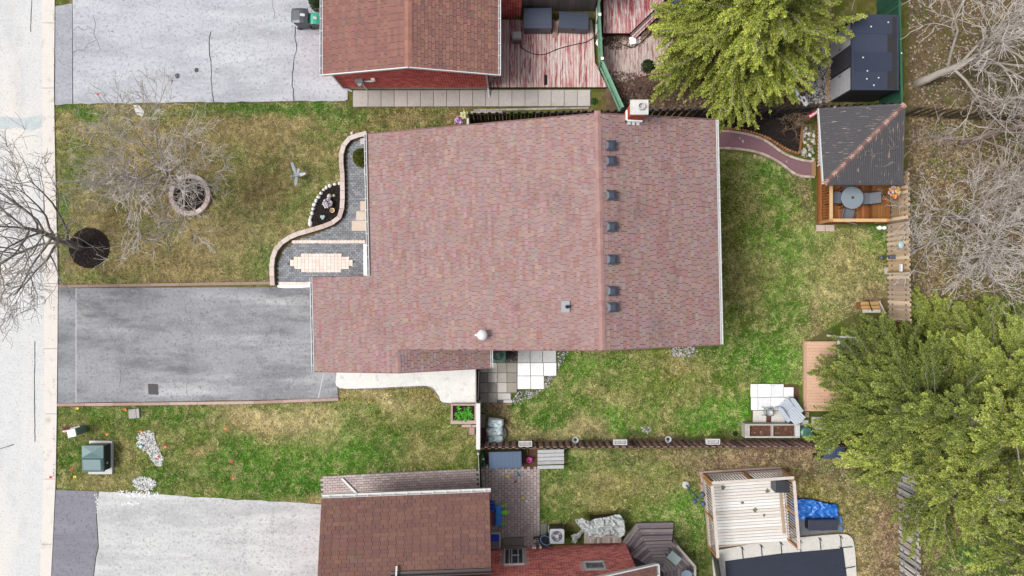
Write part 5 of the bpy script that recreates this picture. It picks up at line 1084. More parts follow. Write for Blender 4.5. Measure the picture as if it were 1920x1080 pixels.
# ---- shed
sx0, sy0 = 14.93, 8.72; sx1 = 16.95; sy1 = P(0, 28, 2.1).y
sd = thing('garden_shed', 'dark flat roofed garden shed with grey double doors', 'shed', Vector(((sx0+sx1)/2, (sy0+sy1)/2, 0)))
MB().box(sx0+.02, sx1-.05, sy0+.02, sy1-.05, 0, 2.02, C(58, 56, 60)).build('wall', M_wood, sd)
zs = 0
y = sy0+.03
while y < sy1-.1:
    MB().box(sx0-.006, sx0+.018, y, y+.115, .04, 2.0, C(84, 82, 90)).build('wall_board', M_wood, sd) if sy0+1.02 < y < sy0+2.0 else None
    y += .12
for a, b in ((sy0+.03, sy0+1.0), (sy0+2.0, sy0+2.95)): 
    o = MB().box(sx0-.03, sx0+.016, a, b, .05, 1.95, C(190, 190, 194, 1.2)).build('door', M_wood, sd)
    MB().box(sx0-.05, sx0-.031, b-.14 if a < sy0+.5 else a+.08, b-.1 if a < sy0+.5 else a+.12, .9, 1.1, C(40, 40, 44)).build('handle', M_metal, o)
x = sx0+.03
while x < sx1-.15: MB().box(x, x+.115, sy0-.004, sy0+.018, .02, 1.98, C(74, 72, 76)).build('wall_board', M_wood, sd); x += .125
NVR = [C(66, 74, 94), C(62, 70, 90), C(70, 78, 98)]
n4 = 4
for k in range(n4): 
    y0, y1 = sy0-.03+(sy1-sy0+.05)*k/n4, sy0-.03+(sy1-sy0+.05)*(k+1)/n4-.012; m = MB(); m.obox((sx0-.06+.08, y0, 2.08+.012*(k % 2)), (sx1-sx0+.03, 0, -.12), (0, y1-y0+.03, 0), (0, 0, .03), NVR[k % 3]); m.build('roof_sheet', M_navy, sd)
MB().box(sx0-.07, sx0+.018, sy0-.05, sy1+.04, 2.02, 2.12, C(58, 66, 88)).build('fascia', M_metal, sd); MB().box(sx0+.02, sx1+.03, sy0-.05, sy0-.032, 1.96, 2.09, C(60, 66, 84)).build('fascia', M_metal, sd)
for x, y in ((1633, 50), (1665, 42), (1626, 133), (1625, 148), (1647, 146), (1618, 108), (1690, 100), (1638, 160)):
    q = P(x, y, 2.1); o = spot('bird_dropping', x, y, .035, 2.11, M_spill, sd); o.location += Vector((q.x-P(x, y).x, q.y-P(x, y).y, 0.01))
MB().box(sx0-.2, sx0-.08, sy0-.02, sy1, -.05, .06, C(196, 160, 116)).build('sill_timber', M_wood, sd)
m = MB(); q = P(1500, 182, .05)
for dx, dy, ln, wd, an in ((-.16, .18, .55, .17, R(-62)), (-.2, -.02, .6, .17, R(-24)), (.2, -.22, .5, .22, R(-70)), (.05, -.1, .5, .2, R(-45))):
    u = Vector((math.cos(an), math.sin(an), 0)); v = Vector((-u.y, u.x, 0)); c = q+Vector((dx, dy, 0)); pts = [c-u*ln/2-v*wd*.4, c+u*ln*.35-v*wd*.5, c+u*ln/2, c+u*ln*.35+v*wd*.5, c-u*ln/2+v*wd*.4]; zz = .04+.03*an
    m.add([(p.x, p.y, .05) for p in pts]+[(p.x, p.y, .13) for p in pts], [(4, 3, 2, 1, 0), (5, 6, 7, 8, 9)]+[(i, (i+1) % 5, 5+(i+1) % 5, 5+i) for i in range(5)], (.84,)*3)
tag(m.build('white_plastic_toy', M_plast, bevel=.03), 'white forked plastic piece lying beside the white gravel', 'plastic piece')
sw = one('swing_bar', 'blue bar play frame standing on mulch under the lime green conifer', 'play frame', (1465, 165)); MB().beam(P(1425, 162, .8), P(1489, 160, .8), .06, .06, C(70, 100, 190)).build('bar', M_metal, sw)
for x in (1426, 1488): MB().beam(Vector((*P(x, 161, .8).xy, -.05)), P(x, 161, .84), .06, .06, C(110, 190, 200), up=(0, 1, 0)).build('leg', M_metal, sw)
sd2 = one('play_slide', 'pink and blue toddler slide at the edge of the lime green conifer', 'slide', (1270, 8)); b0 = P(1272, 12, 0)
MB().obox(b0+Vector((-.1, -.1, .1)), (.4, 0, 0), (.1, .9, .7), (0, 0, .04), C(240, 80, 140)).build('chute', M_plast, sd2); MB().obox(b0+Vector((-.3, -.1, 0)), (.16, 0, 0), (.05, .9, 0), (0, 0, .75), C(60, 110, 200)).build('side_wall', M_plast, sd2); MB().box(b0.x-.1, b0.x+.2, b0.y-.2, b0.y-.05, 0, .3, C(70, 80, 170)).build('foot', M_plast, sd2)

# ---------------------------------------------------------------- pool deck, pool, tarps
pl = struct(MB().prism(px(smooth([(1334, 1032), (1420, 1016), (1500, 1006), (1570, 1000), (1592, 1004), (1600, 1025), (1604, 1080), (1612, 1200)], 4)+[(1345, 1200)]), -.1, .12, C(226, 222, 214)).build('pool_surround', M_conc))
cv = MB().prism(px([(1358, 1050), (1461, 1036), (1578, 1026), (1585, 1080), (1600, 1200), (1366, 1200)]), .125, .15).build('pool_cover', M_cover); tag(cv, 'taut black pool cover held by straps on white concrete', 'pool cover')
for x0, y0, x1, y1 in ((1391, 1027, 1396, 1075), (1427, 1023, 1431, 1070), (1464, 1018, 1467, 1064), (1500, 1014, 1503, 1060), (1537, 1010, 1541, 1056), (1576, 1006, 1577, 1030), (1576, 1027, 1598, 1025), (1582, 1066, 1603, 1062)):
    st = MB(); a, b = P(x0, y0, .13), P(x1, y1, .16); d = (b-a); a2 = a+d*.45 if d.length > 1 else b
    st.beam(a+Vector((0, 0, .01)), a2+Vector((0, 0, .02)), .035, .012, C(40, 40, 46)); st.box(a.x-.03, a.x+.03, a.y-.03, a.y+.03, .12, .17, C(60, 52, 50)); st.tube([a+Vector((-.08, .06, .02)), a+Vector((0, 0, .05)), a+Vector((.09, -.1, .03))], .012, 5, C(50, 46, 46)); st.build('strap', M_plast, cv)
pd = one('pool_deck', 'whitewashed plank deck with railing beside the black pool cover', 'deck', (1405, 960))
z0, z1 = .3, 1.5
f0, f1, f2, f3 = P(1320.5, 891.5, z0), P(1469, 882, z0), P(1478, 1011, z0), P(1331.5, 1027, z0)
DU = (f1-f0).normalized(); DV = (f3-f0).normalized(); LU_, LV_ = (f1-f0).length, (f3-f0).length
WB = [C(*c, 1.1) for c in ((238, 234, 228), (244, 241, 236), (230, 222, 212), (246, 244, 241), (226, 216, 204), (238, 232, 226))]
k = 0; t = .02
while t < LV_-.1:
    MB().obox(f0+DU*.05+DV*t-Vector((0, 0, .035)), DU*(LU_-.1), DV*.128, (0, 0, .035+random.uniform(-.003, .004)), random.choice(WB)).build('deck_board', M_woodx, pd); t += .142
for a, b in ((f0, f1), (f0, f3), (f3, f2)): MB().beam(a-Vector((0, 0, .12)), b-Vector((0, 0, .12)), .09, .22, C(200, 186, 170)).build('rim_joist', M_wood, pd)
def railing(a, b, skip=(), topc=C(226, 214, 204)):
    MB().beam(a+Vector((0, 0, z1-z0)), b+Vector((0, 0, z1-z0)), .13, .045, topc).build('top_rail', M_wood, pd); MB().beam(a+Vector((0, 0, .1)), b+Vector((0, 0, .1)), .05, .07, topc).build('bottom_rail', M_wood, pd)
    d = b-a; n = int(d.length/.13); ms = MB().box(-.019, .019, -.019, .019, .08, z1-z0-.02, C(206, 190, 172)).mesh('baluster', M_wood)
    for i in range(1, n): piece(pd, 'baluster', ms, Matrix.Translation(a+d*(i/n)))
    for t in (0, .5, 1): c = a+d*t; MB().box(c.x-.05, c.x+.05, c.y-.05, c.y+.05, 0, z1-.025, C(206, 150, 96)).build('post', M_wood, pd)
railing(f0+DU*.02, f1-DU*.02); railing(f0+DV*.12, f3-DV*.02); railing(f1+DV*.14-DU*.02, f2+DU*0)
MB().beam(P(1462, 909, .33), P(1470, 1000, .33), .1, .08, C(196, 170, 140)).build('edge_beam', M_wood, pd)
for x, y, r in ((1356, 915, .09), (1415, 957, .1), (1392, 943, .07), (1439, 921, .09), (1433, 966, .06)): o = spot('moss_spot', x, y, r, .3385, mk('moss', C(130, 126, 96), var=.4, scale=20), pd, .9); o.location += P(x, y, .34)-Vector((*P(x, y).xy, .34))
lm = mk('leaf mould', C(70, 60, 50))
bb = one('brick_border', 'row of pinkish blocks in grass along the far edge of the plank deck', 'edging', (1390, 884))
for a, b in (((1311, 884), (1327, 882)), ((1327.6, 882), (1354, 880.5)), ((1354.6, 880.5), (1380, 878.5)), ((1380.6, 878.5), (1408, 876.8)), ((1408.6, 876.8), (1436, 875.5)), ((1436.6, 875.5), (1464, 874.5))): MB().prism(px([a, b, (b[0], b[1]+7), (a[0], a[1]+7)]), -.05, .08, random.choice(TIM)).build('block', M_stone, bb)
for y in (892, 907): MB().prism(px([(1313, y), (1319, y), (1320, y+13), (1314, y+13)]), -.05, .07, random.choice(TIM)).build('block', M_stone, bb)
q = P(1461, 908, .6); bx = thing('black_bin', 'black deck box in the corner of the plank deck', 'bin', Vector((q.x, q.y, .34))); MB().add([(q.x-.3, q.y-.25, .34), (q.x+.28, q.y-.25, .34), (q.x+.28, q.y+.22, .34), (q.x-.3, q.y+.22, .34), (q.x-.33, q.y-.27, .95), (q.x+.3, q.y-.27, .95), (q.x+.3, q.y+.25, .95), (q.x-.33, q.y+.25, .95)], [(3, 2, 1, 0), (4, 5, 6, 7), (0, 1, 5, 4), (1, 2, 6, 5), (2, 3, 7, 6), (3, 0, 4, 7)], C(52, 54, 60)).build('body', M_plast, bx, bevel=.02); MB().box(q.x-.35, q.x+.33, q.y-.28, q.y+.27, .951, 1.0, C(60, 62, 70)).build('lid', M_plast, bx, bevel=.02)
gate = one('mesh_gate', 'black framed gate panel hanging below the plank deck corner', 'gate', (1345, 1055)); ga, gb = P(1334, 1034), P(1352, 1150)
MB().beam(ga+Vector((0, 0, .5)), gb+Vector((0, 0, .5)), .03, .9, C(70, 70, 76)).build('panel', M_plast, gate)
for zz in (.06, 1.0): MB().beam(ga+Vector((0, 0, zz)), gb+Vector((0, 0, zz)), .06, .06, C(30, 30, 34)).build('frame_rail', M_metal, gate)
def draped(name, label, outline, zf, c, mat, seed, cat='tarp', n=46, folds=1.):
    """a cloth sheet over something: grid inside an outline with folds"""
    pts = [P(*o).xy for o in outline]; a = np.array(pts); x0, y0 = a.min(0); x1, y1 = a.max(0); m = MB(); idx = {}
    X, Y = np.meshgrid(np.linspace(x0, x1, n), np.linspace(y0, y1, n)); ins = inpoly(X.ravel(), Y.ravel(), [tuple(p) for p in pts]).reshape(n, n)
    Fn = fbm(X.ravel(), Y.ravel(), 2.2, seed, 3).reshape(n, n); Fr = np.abs(fbm(X.ravel()+Fn.ravel()*1.2, Y.ravel(), 2.8, seed+5, 3).reshape(n, n)-.5)*2
    vs, fs = [], []
    for j in range(n):
        for i in range(n):
            if ins[j, i]: idx[j, i] = len(vs); vs.append((X[j, i], Y[j, i], zf(X[j, i], Y[j, i])+folds*(.16*(1-Fr[j, i])**3+.06*Fn[j, i])))
    for j in range(n-1):
        for i in range(n-1):
            k = [(j, i), (j, i+1), (j+1, i+1), (j+1, i)]
            if all(q in idx for q in k): fs.append(tuple(idx[q] for q in k))
    m.add(vs, fs, c); o = m.build(name, mat, smooth=True); s = o.modifiers.new('thick', 'SOLIDIFY'); s.thickness = .012; return tag(o, label, cat)
draped('blue_tarp', 'crumpled bright blue tarp beside the plank deck railing', [(1478, 934), (1492, 932), (1520, 934), (1545, 941), (1568, 944), (1569, 968), (1560, 975), (1500, 973), (1478, 975)], lambda x, y: .1, C(44, 124, 220), M_tarp, 4)
tag(MB().prism(px([(1479, 972), (1576, 965), (1578, 994), (1498, 1003), (1482, 1000)]), -.02, .1, C(118, 122, 130)).build('equipment_pad', M_conc), 'grey pad under the long black box next to the pool', 'pad')
q = P(1539, 981, .3); chest('black_storage_box', 'long low black box standing on the grey pad', Vector((q.x-.02, q.y, .1)), 1.36, .52, .5, R(1), C(58, 62, 76), C(26, 27, 32), n=1, slope=0)
draped('blue_tarp', 'narrow strip of blue tarp hanging at the grey pad edge', [(1572, 966), (1576, 966), (1579, 992), (1574, 994)], lambda x, y: .05, C(60, 150, 240), M_tarp, 9, n=20, folds=.5)
q = P(1487, 997, .3); tag(MB().lathe((q.x, q.y, .1), [(.2, 0), (.22, .3), (.19, .36), (.02, .38)], 18, C(150, 160, 166)).build('pool_filter', M_plast, smooth=True), 'rounded grey filter tank under the deck railing', 'filter')
# ---- octagonal dark deck with steps
od = one('octagon_deck', 'weathered dark octagonal stepped deck beside the brick house', 'deck', (1230, 1050))
DKP = [C(146, 134, 140), C(130, 120, 126), C(164, 152, 154), C(176, 164, 162)]
M_dk = mk('weathered dark paint', None, var=.2, scale=6, bump=.4, stretch=(.6, 3, 1)); patches(M_dk, C(208, 200, 192), 3.0, .58, .66, (.7, 4, 1), .8, 3, 6, .75)
for i, (tl, tr, off, z) in enumerate((((1194, 981), (1263, 980), 0, .18), ((1199, 993), (1262, 992), 1, .34), ((1204, 1005), (1261, 1004), 2, .5))):
    for k in range(2):
        a, b = P(tl[0]+2.4*k, tl[1]+5.6*k, z), P(tr[0]-.6*k, tr[1]+5.6*k, z); MB().add([(*p.xy, zz) for zz in (z-.12, z) for p in (a, b, b+Vector((-.02, -.135, 0)), a+Vector((.06, -.135, 0)))], [(0, 1, 2, 3), (7, 6, 5, 4), (0, 4, 5, 1), (1, 5, 6, 2), (2, 6, 7, 3), (3, 7, 4, 0)], random.choice(DKP)).build('tread', M_dk, od)
        c = P(tl[0]+2.2*k-1, tl[1]+5.6*k+1, z); e = P(1166+6*i+4*k, 1016+13*i+5*k, z); dd = (e-c).normalized(); s = Vector((-dd.y, dd.x, 0)); s = s if s.x > 0 else -s
        MB().add([(*p.xy, zz) for zz in (z-.12, z-.004) for p in (c, e, e+s*.13, c+s*.13)], [(0, 1, 2, 3), (7, 6, 5, 4), (0, 4, 5, 1), (1, 5, 6, 2), (2, 6, 7, 3), (3, 7, 4, 0)], random.choice(DKP)).build('tread', M_dk, od)
top = [(1208, 1016), (1258, 1014), (1302, 1060), (1304, 1150), (1188, 1150), (1180, 1040)]
MB().prism(wp(top, .6), 0, .6, C(70, 62, 66)).build('deck_core', M_dk, od)
ct = P(1240, 1075, .65).xy; tw = wp(top, .65)
for ring_ in range(9):
    s0, s1 = 1-ring_*.105, 1-(ring_+1)*.105+.012
    for (a, b) in zip(tw[:4], tw[1:4]):
        q = [ct+(a-ct)*s0, ct+(b-ct)*s0, ct+(b-ct)*s1, ct+(a-ct)*s1]; MB().prism([(p[0], p[1]) for p in q], .6, .64+random.uniform(-.003, .003), random.choice(DKP)).build('deck_board', M_dk, od)
    a, b = tw[5], tw[0]; q = [ct+(a-ct)*s0, ct+(b-ct)*s0, ct+(b-ct)*s1, ct+(a-ct)*s1]; MB().prism([(p[0], p[1]) for p in q], .6, .641, random.choice(DKP)).build('deck_board', M_dk, od)
ra, rb, rc = P(1270, 1024, 1.1), P(1303, 1062, 1.1), P(1304, 1140, 1.1)
for a, b in ((ra, rb), (rb, rc)):
    MB().beam(a, b, .1, .05, C(190, 182, 176)).build('top_rail', M_wood, od)
    for k in range(8): c = a.lerp(b, (k+.5)/8); MB().box(c.x-.02, c.x+.02, c.y-.02, c.y+.02, .6, 1.08, C(120, 110, 112)).build('baluster', M_wood, od)
for c in (ra, rb): MB().box(c.x-.05, c.x+.05, c.y-.05, c.y+.05, 0, 1.12, C(170, 162, 158)).build('post', M_wood, od)
q = P(1265, 1048, 1.2); tb = thing('patio_stool', 'pale green padded square stool on the dark octagonal deck', 'stool', Vector((q.x, q.y, .64))); Tm = Matrix.Translation((q.x, q.y, .64)) @ Matrix.Rotation(R(-40), 4, 'Z'); T = lambda p: Tm @ p
MB(T).box(-.29, .29, -.21, .21, .42, .5, C(186, 206, 202)).build('cushion', M_plast, tb, bevel=.05)
for s in (-1, 1):
    for u in (-1, 1): MB(T).box(s*.24-.02, s*.24+.02, u*.16-.02, u*.16+.02, 0, .42, C(90, 84, 86)).build('leg', M_metal, tb)
q = P(1284, 1074, .9); tb = thing('bistro_table', 'small round blue grey table at the dark octagonal deck rail', 'table', Vector((q.x, q.y, .64))); MB().lathe((q.x, q.y, 1.2), [(.02, 0), (.24, 0), (.25, .02), (.02, .025)], 24, C(140, 158, 176)).build('top', M_metal, tb); MB().tube([(q.x, q.y, .64), (q.x, q.y, 1.2)], .025, 8, C(60, 64, 70)).build('leg', M_metal, tb)
# ---- pallet platform and grey cover
pf = one('pallet_platform', 'low platform of pale planks half under a grey cover', 'platform', (1130, 1005)); clip_boards(pf, wp([(1095, 985), (1165, 985), (1165, 1018), (1095, 1019)], .4), 'y', .12, .36, .4, [C(206, 196, 184), C(190, 176, 164), C(222, 214, 204), C(176, 156, 146)], M_wood)
MB().prism(wp([(1096, 986), (1164, 986), (1164, 1017), (1096, 1018)], .35), 0, .35, C(120, 108, 98)).build('frame', M_wood, pf); MB().beam(P(1095, 1007, .425), P(1160, 1006, .425), .1, .04, C(206, 196, 184)).build('cross_board', M_wood, pf)
draped('grey_cover', 'crumpled silvery grey cover thrown over furniture on the pale planks', [(1076, 962), (1090, 960), (1100, 966), (1130, 958), (1157, 953), (1168, 967), (1167, 990), (1160, 998), (1140, 990), (1120, 996), (1110, 1003), (1098, 994), (1090, 985), (1076, 968)], lambda x, y: .62, C(206, 212, 210), M_tarp, 12, 'cover', 60, 1.5)
draped('grey_cover', 'trailing grey cloth end hanging down beside the air conditioner', [(1089, 988), (1094, 993), (1086, 1004), (1078, 1014), (1070, 1012), (1072, 1004), (1068, 1000), (1080, 995)], lambda x, y: .2, C(200, 206, 204), M_tarp, 15, 'cover', 40, 1.)
MB_ = MB().prism(wp([(1108, 974), (1156, 970), (1156, 988), (1110, 990)], .55), .0, .6, C(90, 84, 80)).build('covered_table', M_wood, None); tag(MB_, 'furniture block hidden beneath the silvery grey cover', 'furniture')
# ---------------------------------------------------------------- loose things
def ac(name, label, ctr, s, h, cbody, ctop, cfan, ang=0, z=.08):
    root = thing(name, label, 'air conditioner', Vector((ctr.x, ctr.y, z))); Tm = Matrix.Translation((ctr.x, ctr.y, z)) @ Matrix.Rotation(ang, 4, 'Z'); T = lambda p: Tm @ p
    MB(T).box(-s, s, -s, s, 0, h, cbody).build('cabinet', M_metal, root, bevel=.06)
    m = MB(T)
    n = 28
    q = []
    for r, zz in ((s*.78, h+.05), (s*.74, h+.02)):
        q += [(r*math.cos(6.283*k/n), r*math.sin(6.283*k/n), zz) for k in range(n)]
    sq = []
    for k in range(n):
        a = 6.283*k/n; e = .26; cx_, sx_ = math.cos(a), math.sin(a); sq.append((s*1.02*math.copysign(abs(cx_)**e, cx_), s*1.02*math.copysign(abs(sx_)**e, sx_), h+.05))
    low = [(x, y, h+.001) for x, y, _ in sq]; q += sq+low
    m.add(q, [(k, (k+1) % n, n+(k+1) % n, n+k) for k in range(n)][::1]+[(2*n+k, 2*n+(k+1) % n, (k+1) % n, k) for k in range(n)]+[(3*n+k, 3*n+(k+1) % n, 2*n+(k+1) % n, 2*n+k) for k in range(n)], ctop)
    top = m.build('top_grille', M_metal, root)
    f = MB(T); f.lathe((0, 0, h+.004), [(s*.74, 0), (s*.74, .004), (.01, .004)], 24, tuple(v*.35 for v in cfan)); f.build('fan_well', M_metal, root)
    for k in range(3):
        a = k*2.094+.4; c, s_ = math.cos(a), math.sin(a); r = s*.7; c2, s2 = math.cos(a+.75), math.sin(a+.75); MB(T).add([(.05*c, .05*s_, h+.016), (r*c, r*s_, h+.014), (r*c2, r*s2, h+.03), (.05*c2, .05*s2, h+.022)], [(0, 1, 2, 3)], cfan).build('fan_blade', M_metal, root)
    w_ = MB(T)
    for k in range(10): a = 6.283*k/10; w_.beam((0, 0, h+.045), (s*.76*math.cos(a), s*.76*math.sin(a), h+.045), .008, .008, tuple(v*.8 for v in ctop))
    w_.lathe((0, 0, h+.04), [(.02, 0), (.085, 0), (.085, .02), (.02, .02)], 14, ctop); w_.build('guard_wires', M_metal, top)
    return root
q = P(1044, 1004, .7); ac('air_conditioner', 'grey air conditioner with fan on a concrete pad by the brick wall', q, .33, .68, C(66, 68, 74), C(214, 218, 226), C(176, 182, 192))
tag(MB().prism(px([(1027, 984), (1057, 983), (1058, 1018), (1028, 1019)]), -.05, .08, C(196, 194, 184)).build('equipment_slab', M_conc), 'pale concrete pad under the grey air conditioner', 'slab')
tag(MB().prism(px([(1013, 981), (1025, 981), (1025, 1019), (1014, 1019)]), -.05, .06, C(150, 152, 142)).build('rough_slab', M_conc), 'rough mossy grey slab between pavers and the air conditioner', 'slab')
q = P(934, 664, .6); ac('air_conditioner', 'green air conditioner half under the eave by the slab patio', q, .34, .6, C(50, 104, 82), C(52, 116, 88), C(44, 70, 62))
ss = struct(slab('side_gravel', [(899, 640), (970, 640), (970, 679), (899, 679)], -.05, .01, M_soil))
flakes('dark_gravel', None, None, [[(900, 650), (969, 650), (969, 679), (900, 679)]], 500, [C(110, 104, 102), C(150, 146, 146), C(80, 74, 72), C(60, 54, 52)], (.02, .05), M_gravel, thick=True, parent=ss)
# bins
def wheelie(label, ctr, c_lid, c_body, wx, wy, h, ang, lab=None):
    root = thing('wheeled_bin', label, 'bin', ctr); Tm = Matrix.Translation(ctr) @ Matrix.Rotation(ang, 4, 'Z'); T = lambda p: Tm @ p
    MB(T).add([(-wx*.4, -wy*.38, .06), (wx*.4, -wy*.38, .06), (wx*.4, wy*.38, .06), (-wx*.4, wy*.38, .06), (-wx/2, -wy/2, h-.08), (wx/2, -wy/2, h-.08), (wx/2, wy/2, h-.08), (-wx/2, wy/2, h-.08)], [(3, 2, 1, 0), (4, 5, 6, 7), (0, 1, 5, 4), (1, 2, 6, 5), (2, 3, 7, 6), (3, 0, 4, 7)], c_body).build('body', M_plast, root, bevel=.02)
    n = 5; m = MB(T); q = []
    for i in range(n):
        y = -wy/2-.02+(wy+.04)*i/(n-1); zz = h-.07+.07*math.sin(math.pi*i/(n-1)); q += [(-wx/2-.02, y, zz), (-wx*.36, y, zz+.035), (wx*.36, y, zz+.035), (wx/2+.02, y, zz)]
    m.add(q, [(i*4+k, i*4+k+1, i*4+k+5, i*4+k+4) for i in range(n-1) for k in range(3)]+[(0, 3, 2, 1)], c_lid); lid = m.build('lid', M_plast, root)
    lid.modifiers.new('thick', 'SOLIDIFY').thickness = .025
    if lab: MB(T).obox((-.06, -wy*.36, h-.02+.045), (.12, 0, 0), (0, wy*.3, .05), (0, 0, .004), (.8,)*3).build('label_sticker', M_white, lid)
    MB(T).tube([(-wx*.42, wy/2+.06, h-.12), (wx*.42, wy/2+.06, h-.12)], .018, 6, c_body).build('handle', M_plast, root)
    for s in (-1, 1): MB(T).tube([(s*wx*.44, wy*.42, .12), (s*(wx*.44-.06*1), wy*.42, .12)], .12, 14, C(30, 30, 32)).build('wheel', M_plast, root)
    return root
q = P(569, 34, .5); wheelie('big dark grey wheeled bin with white sticker on the pale driveway', Vector((q.x+.0, q.y-.1, .03)), C(80, 86, 96), C(40, 42, 46), .62, .68, 1.05, R(90), True)
q = P(592, 38, .5); wheelie('smaller wheeled bin with turquoise lid beside the garage roof', Vector((q.x-.02, q.y-.06, .03)), C(60, 200, 168), C(44, 46, 48), .46, .5, .85, R(90), True)
# utility things on the front verge
tr = one('transformer_box', 'large dark green transformer box on a white pad in the verge', 'transformer', (192, 856))
MB().prism(px([(170, 825), (213, 826), (213, 888), (168, 888)]), -.05, .12, C(232, 230, 224)).build('pad', M_conc, tr, bevel=.02)
tx0, tx1, ty0, ty1 = P(176, 0, .1).x, P(209.5, 0, .1).x, P(0, 868, .1).y, P(0, 829, .1).y; tx0 -= .35; zt = .78
tx0, tx1 = P(151.5, 0, .8).x, P(192, 0, .8).x; ty0, ty1 = P(0, 886, .8).y, P(0, 836, .8).y
GT = C(86, 124, 126)
MB().box(tx0+.03, tx1-.02, ty0+.03, ty1-.03, .12, .72, C(40, 62, 60)).build('cabinet', M_metal, tr)
ym = ty0+(ty1-ty0)*.53; m = MB(); cxm = (tx0+tx1)/2; cym = (ym+ty1)/2
m.add([(tx0, ym+.01, .73), (tx1, ym+.01, .73), (tx1, ty1, .73), (tx0, ty1, .73), (cxm, cym, .82), (tx0, ym+.01, .66), (tx1, ym+.01, .66), (tx1, ty1, .66), (tx0, ty1, .66)], [(0, 1, 4), (1, 2, 4), (2, 3, 4), (3, 0, 4), (5, 6, 1, 0), (6, 7, 2, 1), (7, 8, 3, 2), (8, 5, 0, 3)], GT); m.build('lid', M_metal, tr)
m = MB(); a_ = .1; m.add([(tx0, ty0, .70), (tx1, ty0, .70), (tx1, ym-.01, .73), (tx0, ym-.01, .73), (tx0+a_, ty0+a_, .76), (tx1-a_, ty0+a_, .76), (tx1-a_, ym-.06, .80), (tx0+a_, ym-.06, .80), (tx0, ty0, .6), (tx1, ty0, .6), (tx1, ym-.01, .66), (tx0, ym-.01, .66)], [(0, 1, 5, 4), (1, 2, 6, 5), (2, 3, 7, 6), (3, 0, 4, 7), (4, 5, 6, 7), (8, 9, 1, 0), (9, 10, 2, 1), (10, 11, 3, 2), (11, 8, 0, 3)], GT); m.build('sloped_lid', M_metal, tr)
MB().box(tx1-.018, tx1-.01, ty0+.3, ty0+.38, .35, .45, (.8,)*3).build('warning_label', M_white, tr)
ub = one('utility_pedestal', 'small green utility pedestal with white top near the kerb', 'utility box', (160, 806)); q = P(160, 804)
Tm = Matrix.Translation(q) @ Matrix.Rotation(R(12), 4, 'Z'); T = lambda p: Tm @ p
MB(T).box(-.22, .12, -.16, .16, -.05, .85, C(120, 152, 146)).build('cabinet', M_metal, ub, bevel=.015); MB(T).box(-.25, .14, -.18, .18, .85, .93, C(232, 240, 238)).build('cap', M_plast, ub, bevel=.02)
sp = one('exposed_conduit', 'pinkish pipes and dug earth beside the small green pedestal', 'pipe', (130, 807)); q = P(130, 807)
MB().tube([q+Vector((-.25, -.03, .05)), q+Vector((.15, 0, .1))], .06, 10, C(214, 186, 178)).build('pipe', M_plast, sp); MB().tube([q+Vector((.1, .1, .05)), q+Vector((.6, .22, .12))], .05, 10, C(170, 164, 162)).build('pipe', M_plast, sp); MB().blob(q+Vector((0, .06, -.02)), .42, .16, .08, C(120, 66, 56), jit=.3).build('dug_earth', M_soil, sp)
hx = one('hatch_box', 'grey square concrete utility hatch in the grass', 'hatch', (254, 774)); q = P(253, 775); Tm = Matrix.Translation(q) @ Matrix.Rotation(R(4), 4, 'Z'); T = lambda p: Tm @ p
MB(T).box(-.24, .1, -.22, .22, -.05, .1, C(186, 182, 178)).build('lid', M_conc, hx, bevel=.01); MB(T).box(.115, .25, -.22, .22, -.05, .095, C(190, 186, 182)).build('lid', M_conc, hx, bevel=.01); MB(T).tube([(.25, 0, .05), (.4, .05, .08), (.5, .0, .03)], .02, 6, C(60, 54, 50)).build('cable', M_plast, hx)
q = P(266, 837); tag(MB().lathe((q.x, q.y, .04), [(.09, 0), (.09, .04), (.07, .06), (.01, .065)], 14, C(150, 200, 214)).build('valve_cap', M_plast), 'pale blue round valve cap in the long gravel patch', 'valve cap')
FL = {'orange': C(246, 110, 40), 'red': C(220, 50, 50), 'yellow': C(240, 220, 50), 'pink': C(230, 60, 90)}
for x, y, cn, wh in ((154, 762.5, 'yellow', 'yellow marker flag by the pale pink driveway edging'), (237, 768, 'orange', 'orange marker flag beside the grey utility hatch'), (209, 813, 'orange', 'orange marker flag between pedestal and transformer box'), (265, 807, 'orange', 'orange marker flag at the top of the long gravel patch'), (317, 836, 'red', 'red marker flag in grass right of the long gravel patch'), (300, 853, 'red', 'red marker flag at the rim of the long gravel patch'), (105.5, 890, 'red', 'red marker flag standing at the kerb edge'), (139, 879, 'red', 'red marker flag in grass between kerb and transformer'), (149, 889, 'yellow', 'yellow marker flag at the transformer pad corner'), (436, 893, 'red', 'red marker flag in green grass near the paver strip'), (439, 866, 'red', 'red marker flag in green grass, farther from the driveway'), (424, 799, 'orange', 'orange marker flag in the straw coloured grass'), (189, 183, 'pink', 'pink marker flag at the edge of the pale driveway')):
    q = P(x, y); root = thing('marker_flag', wh, 'flag', q, 'utility marker flags'); MB().tube([q+Vector((0, 0, -.02)), q+Vector((.02, .01, .3))], .006, 5, C(180, 180, 180)).build('wire', M_metal, root); a = random.random()*6.28; d = Vector((math.cos(a), math.sin(a), 0)); s = Vector((-d.y, d.x, 0)); t = q+Vector((.02, .01, .3))
    m = MB(); m.add([t, t+d*.07-Vector((0, 0, .02)), t+d*.14, t+d*.14+s*.1+Vector((0, 0, .01)), t+d*.07+s*.1-Vector((0, 0, .02)), t+s*.1], [(0, 1, 4, 5), (1, 2, 3, 4)], FL[cn]); o = m.build('flag', M_plast, root); o.modifiers.new('t', 'SOLIDIFY').thickness = .004
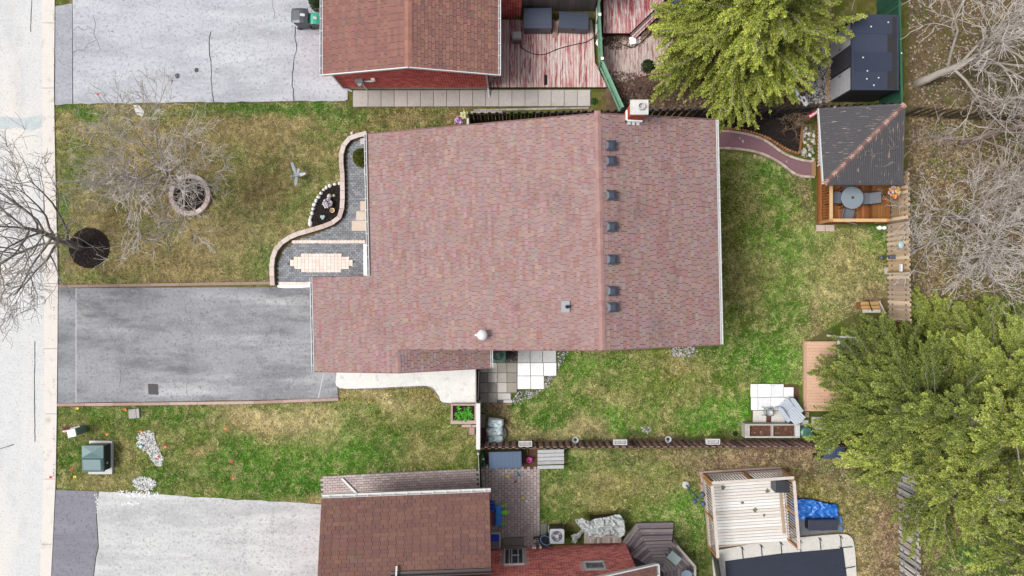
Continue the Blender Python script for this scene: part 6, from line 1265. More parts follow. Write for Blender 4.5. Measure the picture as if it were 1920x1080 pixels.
# raised planter by the white gate
rp = one('raised_planter', 'pinkish timber planter box with green shoots beside the white gate', 'planter', (869, 775)); z_ = .34; PT = C(210, 182, 172)
c0, c1 = P(845, 757, z_), P(893, 795, z_); x0, x1, y0, y1 = c0.x, c1.x, c1.y, c0.y
for bx_ in ((x0, x1, y1-.09, y1), (x0, x1, y0, y0+.16), (x0, x0+.1, y0+.162, y1-.092), (x1-.08, x1, y0+.162, y1-.092)): MB().box(*bx_, -.05, z_, random.choice([PT, C(200, 170, 158)])).build('timber', M_wood, rp)
MB().box(x0+.11, x1-.09, y0+.17, y1-.1, -.05, .26, (1, 1, 1)).build('soil', M_mulch, rp)
sh_ = MB(); rnd = random.Random(4)
for _ in range(17):
    cx, cy = rnd.uniform(x0+.2, x1-.2), rnd.uniform(y0+.24, y1-.16)
    for k in range(9):
        a = rnd.random()*6.28; L = rnd.uniform(.1, .24); d = Vector((math.cos(a), math.sin(a), 0)); s = Vector((-d.y, d.x, 0))*.016; p = Vector((cx, cy, .25)); g_ = rnd.uniform(.8, 1.2); c = tuple(v*g_ for v in C(100, 190, 60))
        sh_.add([p-s, p+s, p+d*L*.6+s+Vector((0, 0, L*.7)), p+d*L*.6-s+Vector((0, 0, L*.7)), p+d*L+Vector((0, 0, L*.6))], [(0, 1, 2, 3), (3, 2, 4)], c)
sh_.build('green_shoots', M_leaf, rp, kind='stuff')
for q in ([(866, 795.5), (884, 795), (884, 800), (866, 800)], [(880, 800.5), (890, 800.5), (890, 814), (880, 814)], [(885, 796), (893, 796), (893, 800), (885, 800)]): MB().prism(px(q), -.05, .12, random.choice(TIM)).build('step_block', M_wood, rp)
tag(MB().prism(px([(899.5, 776), (911, 776), (911, 801), (899.5, 801)]), -.02, .12, C(146, 128, 118)).build('timber_block', M_wood, bevel=.01), 'grey brown timber block on bare soil beside the white gate', 'block')
pk = one('plank_stack', 'dark brown planks on edge between white gate and soil bags', 'planks', (905, 815))
for k in range(3): MB().prism(px([(900+4*k, 802), (903.4+4*k, 802), (903.4+4*k, 828), (900+4*k, 828)]), -.02, .1+.02*k, C(96, 66, 60)).build('plank', M_wood, pk)
def bag(label, cx, cy, wx, wy, z, ang, c=C(222, 238, 242, 1.35), seed=1):
    q = P(cx, cy, z); root = thing('soil_bag', label, 'bag', Vector((q.x, q.y, z)), 'stacked garden soil bags'); n, m_ = 18, 12; rnd = random.Random(seed); vs = []; Tm = Matrix.Translation((q.x, q.y, z)) @ Matrix.Rotation(ang, 4, 'Z')
    ph = rnd.random()*6
    for j in range(m_+1):
        for i in range(n+1):
            u, v = i/n*2-1, j/m_*2-1; e = (1-abs(u)**4)*(1-abs(v)**4); w = .05*math.sin(u*5+v*3+ph)+.04*math.sin(u*11-v*7+ph*2); vs.append((u*wx/2*(1-.07*v*v*abs(v)+.03*math.sin(v*6+ph)), v*wy/2*(1-.08*u*u), .02+.26*e**.55*(1+w*1.9)))
    f = [(j*(n+1)+i, j*(n+1)+i+1, (j+1)*(n+1)+i+1, (j+1)*(n+1)+i) for j in range(m_) for i in range(n)]
    T = lambda p: Tm @ p
    MB(T).add(vs+[(x, y, .0) for x, y, _ in vs[:1]], f, c).build('bag', M_tarp, root, smooth=True)
    vs2 = [(x*.55+.02, y*.36+.05, z_+.012) for x, y, z_ in vs]; 
    g_ = MB(T)
    for k in range(4):
        i0, j0 = 4+2*k, 4+(k*3) % 4; idx = [j0*(n+1)+i0, j0*(n+1)+i0+2, (j0+1)*(n+1)+i0+3, (j0+1)*(n+1)+i0+1]; g_.add([Vector(vs[t])+Vector((0, 0, .008)) for t in idx], [(0, 1, 2, 3)], C(120, 200, 160))
    g_.build('printed_band', M_tarp, root)
bag('lowest pale blue soil bag, touching the brown fence', 929.5, 823, .74, .46, .02, R(-6), seed=1); bag('middle pale blue soil bag of the overlapping pile', 928, 808, .8, .46, .12, R(9), seed=2); bag('topmost pale blue soil bag nearest the slab patio', 929.5, 792.5, .74, .46, .22, R(-8), seed=3)
q = P(946, 812); tag(MB().blob((q.x, q.y, .06), .14, .3, .1, C(120, 116, 108), jit=.15).build('flat_rock', M_stone, smooth=True), 'grey stone against the side of the soil bags', 'stone')
# hanging planters and pots on the brown fence
for x, y, lb in ((985, 832, 'white slatted planter hung on the brown fence above the blue chest'), (1163, 829, 'white slatted planter hung on the brown fence between two round pots'), (1337, 828, 'white slatted planter hung on the brown fence near the grey planter trough')):
    q = P(x, y, 1.3); root = thing('fence_planter', lb, 'planter', q+Vector((0, 0, -.16)), 'white planters on the brown fence')
    for bx_ in ((-.3, .3, .09, .12), (-.3, .3, -.12, -.09), (-.3, -.27, -.088, .088), (.27, .3, -.088, .088)): MB().box(q.x+bx_[0], q.x+bx_[1], q.y+bx_[2], q.y+bx_[3], 1.14, 1.34, (.82,)*3).build('side', M_white, root)
    MB().box(q.x-.268, q.x+.268, q.y-.088, q.y+.088, 1.14, 1.27, C(110, 104, 100)).build('soil', M_soil, root)
    s_ = MB()
    for k in range(9): s_.box(q.x-.24+.055*k, q.x-.215+.055*k, q.y-.08, q.y+.08, 1.272, 1.3, C(190, 190, 190))
    s_.build('slats', M_white, root)
pot('hanging_pot', 'round white rimmed pot of dark soil on the fence by the grey slats', P(1078, 823, 1.1), .14, .2, C(190, 200, 204), C(50, 40, 36)); pot('hanging_pot', 'round white rimmed pot on the fence past the middle planter', P(1251, 822, 1.1), .14, .2, C(200, 206, 210), C(60, 48, 42))
for n_ in ('hanging_pot', 'hanging_pot.001'):
    o = bpy.data.objects[n_]; c = org(o); MB().beam(c+Vector((0, 0, .18)), c+Vector((0, -.3, .2)), .03, .02, C(80, 80, 84)).build('bracket', M_metal, o)
# south neighbour's yard
q = P(947.5, 860, .3); chest('storage_chest', 'blue grey ribbed storage chest against the brown fence', Vector((q.x, q.y, .03)), 1.5, .82, .58, R(1.5), C(94, 116, 144), C(70, 84, 104), ribs='y', n=8)
wt_ = one('wooden_bench', 'low bench of whitewashed grey slats beside the brown fence', 'bench', (1033, 859), 0); zb = .4
for k in range(5):
    y = 843+7.1*k+(1.2 if k == 4 else 0); x0, x1 = (1008, 1057.5) if k < 4 else (1007.5, 1057); MB().prism(wp([(x0, y+.6), (x1, y-.6), (x1, y+5.7), (x0, y+6.9)], zb), zb-.03, zb+.003*k, random.choice([C(206, 208, 210), C(222, 224, 226), C(190, 192, 194)])).build('slat', M_wood, wt_)
for x in (1012, 1053):
    for y in (846, 874): q = P(x, y, .2); MB().box(q.x-.04, q.x+.04, q.y-.04, q.y+.04, -.02, .368, C(150, 146, 142)).build('leg', M_wood, wt_)
q = P(992, 861, .1); bu = thing('toy_bucket', 'bright pink toy bucket on dark soil between chest and bench', 'bucket', Vector((q.x, q.y, .03))); MB().lathe((q.x, q.y, .05), [(.08, 0), (.125, .22), (.115, .22), (.075, .03)], 14, C(236, 90, 190)).build('pail', M_plast, bu); MB().tube([(q.x+.12, q.y, .26), (q.x+.17, q.y+.06, .22), (q.x+.1, q.y+.12, .26)], .01, 6, C(236, 120, 200)).build('handle', M_plast, bu)
q = P(989, 849, .1); tag(MB().tube([(q.x, q.y-.1, .05), (q.x, q.y, .08), (q.x-.02, q.y+.14, .1)], [.02, .015, .03], 6, C(70, 190, 110)).build('toy_rake', M_plast), 'small green toy rake on dark soil above the pink bucket', 'toy')
struct(slab('bare_soil_strip', [(905, 845), (1008, 842), (1008, 880), (972, 876), (905, 874)], -.05, .014, M_soil))
q = P(907, 862, .2); lt = thing('leaf_blower', 'green garden power tool lying beside the blue grey chest', 'garden tool', Vector((q.x, q.y, .02))); MB().blob((q.x+.02, q.y-.22, .14), .11, .16, .12, C(40, 120, 96)).build('motor', M_plast, lt, smooth=True); MB().tube([(q.x, q.y-.12, .16), (q.x-.05, q.y+.2, .14), (q.x-.08, q.y+.36, .12)], [.09, .08, .06], 10, C(50, 140, 112)).build('tube', M_plast, lt, smooth=True); MB().box(q.x-.08, q.x+.04, q.y+.0, q.y+.08, .2, .25, (.8,)*3).build('sticker', M_white, lt); MB().box(q.x-.03, q.x+.07, q.y-.38, q.y-.32, .06, .2, C(200, 60, 60)).build('cap', M_plast, lt)
TB, TGc = C(40, 140, 232, 1.4), C(130, 230, 60, 1.4)
def P2(x, y, z=.05): return P(x, y, z)
pt_ = one('kids_table', 'blue topped toddler table with lime green seats on the pavers', 'table', (937, 968)); q = P(936, 967, .4)
MB().box(q.x-.16, q.x+.1, q.y-.48, q.y+.48, .36, .42, TB).build('top', M_plast, pt_, bevel=.03)
for dx, dy in ((.28, .42), (.34, .12), (.28, -.42), (-.3, .18), (-.3, -.3)): MB().beam((q.x+(.08 if dx > 0 else -.12), q.y+dy, .3), (q.x+dx, q.y+dy-.02, .05), .07, .06, TGc).build('leg', M_plast, pt_)
MB().box(q.x+.12, q.x+.4, q.y-.0, q.y+.2, .22, .28, TGc).build('seat', M_plast, pt_, bevel=.02)
ts = one('toy_slide', 'pink slide with blue steps half under the garage roof edge', 'slide', (922, 968)); q = P(922, 968, .4)
for k in range(3): MB().box(q.x-.32, q.x+.13, q.y+.32+.1*k, q.y+.41+.1*k, .05, .75-.2*k, C(40, 90, 220)).build('step', M_plast, ts)
MB().obox((q.x-.3, q.y-.5, .1), (.38, 0, 0), (0, .8, .6), (0, 0, .04), C(214, 140, 160)).build('chute', M_plast, ts); MB().obox((q.x+.08, q.y-.5, .06), (.05, 0, 0), (0, .8, .62), (0, 0, .16), C(60, 90, 200)).build('side', M_plast, ts)
wt2 = one('water_table', 'grey tub with blue lid against the garage wall', 'tub', (930, 1014)); q = P(927, 1014, .4); MB().box(q.x-.35, q.x+.3, q.y-.4, q.y+.38, .05, .42, C(206, 206, 202)).build('tub', M_plast, wt2, bevel=.08); MB().box(q.x-.3, q.x+.22, q.y-.02, q.y+.32, .421, .45, C(36, 90, 230)).build('lid', M_plast, wt2, bevel=.01); MB().box(q.x-.3, q.x+.22, q.y-.32, q.y-.04, .421, .428, C(150, 150, 146)).build('basin', M_conc, wt2)
st_ = one('door_step', 'concrete step block below the white patio door', 'step', (963, 1013)); MB().prism(px([(944, 1007), (981, 1006), (981, 1022), (944, 1023)]), -.02, .22, C(150, 146, 138)).build('lower_block', M_conc, st_); MB().prism(px([(944, 1019.5), (981, 1018.5), (981, 1030), (944, 1031)]), .221, .34, C(140, 136, 128)).build('upper_block', M_conc, st_)
q = P(1021, 1027, .6); hr = thing('black_bin', 'tilted black plastic bin with pale blue rim against brick wall', 'bin', Vector((q.x, q.y+.15, .05))); Tm = Matrix.Translation((q.x, q.y+.22, .3)) @ Matrix.Rotation(R(-30), 4, 'Z') @ Matrix.Rotation(R(-25), 4, 'X'); T = lambda p: Tm @ p
MB(T).lathe((0, 0, -.26), [(.14, 0), (.22, .1), (.24, .5), (.2, .5), (.17, .3)], 18, C(50, 56, 64), 1.15, .85).build('body', M_plast, hr); MB(T).tube([(.25*math.cos(a_), .19*math.sin(a_), .25) for a_ in np.linspace(0, 6.283, 19)], .022, 6, C(120, 170, 210)).build('rim', M_plast, hr); MB(T).tube([(-.2, 0, .1), (-.4, -.1, .0), (-.42, -.1, -.15)], .07, 8, C(40, 44, 50)).build('spout', M_plast, hr)
for x, y, cc, lb in ((953, 893.5, C(236, 220, 90), 'yellow toy near the blue toy on the pavers'), (981, 933, C(240, 220, 80), 'yellow disc toy in the middle of the pavers')):
    q = P(x, y, .05); tag(MB().lathe((q.x, q.y, .05), [(.06, 0), (.075, .02), (.07, .04), (.01, .05)], 12, cc).build('toy_disc', M_plast), lb, 'toy')
q = P(988, 939.5, .05); tag(MB().lathe((q.x, q.y, .05), [(.06, 0), (.075, .02), (.07, .04), (.01, .05)], 12, C(200, 214, 224)).build('toy_disc', M_plast), 'pale grey disc toy touching the yellow disc', 'toy')
q = P(973, 890, .05); tag(MB().add([(q.x-.08, q.y+.16, .05), (q.x-.03, q.y+.16, .08), (q.x+.08, q.y-.1, .05), (q.x-.05, q.y-.1, .05), (q.x, q.y, .13)], [(0, 3, 4), (3, 2, 4), (2, 1, 4), (1, 0, 4), (0, 1, 2, 3)], C(60, 170, 220)).build('toy_shovel', M_plast), 'light blue toy shovel on the pavers below the chest', 'toy')
q = P(966, 903.5, .05); tag(MB().add([(q.x-.06, q.y-.05, .05), (q.x+.04, q.y-.07, .05), (q.x+.08, q.y+.1, .06), (q.x, q.y+.02, .13)], [(0, 1, 3), (1, 2, 3), (2, 0, 3), (2, 1, 0)], C(190, 40, 50)).build('toy_boat', M_plast), 'small red toy on the pavers below the yellow toy', 'toy')
bf = one('bird_bath_lamp', 'dark blue triple headed garden lamp leaning from a white base', 'lamp', (1285, 908)); q = P(1285, 908); MB().lathe((q.x, q.y, 0), [(.16, -.02), (.17, .12), (.1, .16)], 14, C(214, 216, 210)).build('base', M_conc, bf); nv = C(70, 92, 130); t_ = P(1308, 932, 1.2) ; t_ = Vector((q.x+.12, q.y-.12, 1.7)); MB().tube([(q.x, q.y, .1), t_], .035, 8, nv).build('pole', M_metal, bf)
for dx, dy in ((-.16, -.12), (.2, .18), (.22, -.22)): h_ = t_+Vector((dx, dy, .1)); MB().tube([t_, h_], .015, 6, nv).build('arm', M_metal, bf); MB().lathe(h_-Vector((0, 0, .08)), [(.04, 0), (.11, .04), (.1, .14), (.02, .2)], 10, nv).build('lamp_head', M_metal, bf)
# back garden furniture
gp = one('planter_trough', 'white framed double planter trough of brown soil along the brown fence', 'planter', (1447, 808)); z_ = .5; c0, c1 = P(1397, 795, z_), P(1500, 821, z_); x0, x1, y0, y1 = c0.x, c1.x, c1.y, c0.y; GW_ = C(220, 218, 212)
for bx_ in ((x0, x1, y1-.07, y1), (x0, x1, y0, y0+.07), (x0, x0+.22, y0+.072, y1-.072), (x1-.2, x1, y0+.072, y1-.072), ((x0+x1)/2-.04, (x0+x1)/2+.04, y0+.072, y1-.072)): MB().box(*bx_, -.02, z_+random.uniform(-.01, .01), random.choice([GW_, C(232, 234, 234), C(198, 194, 186)])).build('side_board', M_wood, gp)
for a, b in ((x0+.222, (x0+x1)/2-.042), ((x0+x1)/2+.042, x1-.202)): MB().box(a, b, y0+.073, y1-.073, -.02, .34).build('soil', M_soil, gp)
lt_ = MB(); rnd = random.Random(8)
for k in range(60): x, y = rnd.uniform(x0+.3, x1-.3), rnd.uniform(y0+.12, y1-.12); a = rnd.random()*3.14; L = rnd.uniform(.04, .16); lt_.tube([(x, y, .35), (x+L*math.cos(a), y+L*math.sin(a)*.7, .37)], .008, 4, rnd.choice([C(170, 84, 70), C(196, 130, 110), C(150, 70, 60), C(214, 190, 160)]))
lt_.build('dead_stems', M_bark, gp, kind='stuff')
q = P(1511, 811, .5); rb_ = thing('rain_barrel', 'round dark green lidded barrel beside the planter trough', 'barrel', Vector((q.x, q.y, 0))); MB().lathe((q.x, q.y, 0), [(.22, -.02), (.26, .25), (.24, .58)], 22, C(70, 112, 100)).build('barrel', M_plast, rb_, smooth=True); MB().lathe((q.x, q.y, .58), [(.27, 0), (.27, .03), (.2, .06), (.01, .07)], 22, C(84, 128, 116)).build('lid', M_plast, rb_); MB().tube([(q.x-.05, q.y-.05, .64), (q.x, q.y, .68), (q.x+.06, q.y+.04, .64)], .012, 6, C(50, 84, 74)).build('handle', M_plast, rb_)
ad = one('adirondack_chair', 'pale blue white slatted garden chair on the white slabs', 'chair', (1475, 768)); q = P(1474, 766, .05); Tm = Matrix.Translation((q.x, q.y, .055)) @ Matrix.Rotation(R(37), 4, 'Z'); T = lambda p: Tm @ p; PB_ = C(214, 222, 234)
for k in range(6): MB(T).obox((-.3+.1*k+.005, -.62+.025*abs(k-2.5), .78), (.088, 0, 0), (0, .55, -.45), (0, 0, .02), PB_).build('back_slat', M_plast, ad)
for k in range(6): MB(T).obox((-.28, -.06+.09*k, .34+.004*k), (.56, 0, 0), (0, .075, .002), (0, 0, .02), PB_).build('seat_slat', M_plast, ad)
for s in (-1, 1):
    x = s*.36; m = MB(T); m.add([(x-.09, -.35, .56), (x+.09, -.35, .56), (x+.1, .32, .58), (x+.05, .46, .58), (x-.05, .46, .58), (x-.1, .32, .58)]+[(x-.09, -.35, .585), (x+.09, -.35, .585), (x+.1, .32, .605), (x+.05, .46, .605), (x-.05, .46, .605), (x-.1, .32, .605)], [(5, 4, 3, 2, 1, 0), (6, 7, 8, 9, 10, 11)]+[(i, (i+1) % 6, 6+(i+1) % 6, 6+i) for i in range(6)], C(204, 214, 228)); m.build('arm', M_plast, ad)
    MB(T).obox((x-.03, .3, 0), (.06, 0, 0), (0, .1, 0), (0, 0, .575), PB_).build('leg', M_plast, ad); MB(T).obox((x-.025, -.5, 0), (.05, 0, 0), (0, .8, .34), (0, 0, .09), PB_).build('leg', M_plast, ad)
wt3 = one('wire_table', 'small wire side table holding a pale bowl on the white slabs', 'side table', (1444, 773)); q = P(1443, 773, .4)
for k in range(2): MB().tube([(q.x+.19*math.copysign(abs(math.cos(a))**.5, math.cos(a)), q.y+.17*math.copysign(abs(math.sin(a))**.5, math.sin(a)), .2+.25*k) for a in np.linspace(0, 6.283, 17)], .012, 6, C(90, 106, 100)).build('hoop', M_metal, wt3)
for sx_, sy_ in ((-1, 1), (1, 1), (1, -1), (-1, -1)): MB().tube([(q.x+sx_*.25, q.y+sy_*.2, .05), (q.x+sx_*.17, q.y+sy_*.15, .45)], .012, 6, C(90, 106, 100)).build('leg', M_metal, wt3)
MB().lathe((q.x, q.y, .44), [(.17, 0), (.17, .008), (.01, .008)], 16, C(190, 196, 190)).build('top', M_tglass, wt3)
tag(MB().lathe((q.x, q.y-.01, .449), [(.05, 0), (.11, .05), (.1, .05), (.04, .015)], 14, C(226, 228, 220)).build('bowl', M_conc), 'pale bowl standing on the small wire table', 'bowl')
td = one('tan_deck', 'tan composite plank deck reaching under the dark conifer', 'deck', (1560, 705)); clip_boards(td, wp([(1512, 640), (1640, 640), (1640, 771), (1512, 771)], .15), 'x', .14, .11, .15, [C(*c, 1.35) for c in ((213, 174, 147), (210, 171, 144), (215, 176, 149))], M_wood, gap=.006); MB().prism(wp([(1508, 640), (1511.4, 640), (1511.4, 771), (1508, 771)], .15), .0, .155, C(224, 184, 154)).build('border_board', M_wood, td); MB().prism(wp([(1510, 640.5), (1639, 640.5), (1639, 770.5), (1510, 770.5)], .1), -.05, .105, C(120, 96, 80)).build('joists', M_wood, td)
tag(MB().prism(px([(1509, 772), (1516, 772), (1516, 782), (1509, 782)]), -.02, .06, C(214, 176, 150)).build('deck_step_board', M_wood), 'short tan board stub at the corner of the tan deck', 'board')
# white framed sun shelter on the tan deck, mostly under the conifer
ws = one('sun_shelter', 'white framed shelter with grey panels on the tan deck', 'shelter', (1590, 670)); s0, s1 = P(1572, 632, 1.2), P(1607, 690, 1.2); WW = (.82,)*3
for x in (s0.x, s1.x):
    for y in (s0.y, s1.y): MB().box(x-.04, x+.04, y-.04, y+.04, .15, 1.22, WW).build('post', M_white, ws)
for a, b in (((s0.x, s0.y), (s1.x, s0.y)), ((s0.x, s1.y), (s1.x, s1.y)), ((s0.x, s0.y), (s0.x, s1.y)), ((s1.x, s0.y), (s1.x, s1.y)), ((s0.x, (s0.y+s1.y)/2), (s1.x, (s0.y+s1.y)/2))): MB().beam((*a, 1.25), (*b, 1.25), .09, .05, WW).build('frame_bar', M_white, ws)
ym_ = (s0.y+s1.y)/2
for a, b in ((s0.y-.05, ym_+.05), (ym_-.05, s1.y+.05)): MB().box(s0.x+.05, s1.x-.05, b, a, 1.21, 1.235, C(150, 156, 172)).build('panel', M_plast, ws)
MB().beam((s1.x+.05, s0.y-.1, 1.2), (s1.x+1.3, s0.y-.9, 1.2), .12, .06, WW).build('frame_bar', M_white, ws); MB().box(s1.x-.1, s1.x+.9, s1.y-1.6, s1.y-.7, 1.05, 1.09, WW).build('canopy', M_white, ws)
for x, y in ((s1.x-.05, s1.y-1.5), (s1.x+.8, s1.y-.8), (s1.x+1.25, s0.y-.88)): MB().box(x-.03, x+.03, y-.03, y+.03, .1, 1.18, WW).build('post', M_white, ws)
# wooden seat near the picket fence
wb = one('garden_bench', 'orange wood garden seat near the end of the picket fence', 'bench', (1632, 572)); q = P(1630, 572, .4)
for k in range(3): MB().obox((q.x-.42+.04*k, q.y+.16-.18*k, .42), (.84, .0, 0), (.0, -.15, 0), (0, 0, .03), C(206, 160, 100) if k < 2 else C(226, 214, 196)).build('slat', M_wood, wb)
MB().obox((q.x+.4, q.y+.2, .1), (.06, 0, 0), (.3, -.6, 0), (0, 0, .36), C(214, 200, 180)).build('side', M_wood, wb); MB().beam((q.x-.08, q.y+.22, .47), (q.x+.1, q.y-.28, .47), .04, .02, C(30, 28, 28)).build('strap', M_metal, wb); MB().obox((q.x-.42, q.y+.1, .0), (.06, 0, 0), (0, -.3, 0), (0, 0, .42), C(150, 110, 70)).build('leg', M_wood, wb)
# small things hung on the picket fence
q = P(1690.5, 459, 1.6); tag(MB().lathe((q.x, q.y, 1.45), [(.02, 0), (.1, .04), (.12, .12), (.1, .16), (.03, .14)], 14, C(190, 226, 238), 1, 1.4).build('fence_ornament', M_plast, smooth=True), 'pale blue oval ornament hung on the picket fence', 'ornament')
q = P(1690, 502, 1.5); tag(MB().box(q.x-.05, q.x+.03, q.y-.17, q.y+.17, 1.4, 1.56, (.82,)*3).build('fence_ornament', M_white, bevel=.01), 'white rectangular ornament hung on the picket fence', 'ornament')
q = P(1673, 482, .8); tag(MB().box(q.x-.12, q.x+.14, q.y-.09, q.y+.09, .65, .84, C(84, 96, 118)).build('fence_lamp', M_metal, bevel=.02), 'blue grey box lamp mounted on the picket fence', 'lamp')
q = P(1653, 483, .3); sl_ = thing('solar_light', 'dark blue stake light in grass beside the picket fence', 'lamp', Vector((q.x, q.y, 0))); MB().lathe((q.x, q.y, .3), [(.03, 0), (.1, .03), (.09, .08), (.02, .12)], 10, C(66, 76, 96)).build('head', M_metal, sl_); MB().tube([(q.x, q.y, -.02), (q.x, q.y, .3)], .015, 6, C(60, 64, 74)).build('stake', M_metal, sl_)
tag(MB().prism(px([(1657, 502), (1669, 501), (1669, 514), (1658, 513)]), -.02, .05, C(206, 198, 186)).build('flat_stone', M_stone), 'flat pale stone in grass at the foot of the picket fence', 'stone')
tag(MB().prism(px([(1522, 850), (1536, 849), (1538, 856), (1524, 858)]), 0, .3, C(36, 36, 40)).build('plant_tub', M_plast, bevel=.03), 'black tub against the far side of the brown fence', 'tub')
q = P(1560, 851, .5); chest('storage_chest', 'dark navy box under the conifer beside the brown fence', Vector((q.x, q.y+.1, 0)), .95, .6, .7, R(2), C(76, 88, 116), C(30, 32, 38), n=3, ribs='y')
flower_clump('flower_basket', 'lilac flowers hanging at the gate post by the black fence end', P(861, 229, .6), .2, [C(200, 140, 200), C(170, 110, 180), C(230, 200, 226)], 50, .35); flower_clump('flower_basket', 'yellow flowers at the end post of the black fence', P(871, 217, .8), .17, [C(236, 220, 80), C(226, 230, 150), C(240, 236, 200)], 45, .4)
tag(MB().box(P(875, 0, 1.2).x, P(879, 0, 1.2).x, P(0, 236, 1.2).y, P(0, 222, 1.2).y, -.05, 1.2, (.82,)*3).build('gate_post', M_white), 'white post at the end of the black fence', 'post')
tag(spot('stepping_stone', 263, 205, .3, .06, M_stone, None) if False else MB().prism(px([(251, 197), (262, 198), (272, 212), (268, 219), (256, 214)]), -.02, .04, C(226, 222, 216)).build('paver_scrap', M_conc), 'whitish flat slab in the lawn below the pale driveway', 'slab')
q = P(1246, 812)
flakes('stone_scatter', 'little heap of white stones in the back lawn by the brown fence', 'stones', [[(1200, 800), (1218, 799), (1222, 812), (1206, 813)]], 260, [C(230, 230, 230), C(180, 178, 176)], (.02, .06), M_gravel, z=(.02, .05), thick=True)
# ---------------------------------------------------------------- trees and shrubs
def bare_tree(label, base, height, lean, spread, nlimb, seed, c_tr, c_tw, r0, levels=4, first=.25, kids=(5, 6, 5, 4), name='bare_tree', tip=.007, up=.25, group=None, limb=.62):
    rnd = random.Random(seed); root = thing(name, label, 'tree' if name == 'bare_tree' else 'shrub', base, group); tr, cr = MB(), MB()
    lean = Vector(lean)
    def path(p, d, L, n, wob):
        pts = [p.copy()]; d = d.normalized()
        for _ in range(n):
            d = (d+Vector((rnd.gauss(0, wob), rnd.gauss(0, wob), rnd.gauss(0, wob)))+Vector((0, 0, .04))).normalized(); p = p+d*L/n; pts.append(p.copy())
        return pts
    tp = path(base-Vector((0, 0, .1)), Vector((lean.x, lean.y, 1)), height*.55, 7, .06)
    rr = [r0*(1.25 if i == 0 else 1-.62*i/7) for i in range(8)]; tr.tube(tp, rr, 9, c_tr); 
    def rec(p, d, L, r, lv):
        n = 5 if lv < 2 else 4; pts = path(p, d, L, n, .16+.03*lv); rad = [max(tip*.7, r*(1-.72*i/n)) for i in range(n+1)]
        t = min(1, lv/2.5); c = tuple(c_tr[k]*(1-t)+c_tw[k]*t for k in range(3)); g_ = rnd.uniform(.8, 1.2)
        cr.tube(pts, rad, 5 if lv == 0 else (4 if lv == 1 else 3), tuple(min(.8, v*g_) for v in c), cap=False)
        if lv >= levels: return
        for i in range(kids[lv]):
            t = rnd.uniform(.22, 1.0); k = min(n-1, int(t*n)); q = pts[k].lerp(pts[k+1], t*n-k); dd = (pts[k+1]-pts[k]).normalized()
            s = dd.cross(Vector((rnd.gauss(0, 1), rnd.gauss(0, 1), rnd.gauss(0, 1)))).normalized(); a = rnd.uniform(.35, .95)
            rec(q, dd*math.cos(a)+s*math.sin(a)+Vector((0, 0, up*.4)), L*rnd.uniform(.42, .68), max(tip, rad[k]*.6), lv+1)
    for i in range(nlimb):
        t = first+(1-first)*(i+.5)/nlimb; k = min(6, int(t*7)); q = tp[k].lerp(tp[k+1], t*7-k); a = i*2.4+rnd.random(); el = rnd.uniform(.25, .75)+.5*t
        d = Vector((math.cos(a)*spread, math.sin(a)*spread, el))+lean*.6; rec(q, d, height*limb*rnd.uniform(.75, 1.1)*(1.05-.3*t), r0*.42*(1.1-.5*t), 0)
    tr.build('trunk', M_bark, root, smooth=True); cr.build('branches', M_bark, root, smooth=True); return root
bare_tree('dark bare street tree overhanging the road at the kerb mulch circle', P(152, 464), 7.4, (-.14, .1, 0), .85, 12, 3, C(150, 141, 133), C(170, 161, 154), .17, 3, kids=(6, 5, 4), limb=.6, tip=.010, first=.2)
bare_tree('fine twigged bare tree rising from the pink stone ring', P(352, 362), 5.4, (-.14, .24, 0), 1.0, 13, 8, C(176, 166, 156), C(232, 223, 214), .14, 3, kids=(6, 5, 4), limb=.66, tip=.0125, first=.12)
bare_tree('pale barked bare tree behind the dark shed', Vector((19.0, 9.6, 0)), 8.0, (.42, .06, 0), .85, 12, 21, C(196, 186, 174), C(240, 231, 222), .2, 3, kids=(6, 5, 4), tip=.012, limb=.62)
bare_tree('dense pale bare tree beyond the picket fence by the pavilion', Vector((20.6, 3.3, 0)), 4.6, (.06, -.02, 0), 1.2, 14, 33, C(190, 180, 170), C(242, 233, 225), .12, 3, kids=(6, 5, 4), tip=.0105, limb=.8)
bare_tree('bare tree with reddish twigs between pavilion and shed tree', Vector((21.0, 6.8, 0)), 4.8, (.12, 0, 0), 1.15, 11, 47, C(170, 152, 144), C(206, 190, 180), .12, 3, kids=(6, 5, 3), tip=.0105, limb=.72)
bare_tree('greyish bare tree with sparse crown near the dark conifers', Vector((21.2, 1.0, 0)), 4.4, (.02, .03, 0), 1.15, 9, 58, C(180, 170, 164), C(242, 233, 225), .11, 3, kids=(5, 5, 3), tip=.0105, limb=.74)
bare_tree('tangled brown bare shrub at the end of the mulch bed', P(1480, 228), 1.5, (0, 0, 0), 1.2, 14, 61, C(140, 116, 96), C(176, 150, 124), .03, 2, .1, (6, 5, 4, 3), 'bare_shrub', tip=.007, limb=.6)
bare_tree('tangled reddish bare shrub below the pale green fence', P(1185, 172), 1.3, (0, 0, 0), 1.3, 14, 66, C(130, 100, 90), C(170, 130, 116), .03, 2, .1, (6, 6, 4, 3), 'bare_shrub', tip=.007, limb=.75)
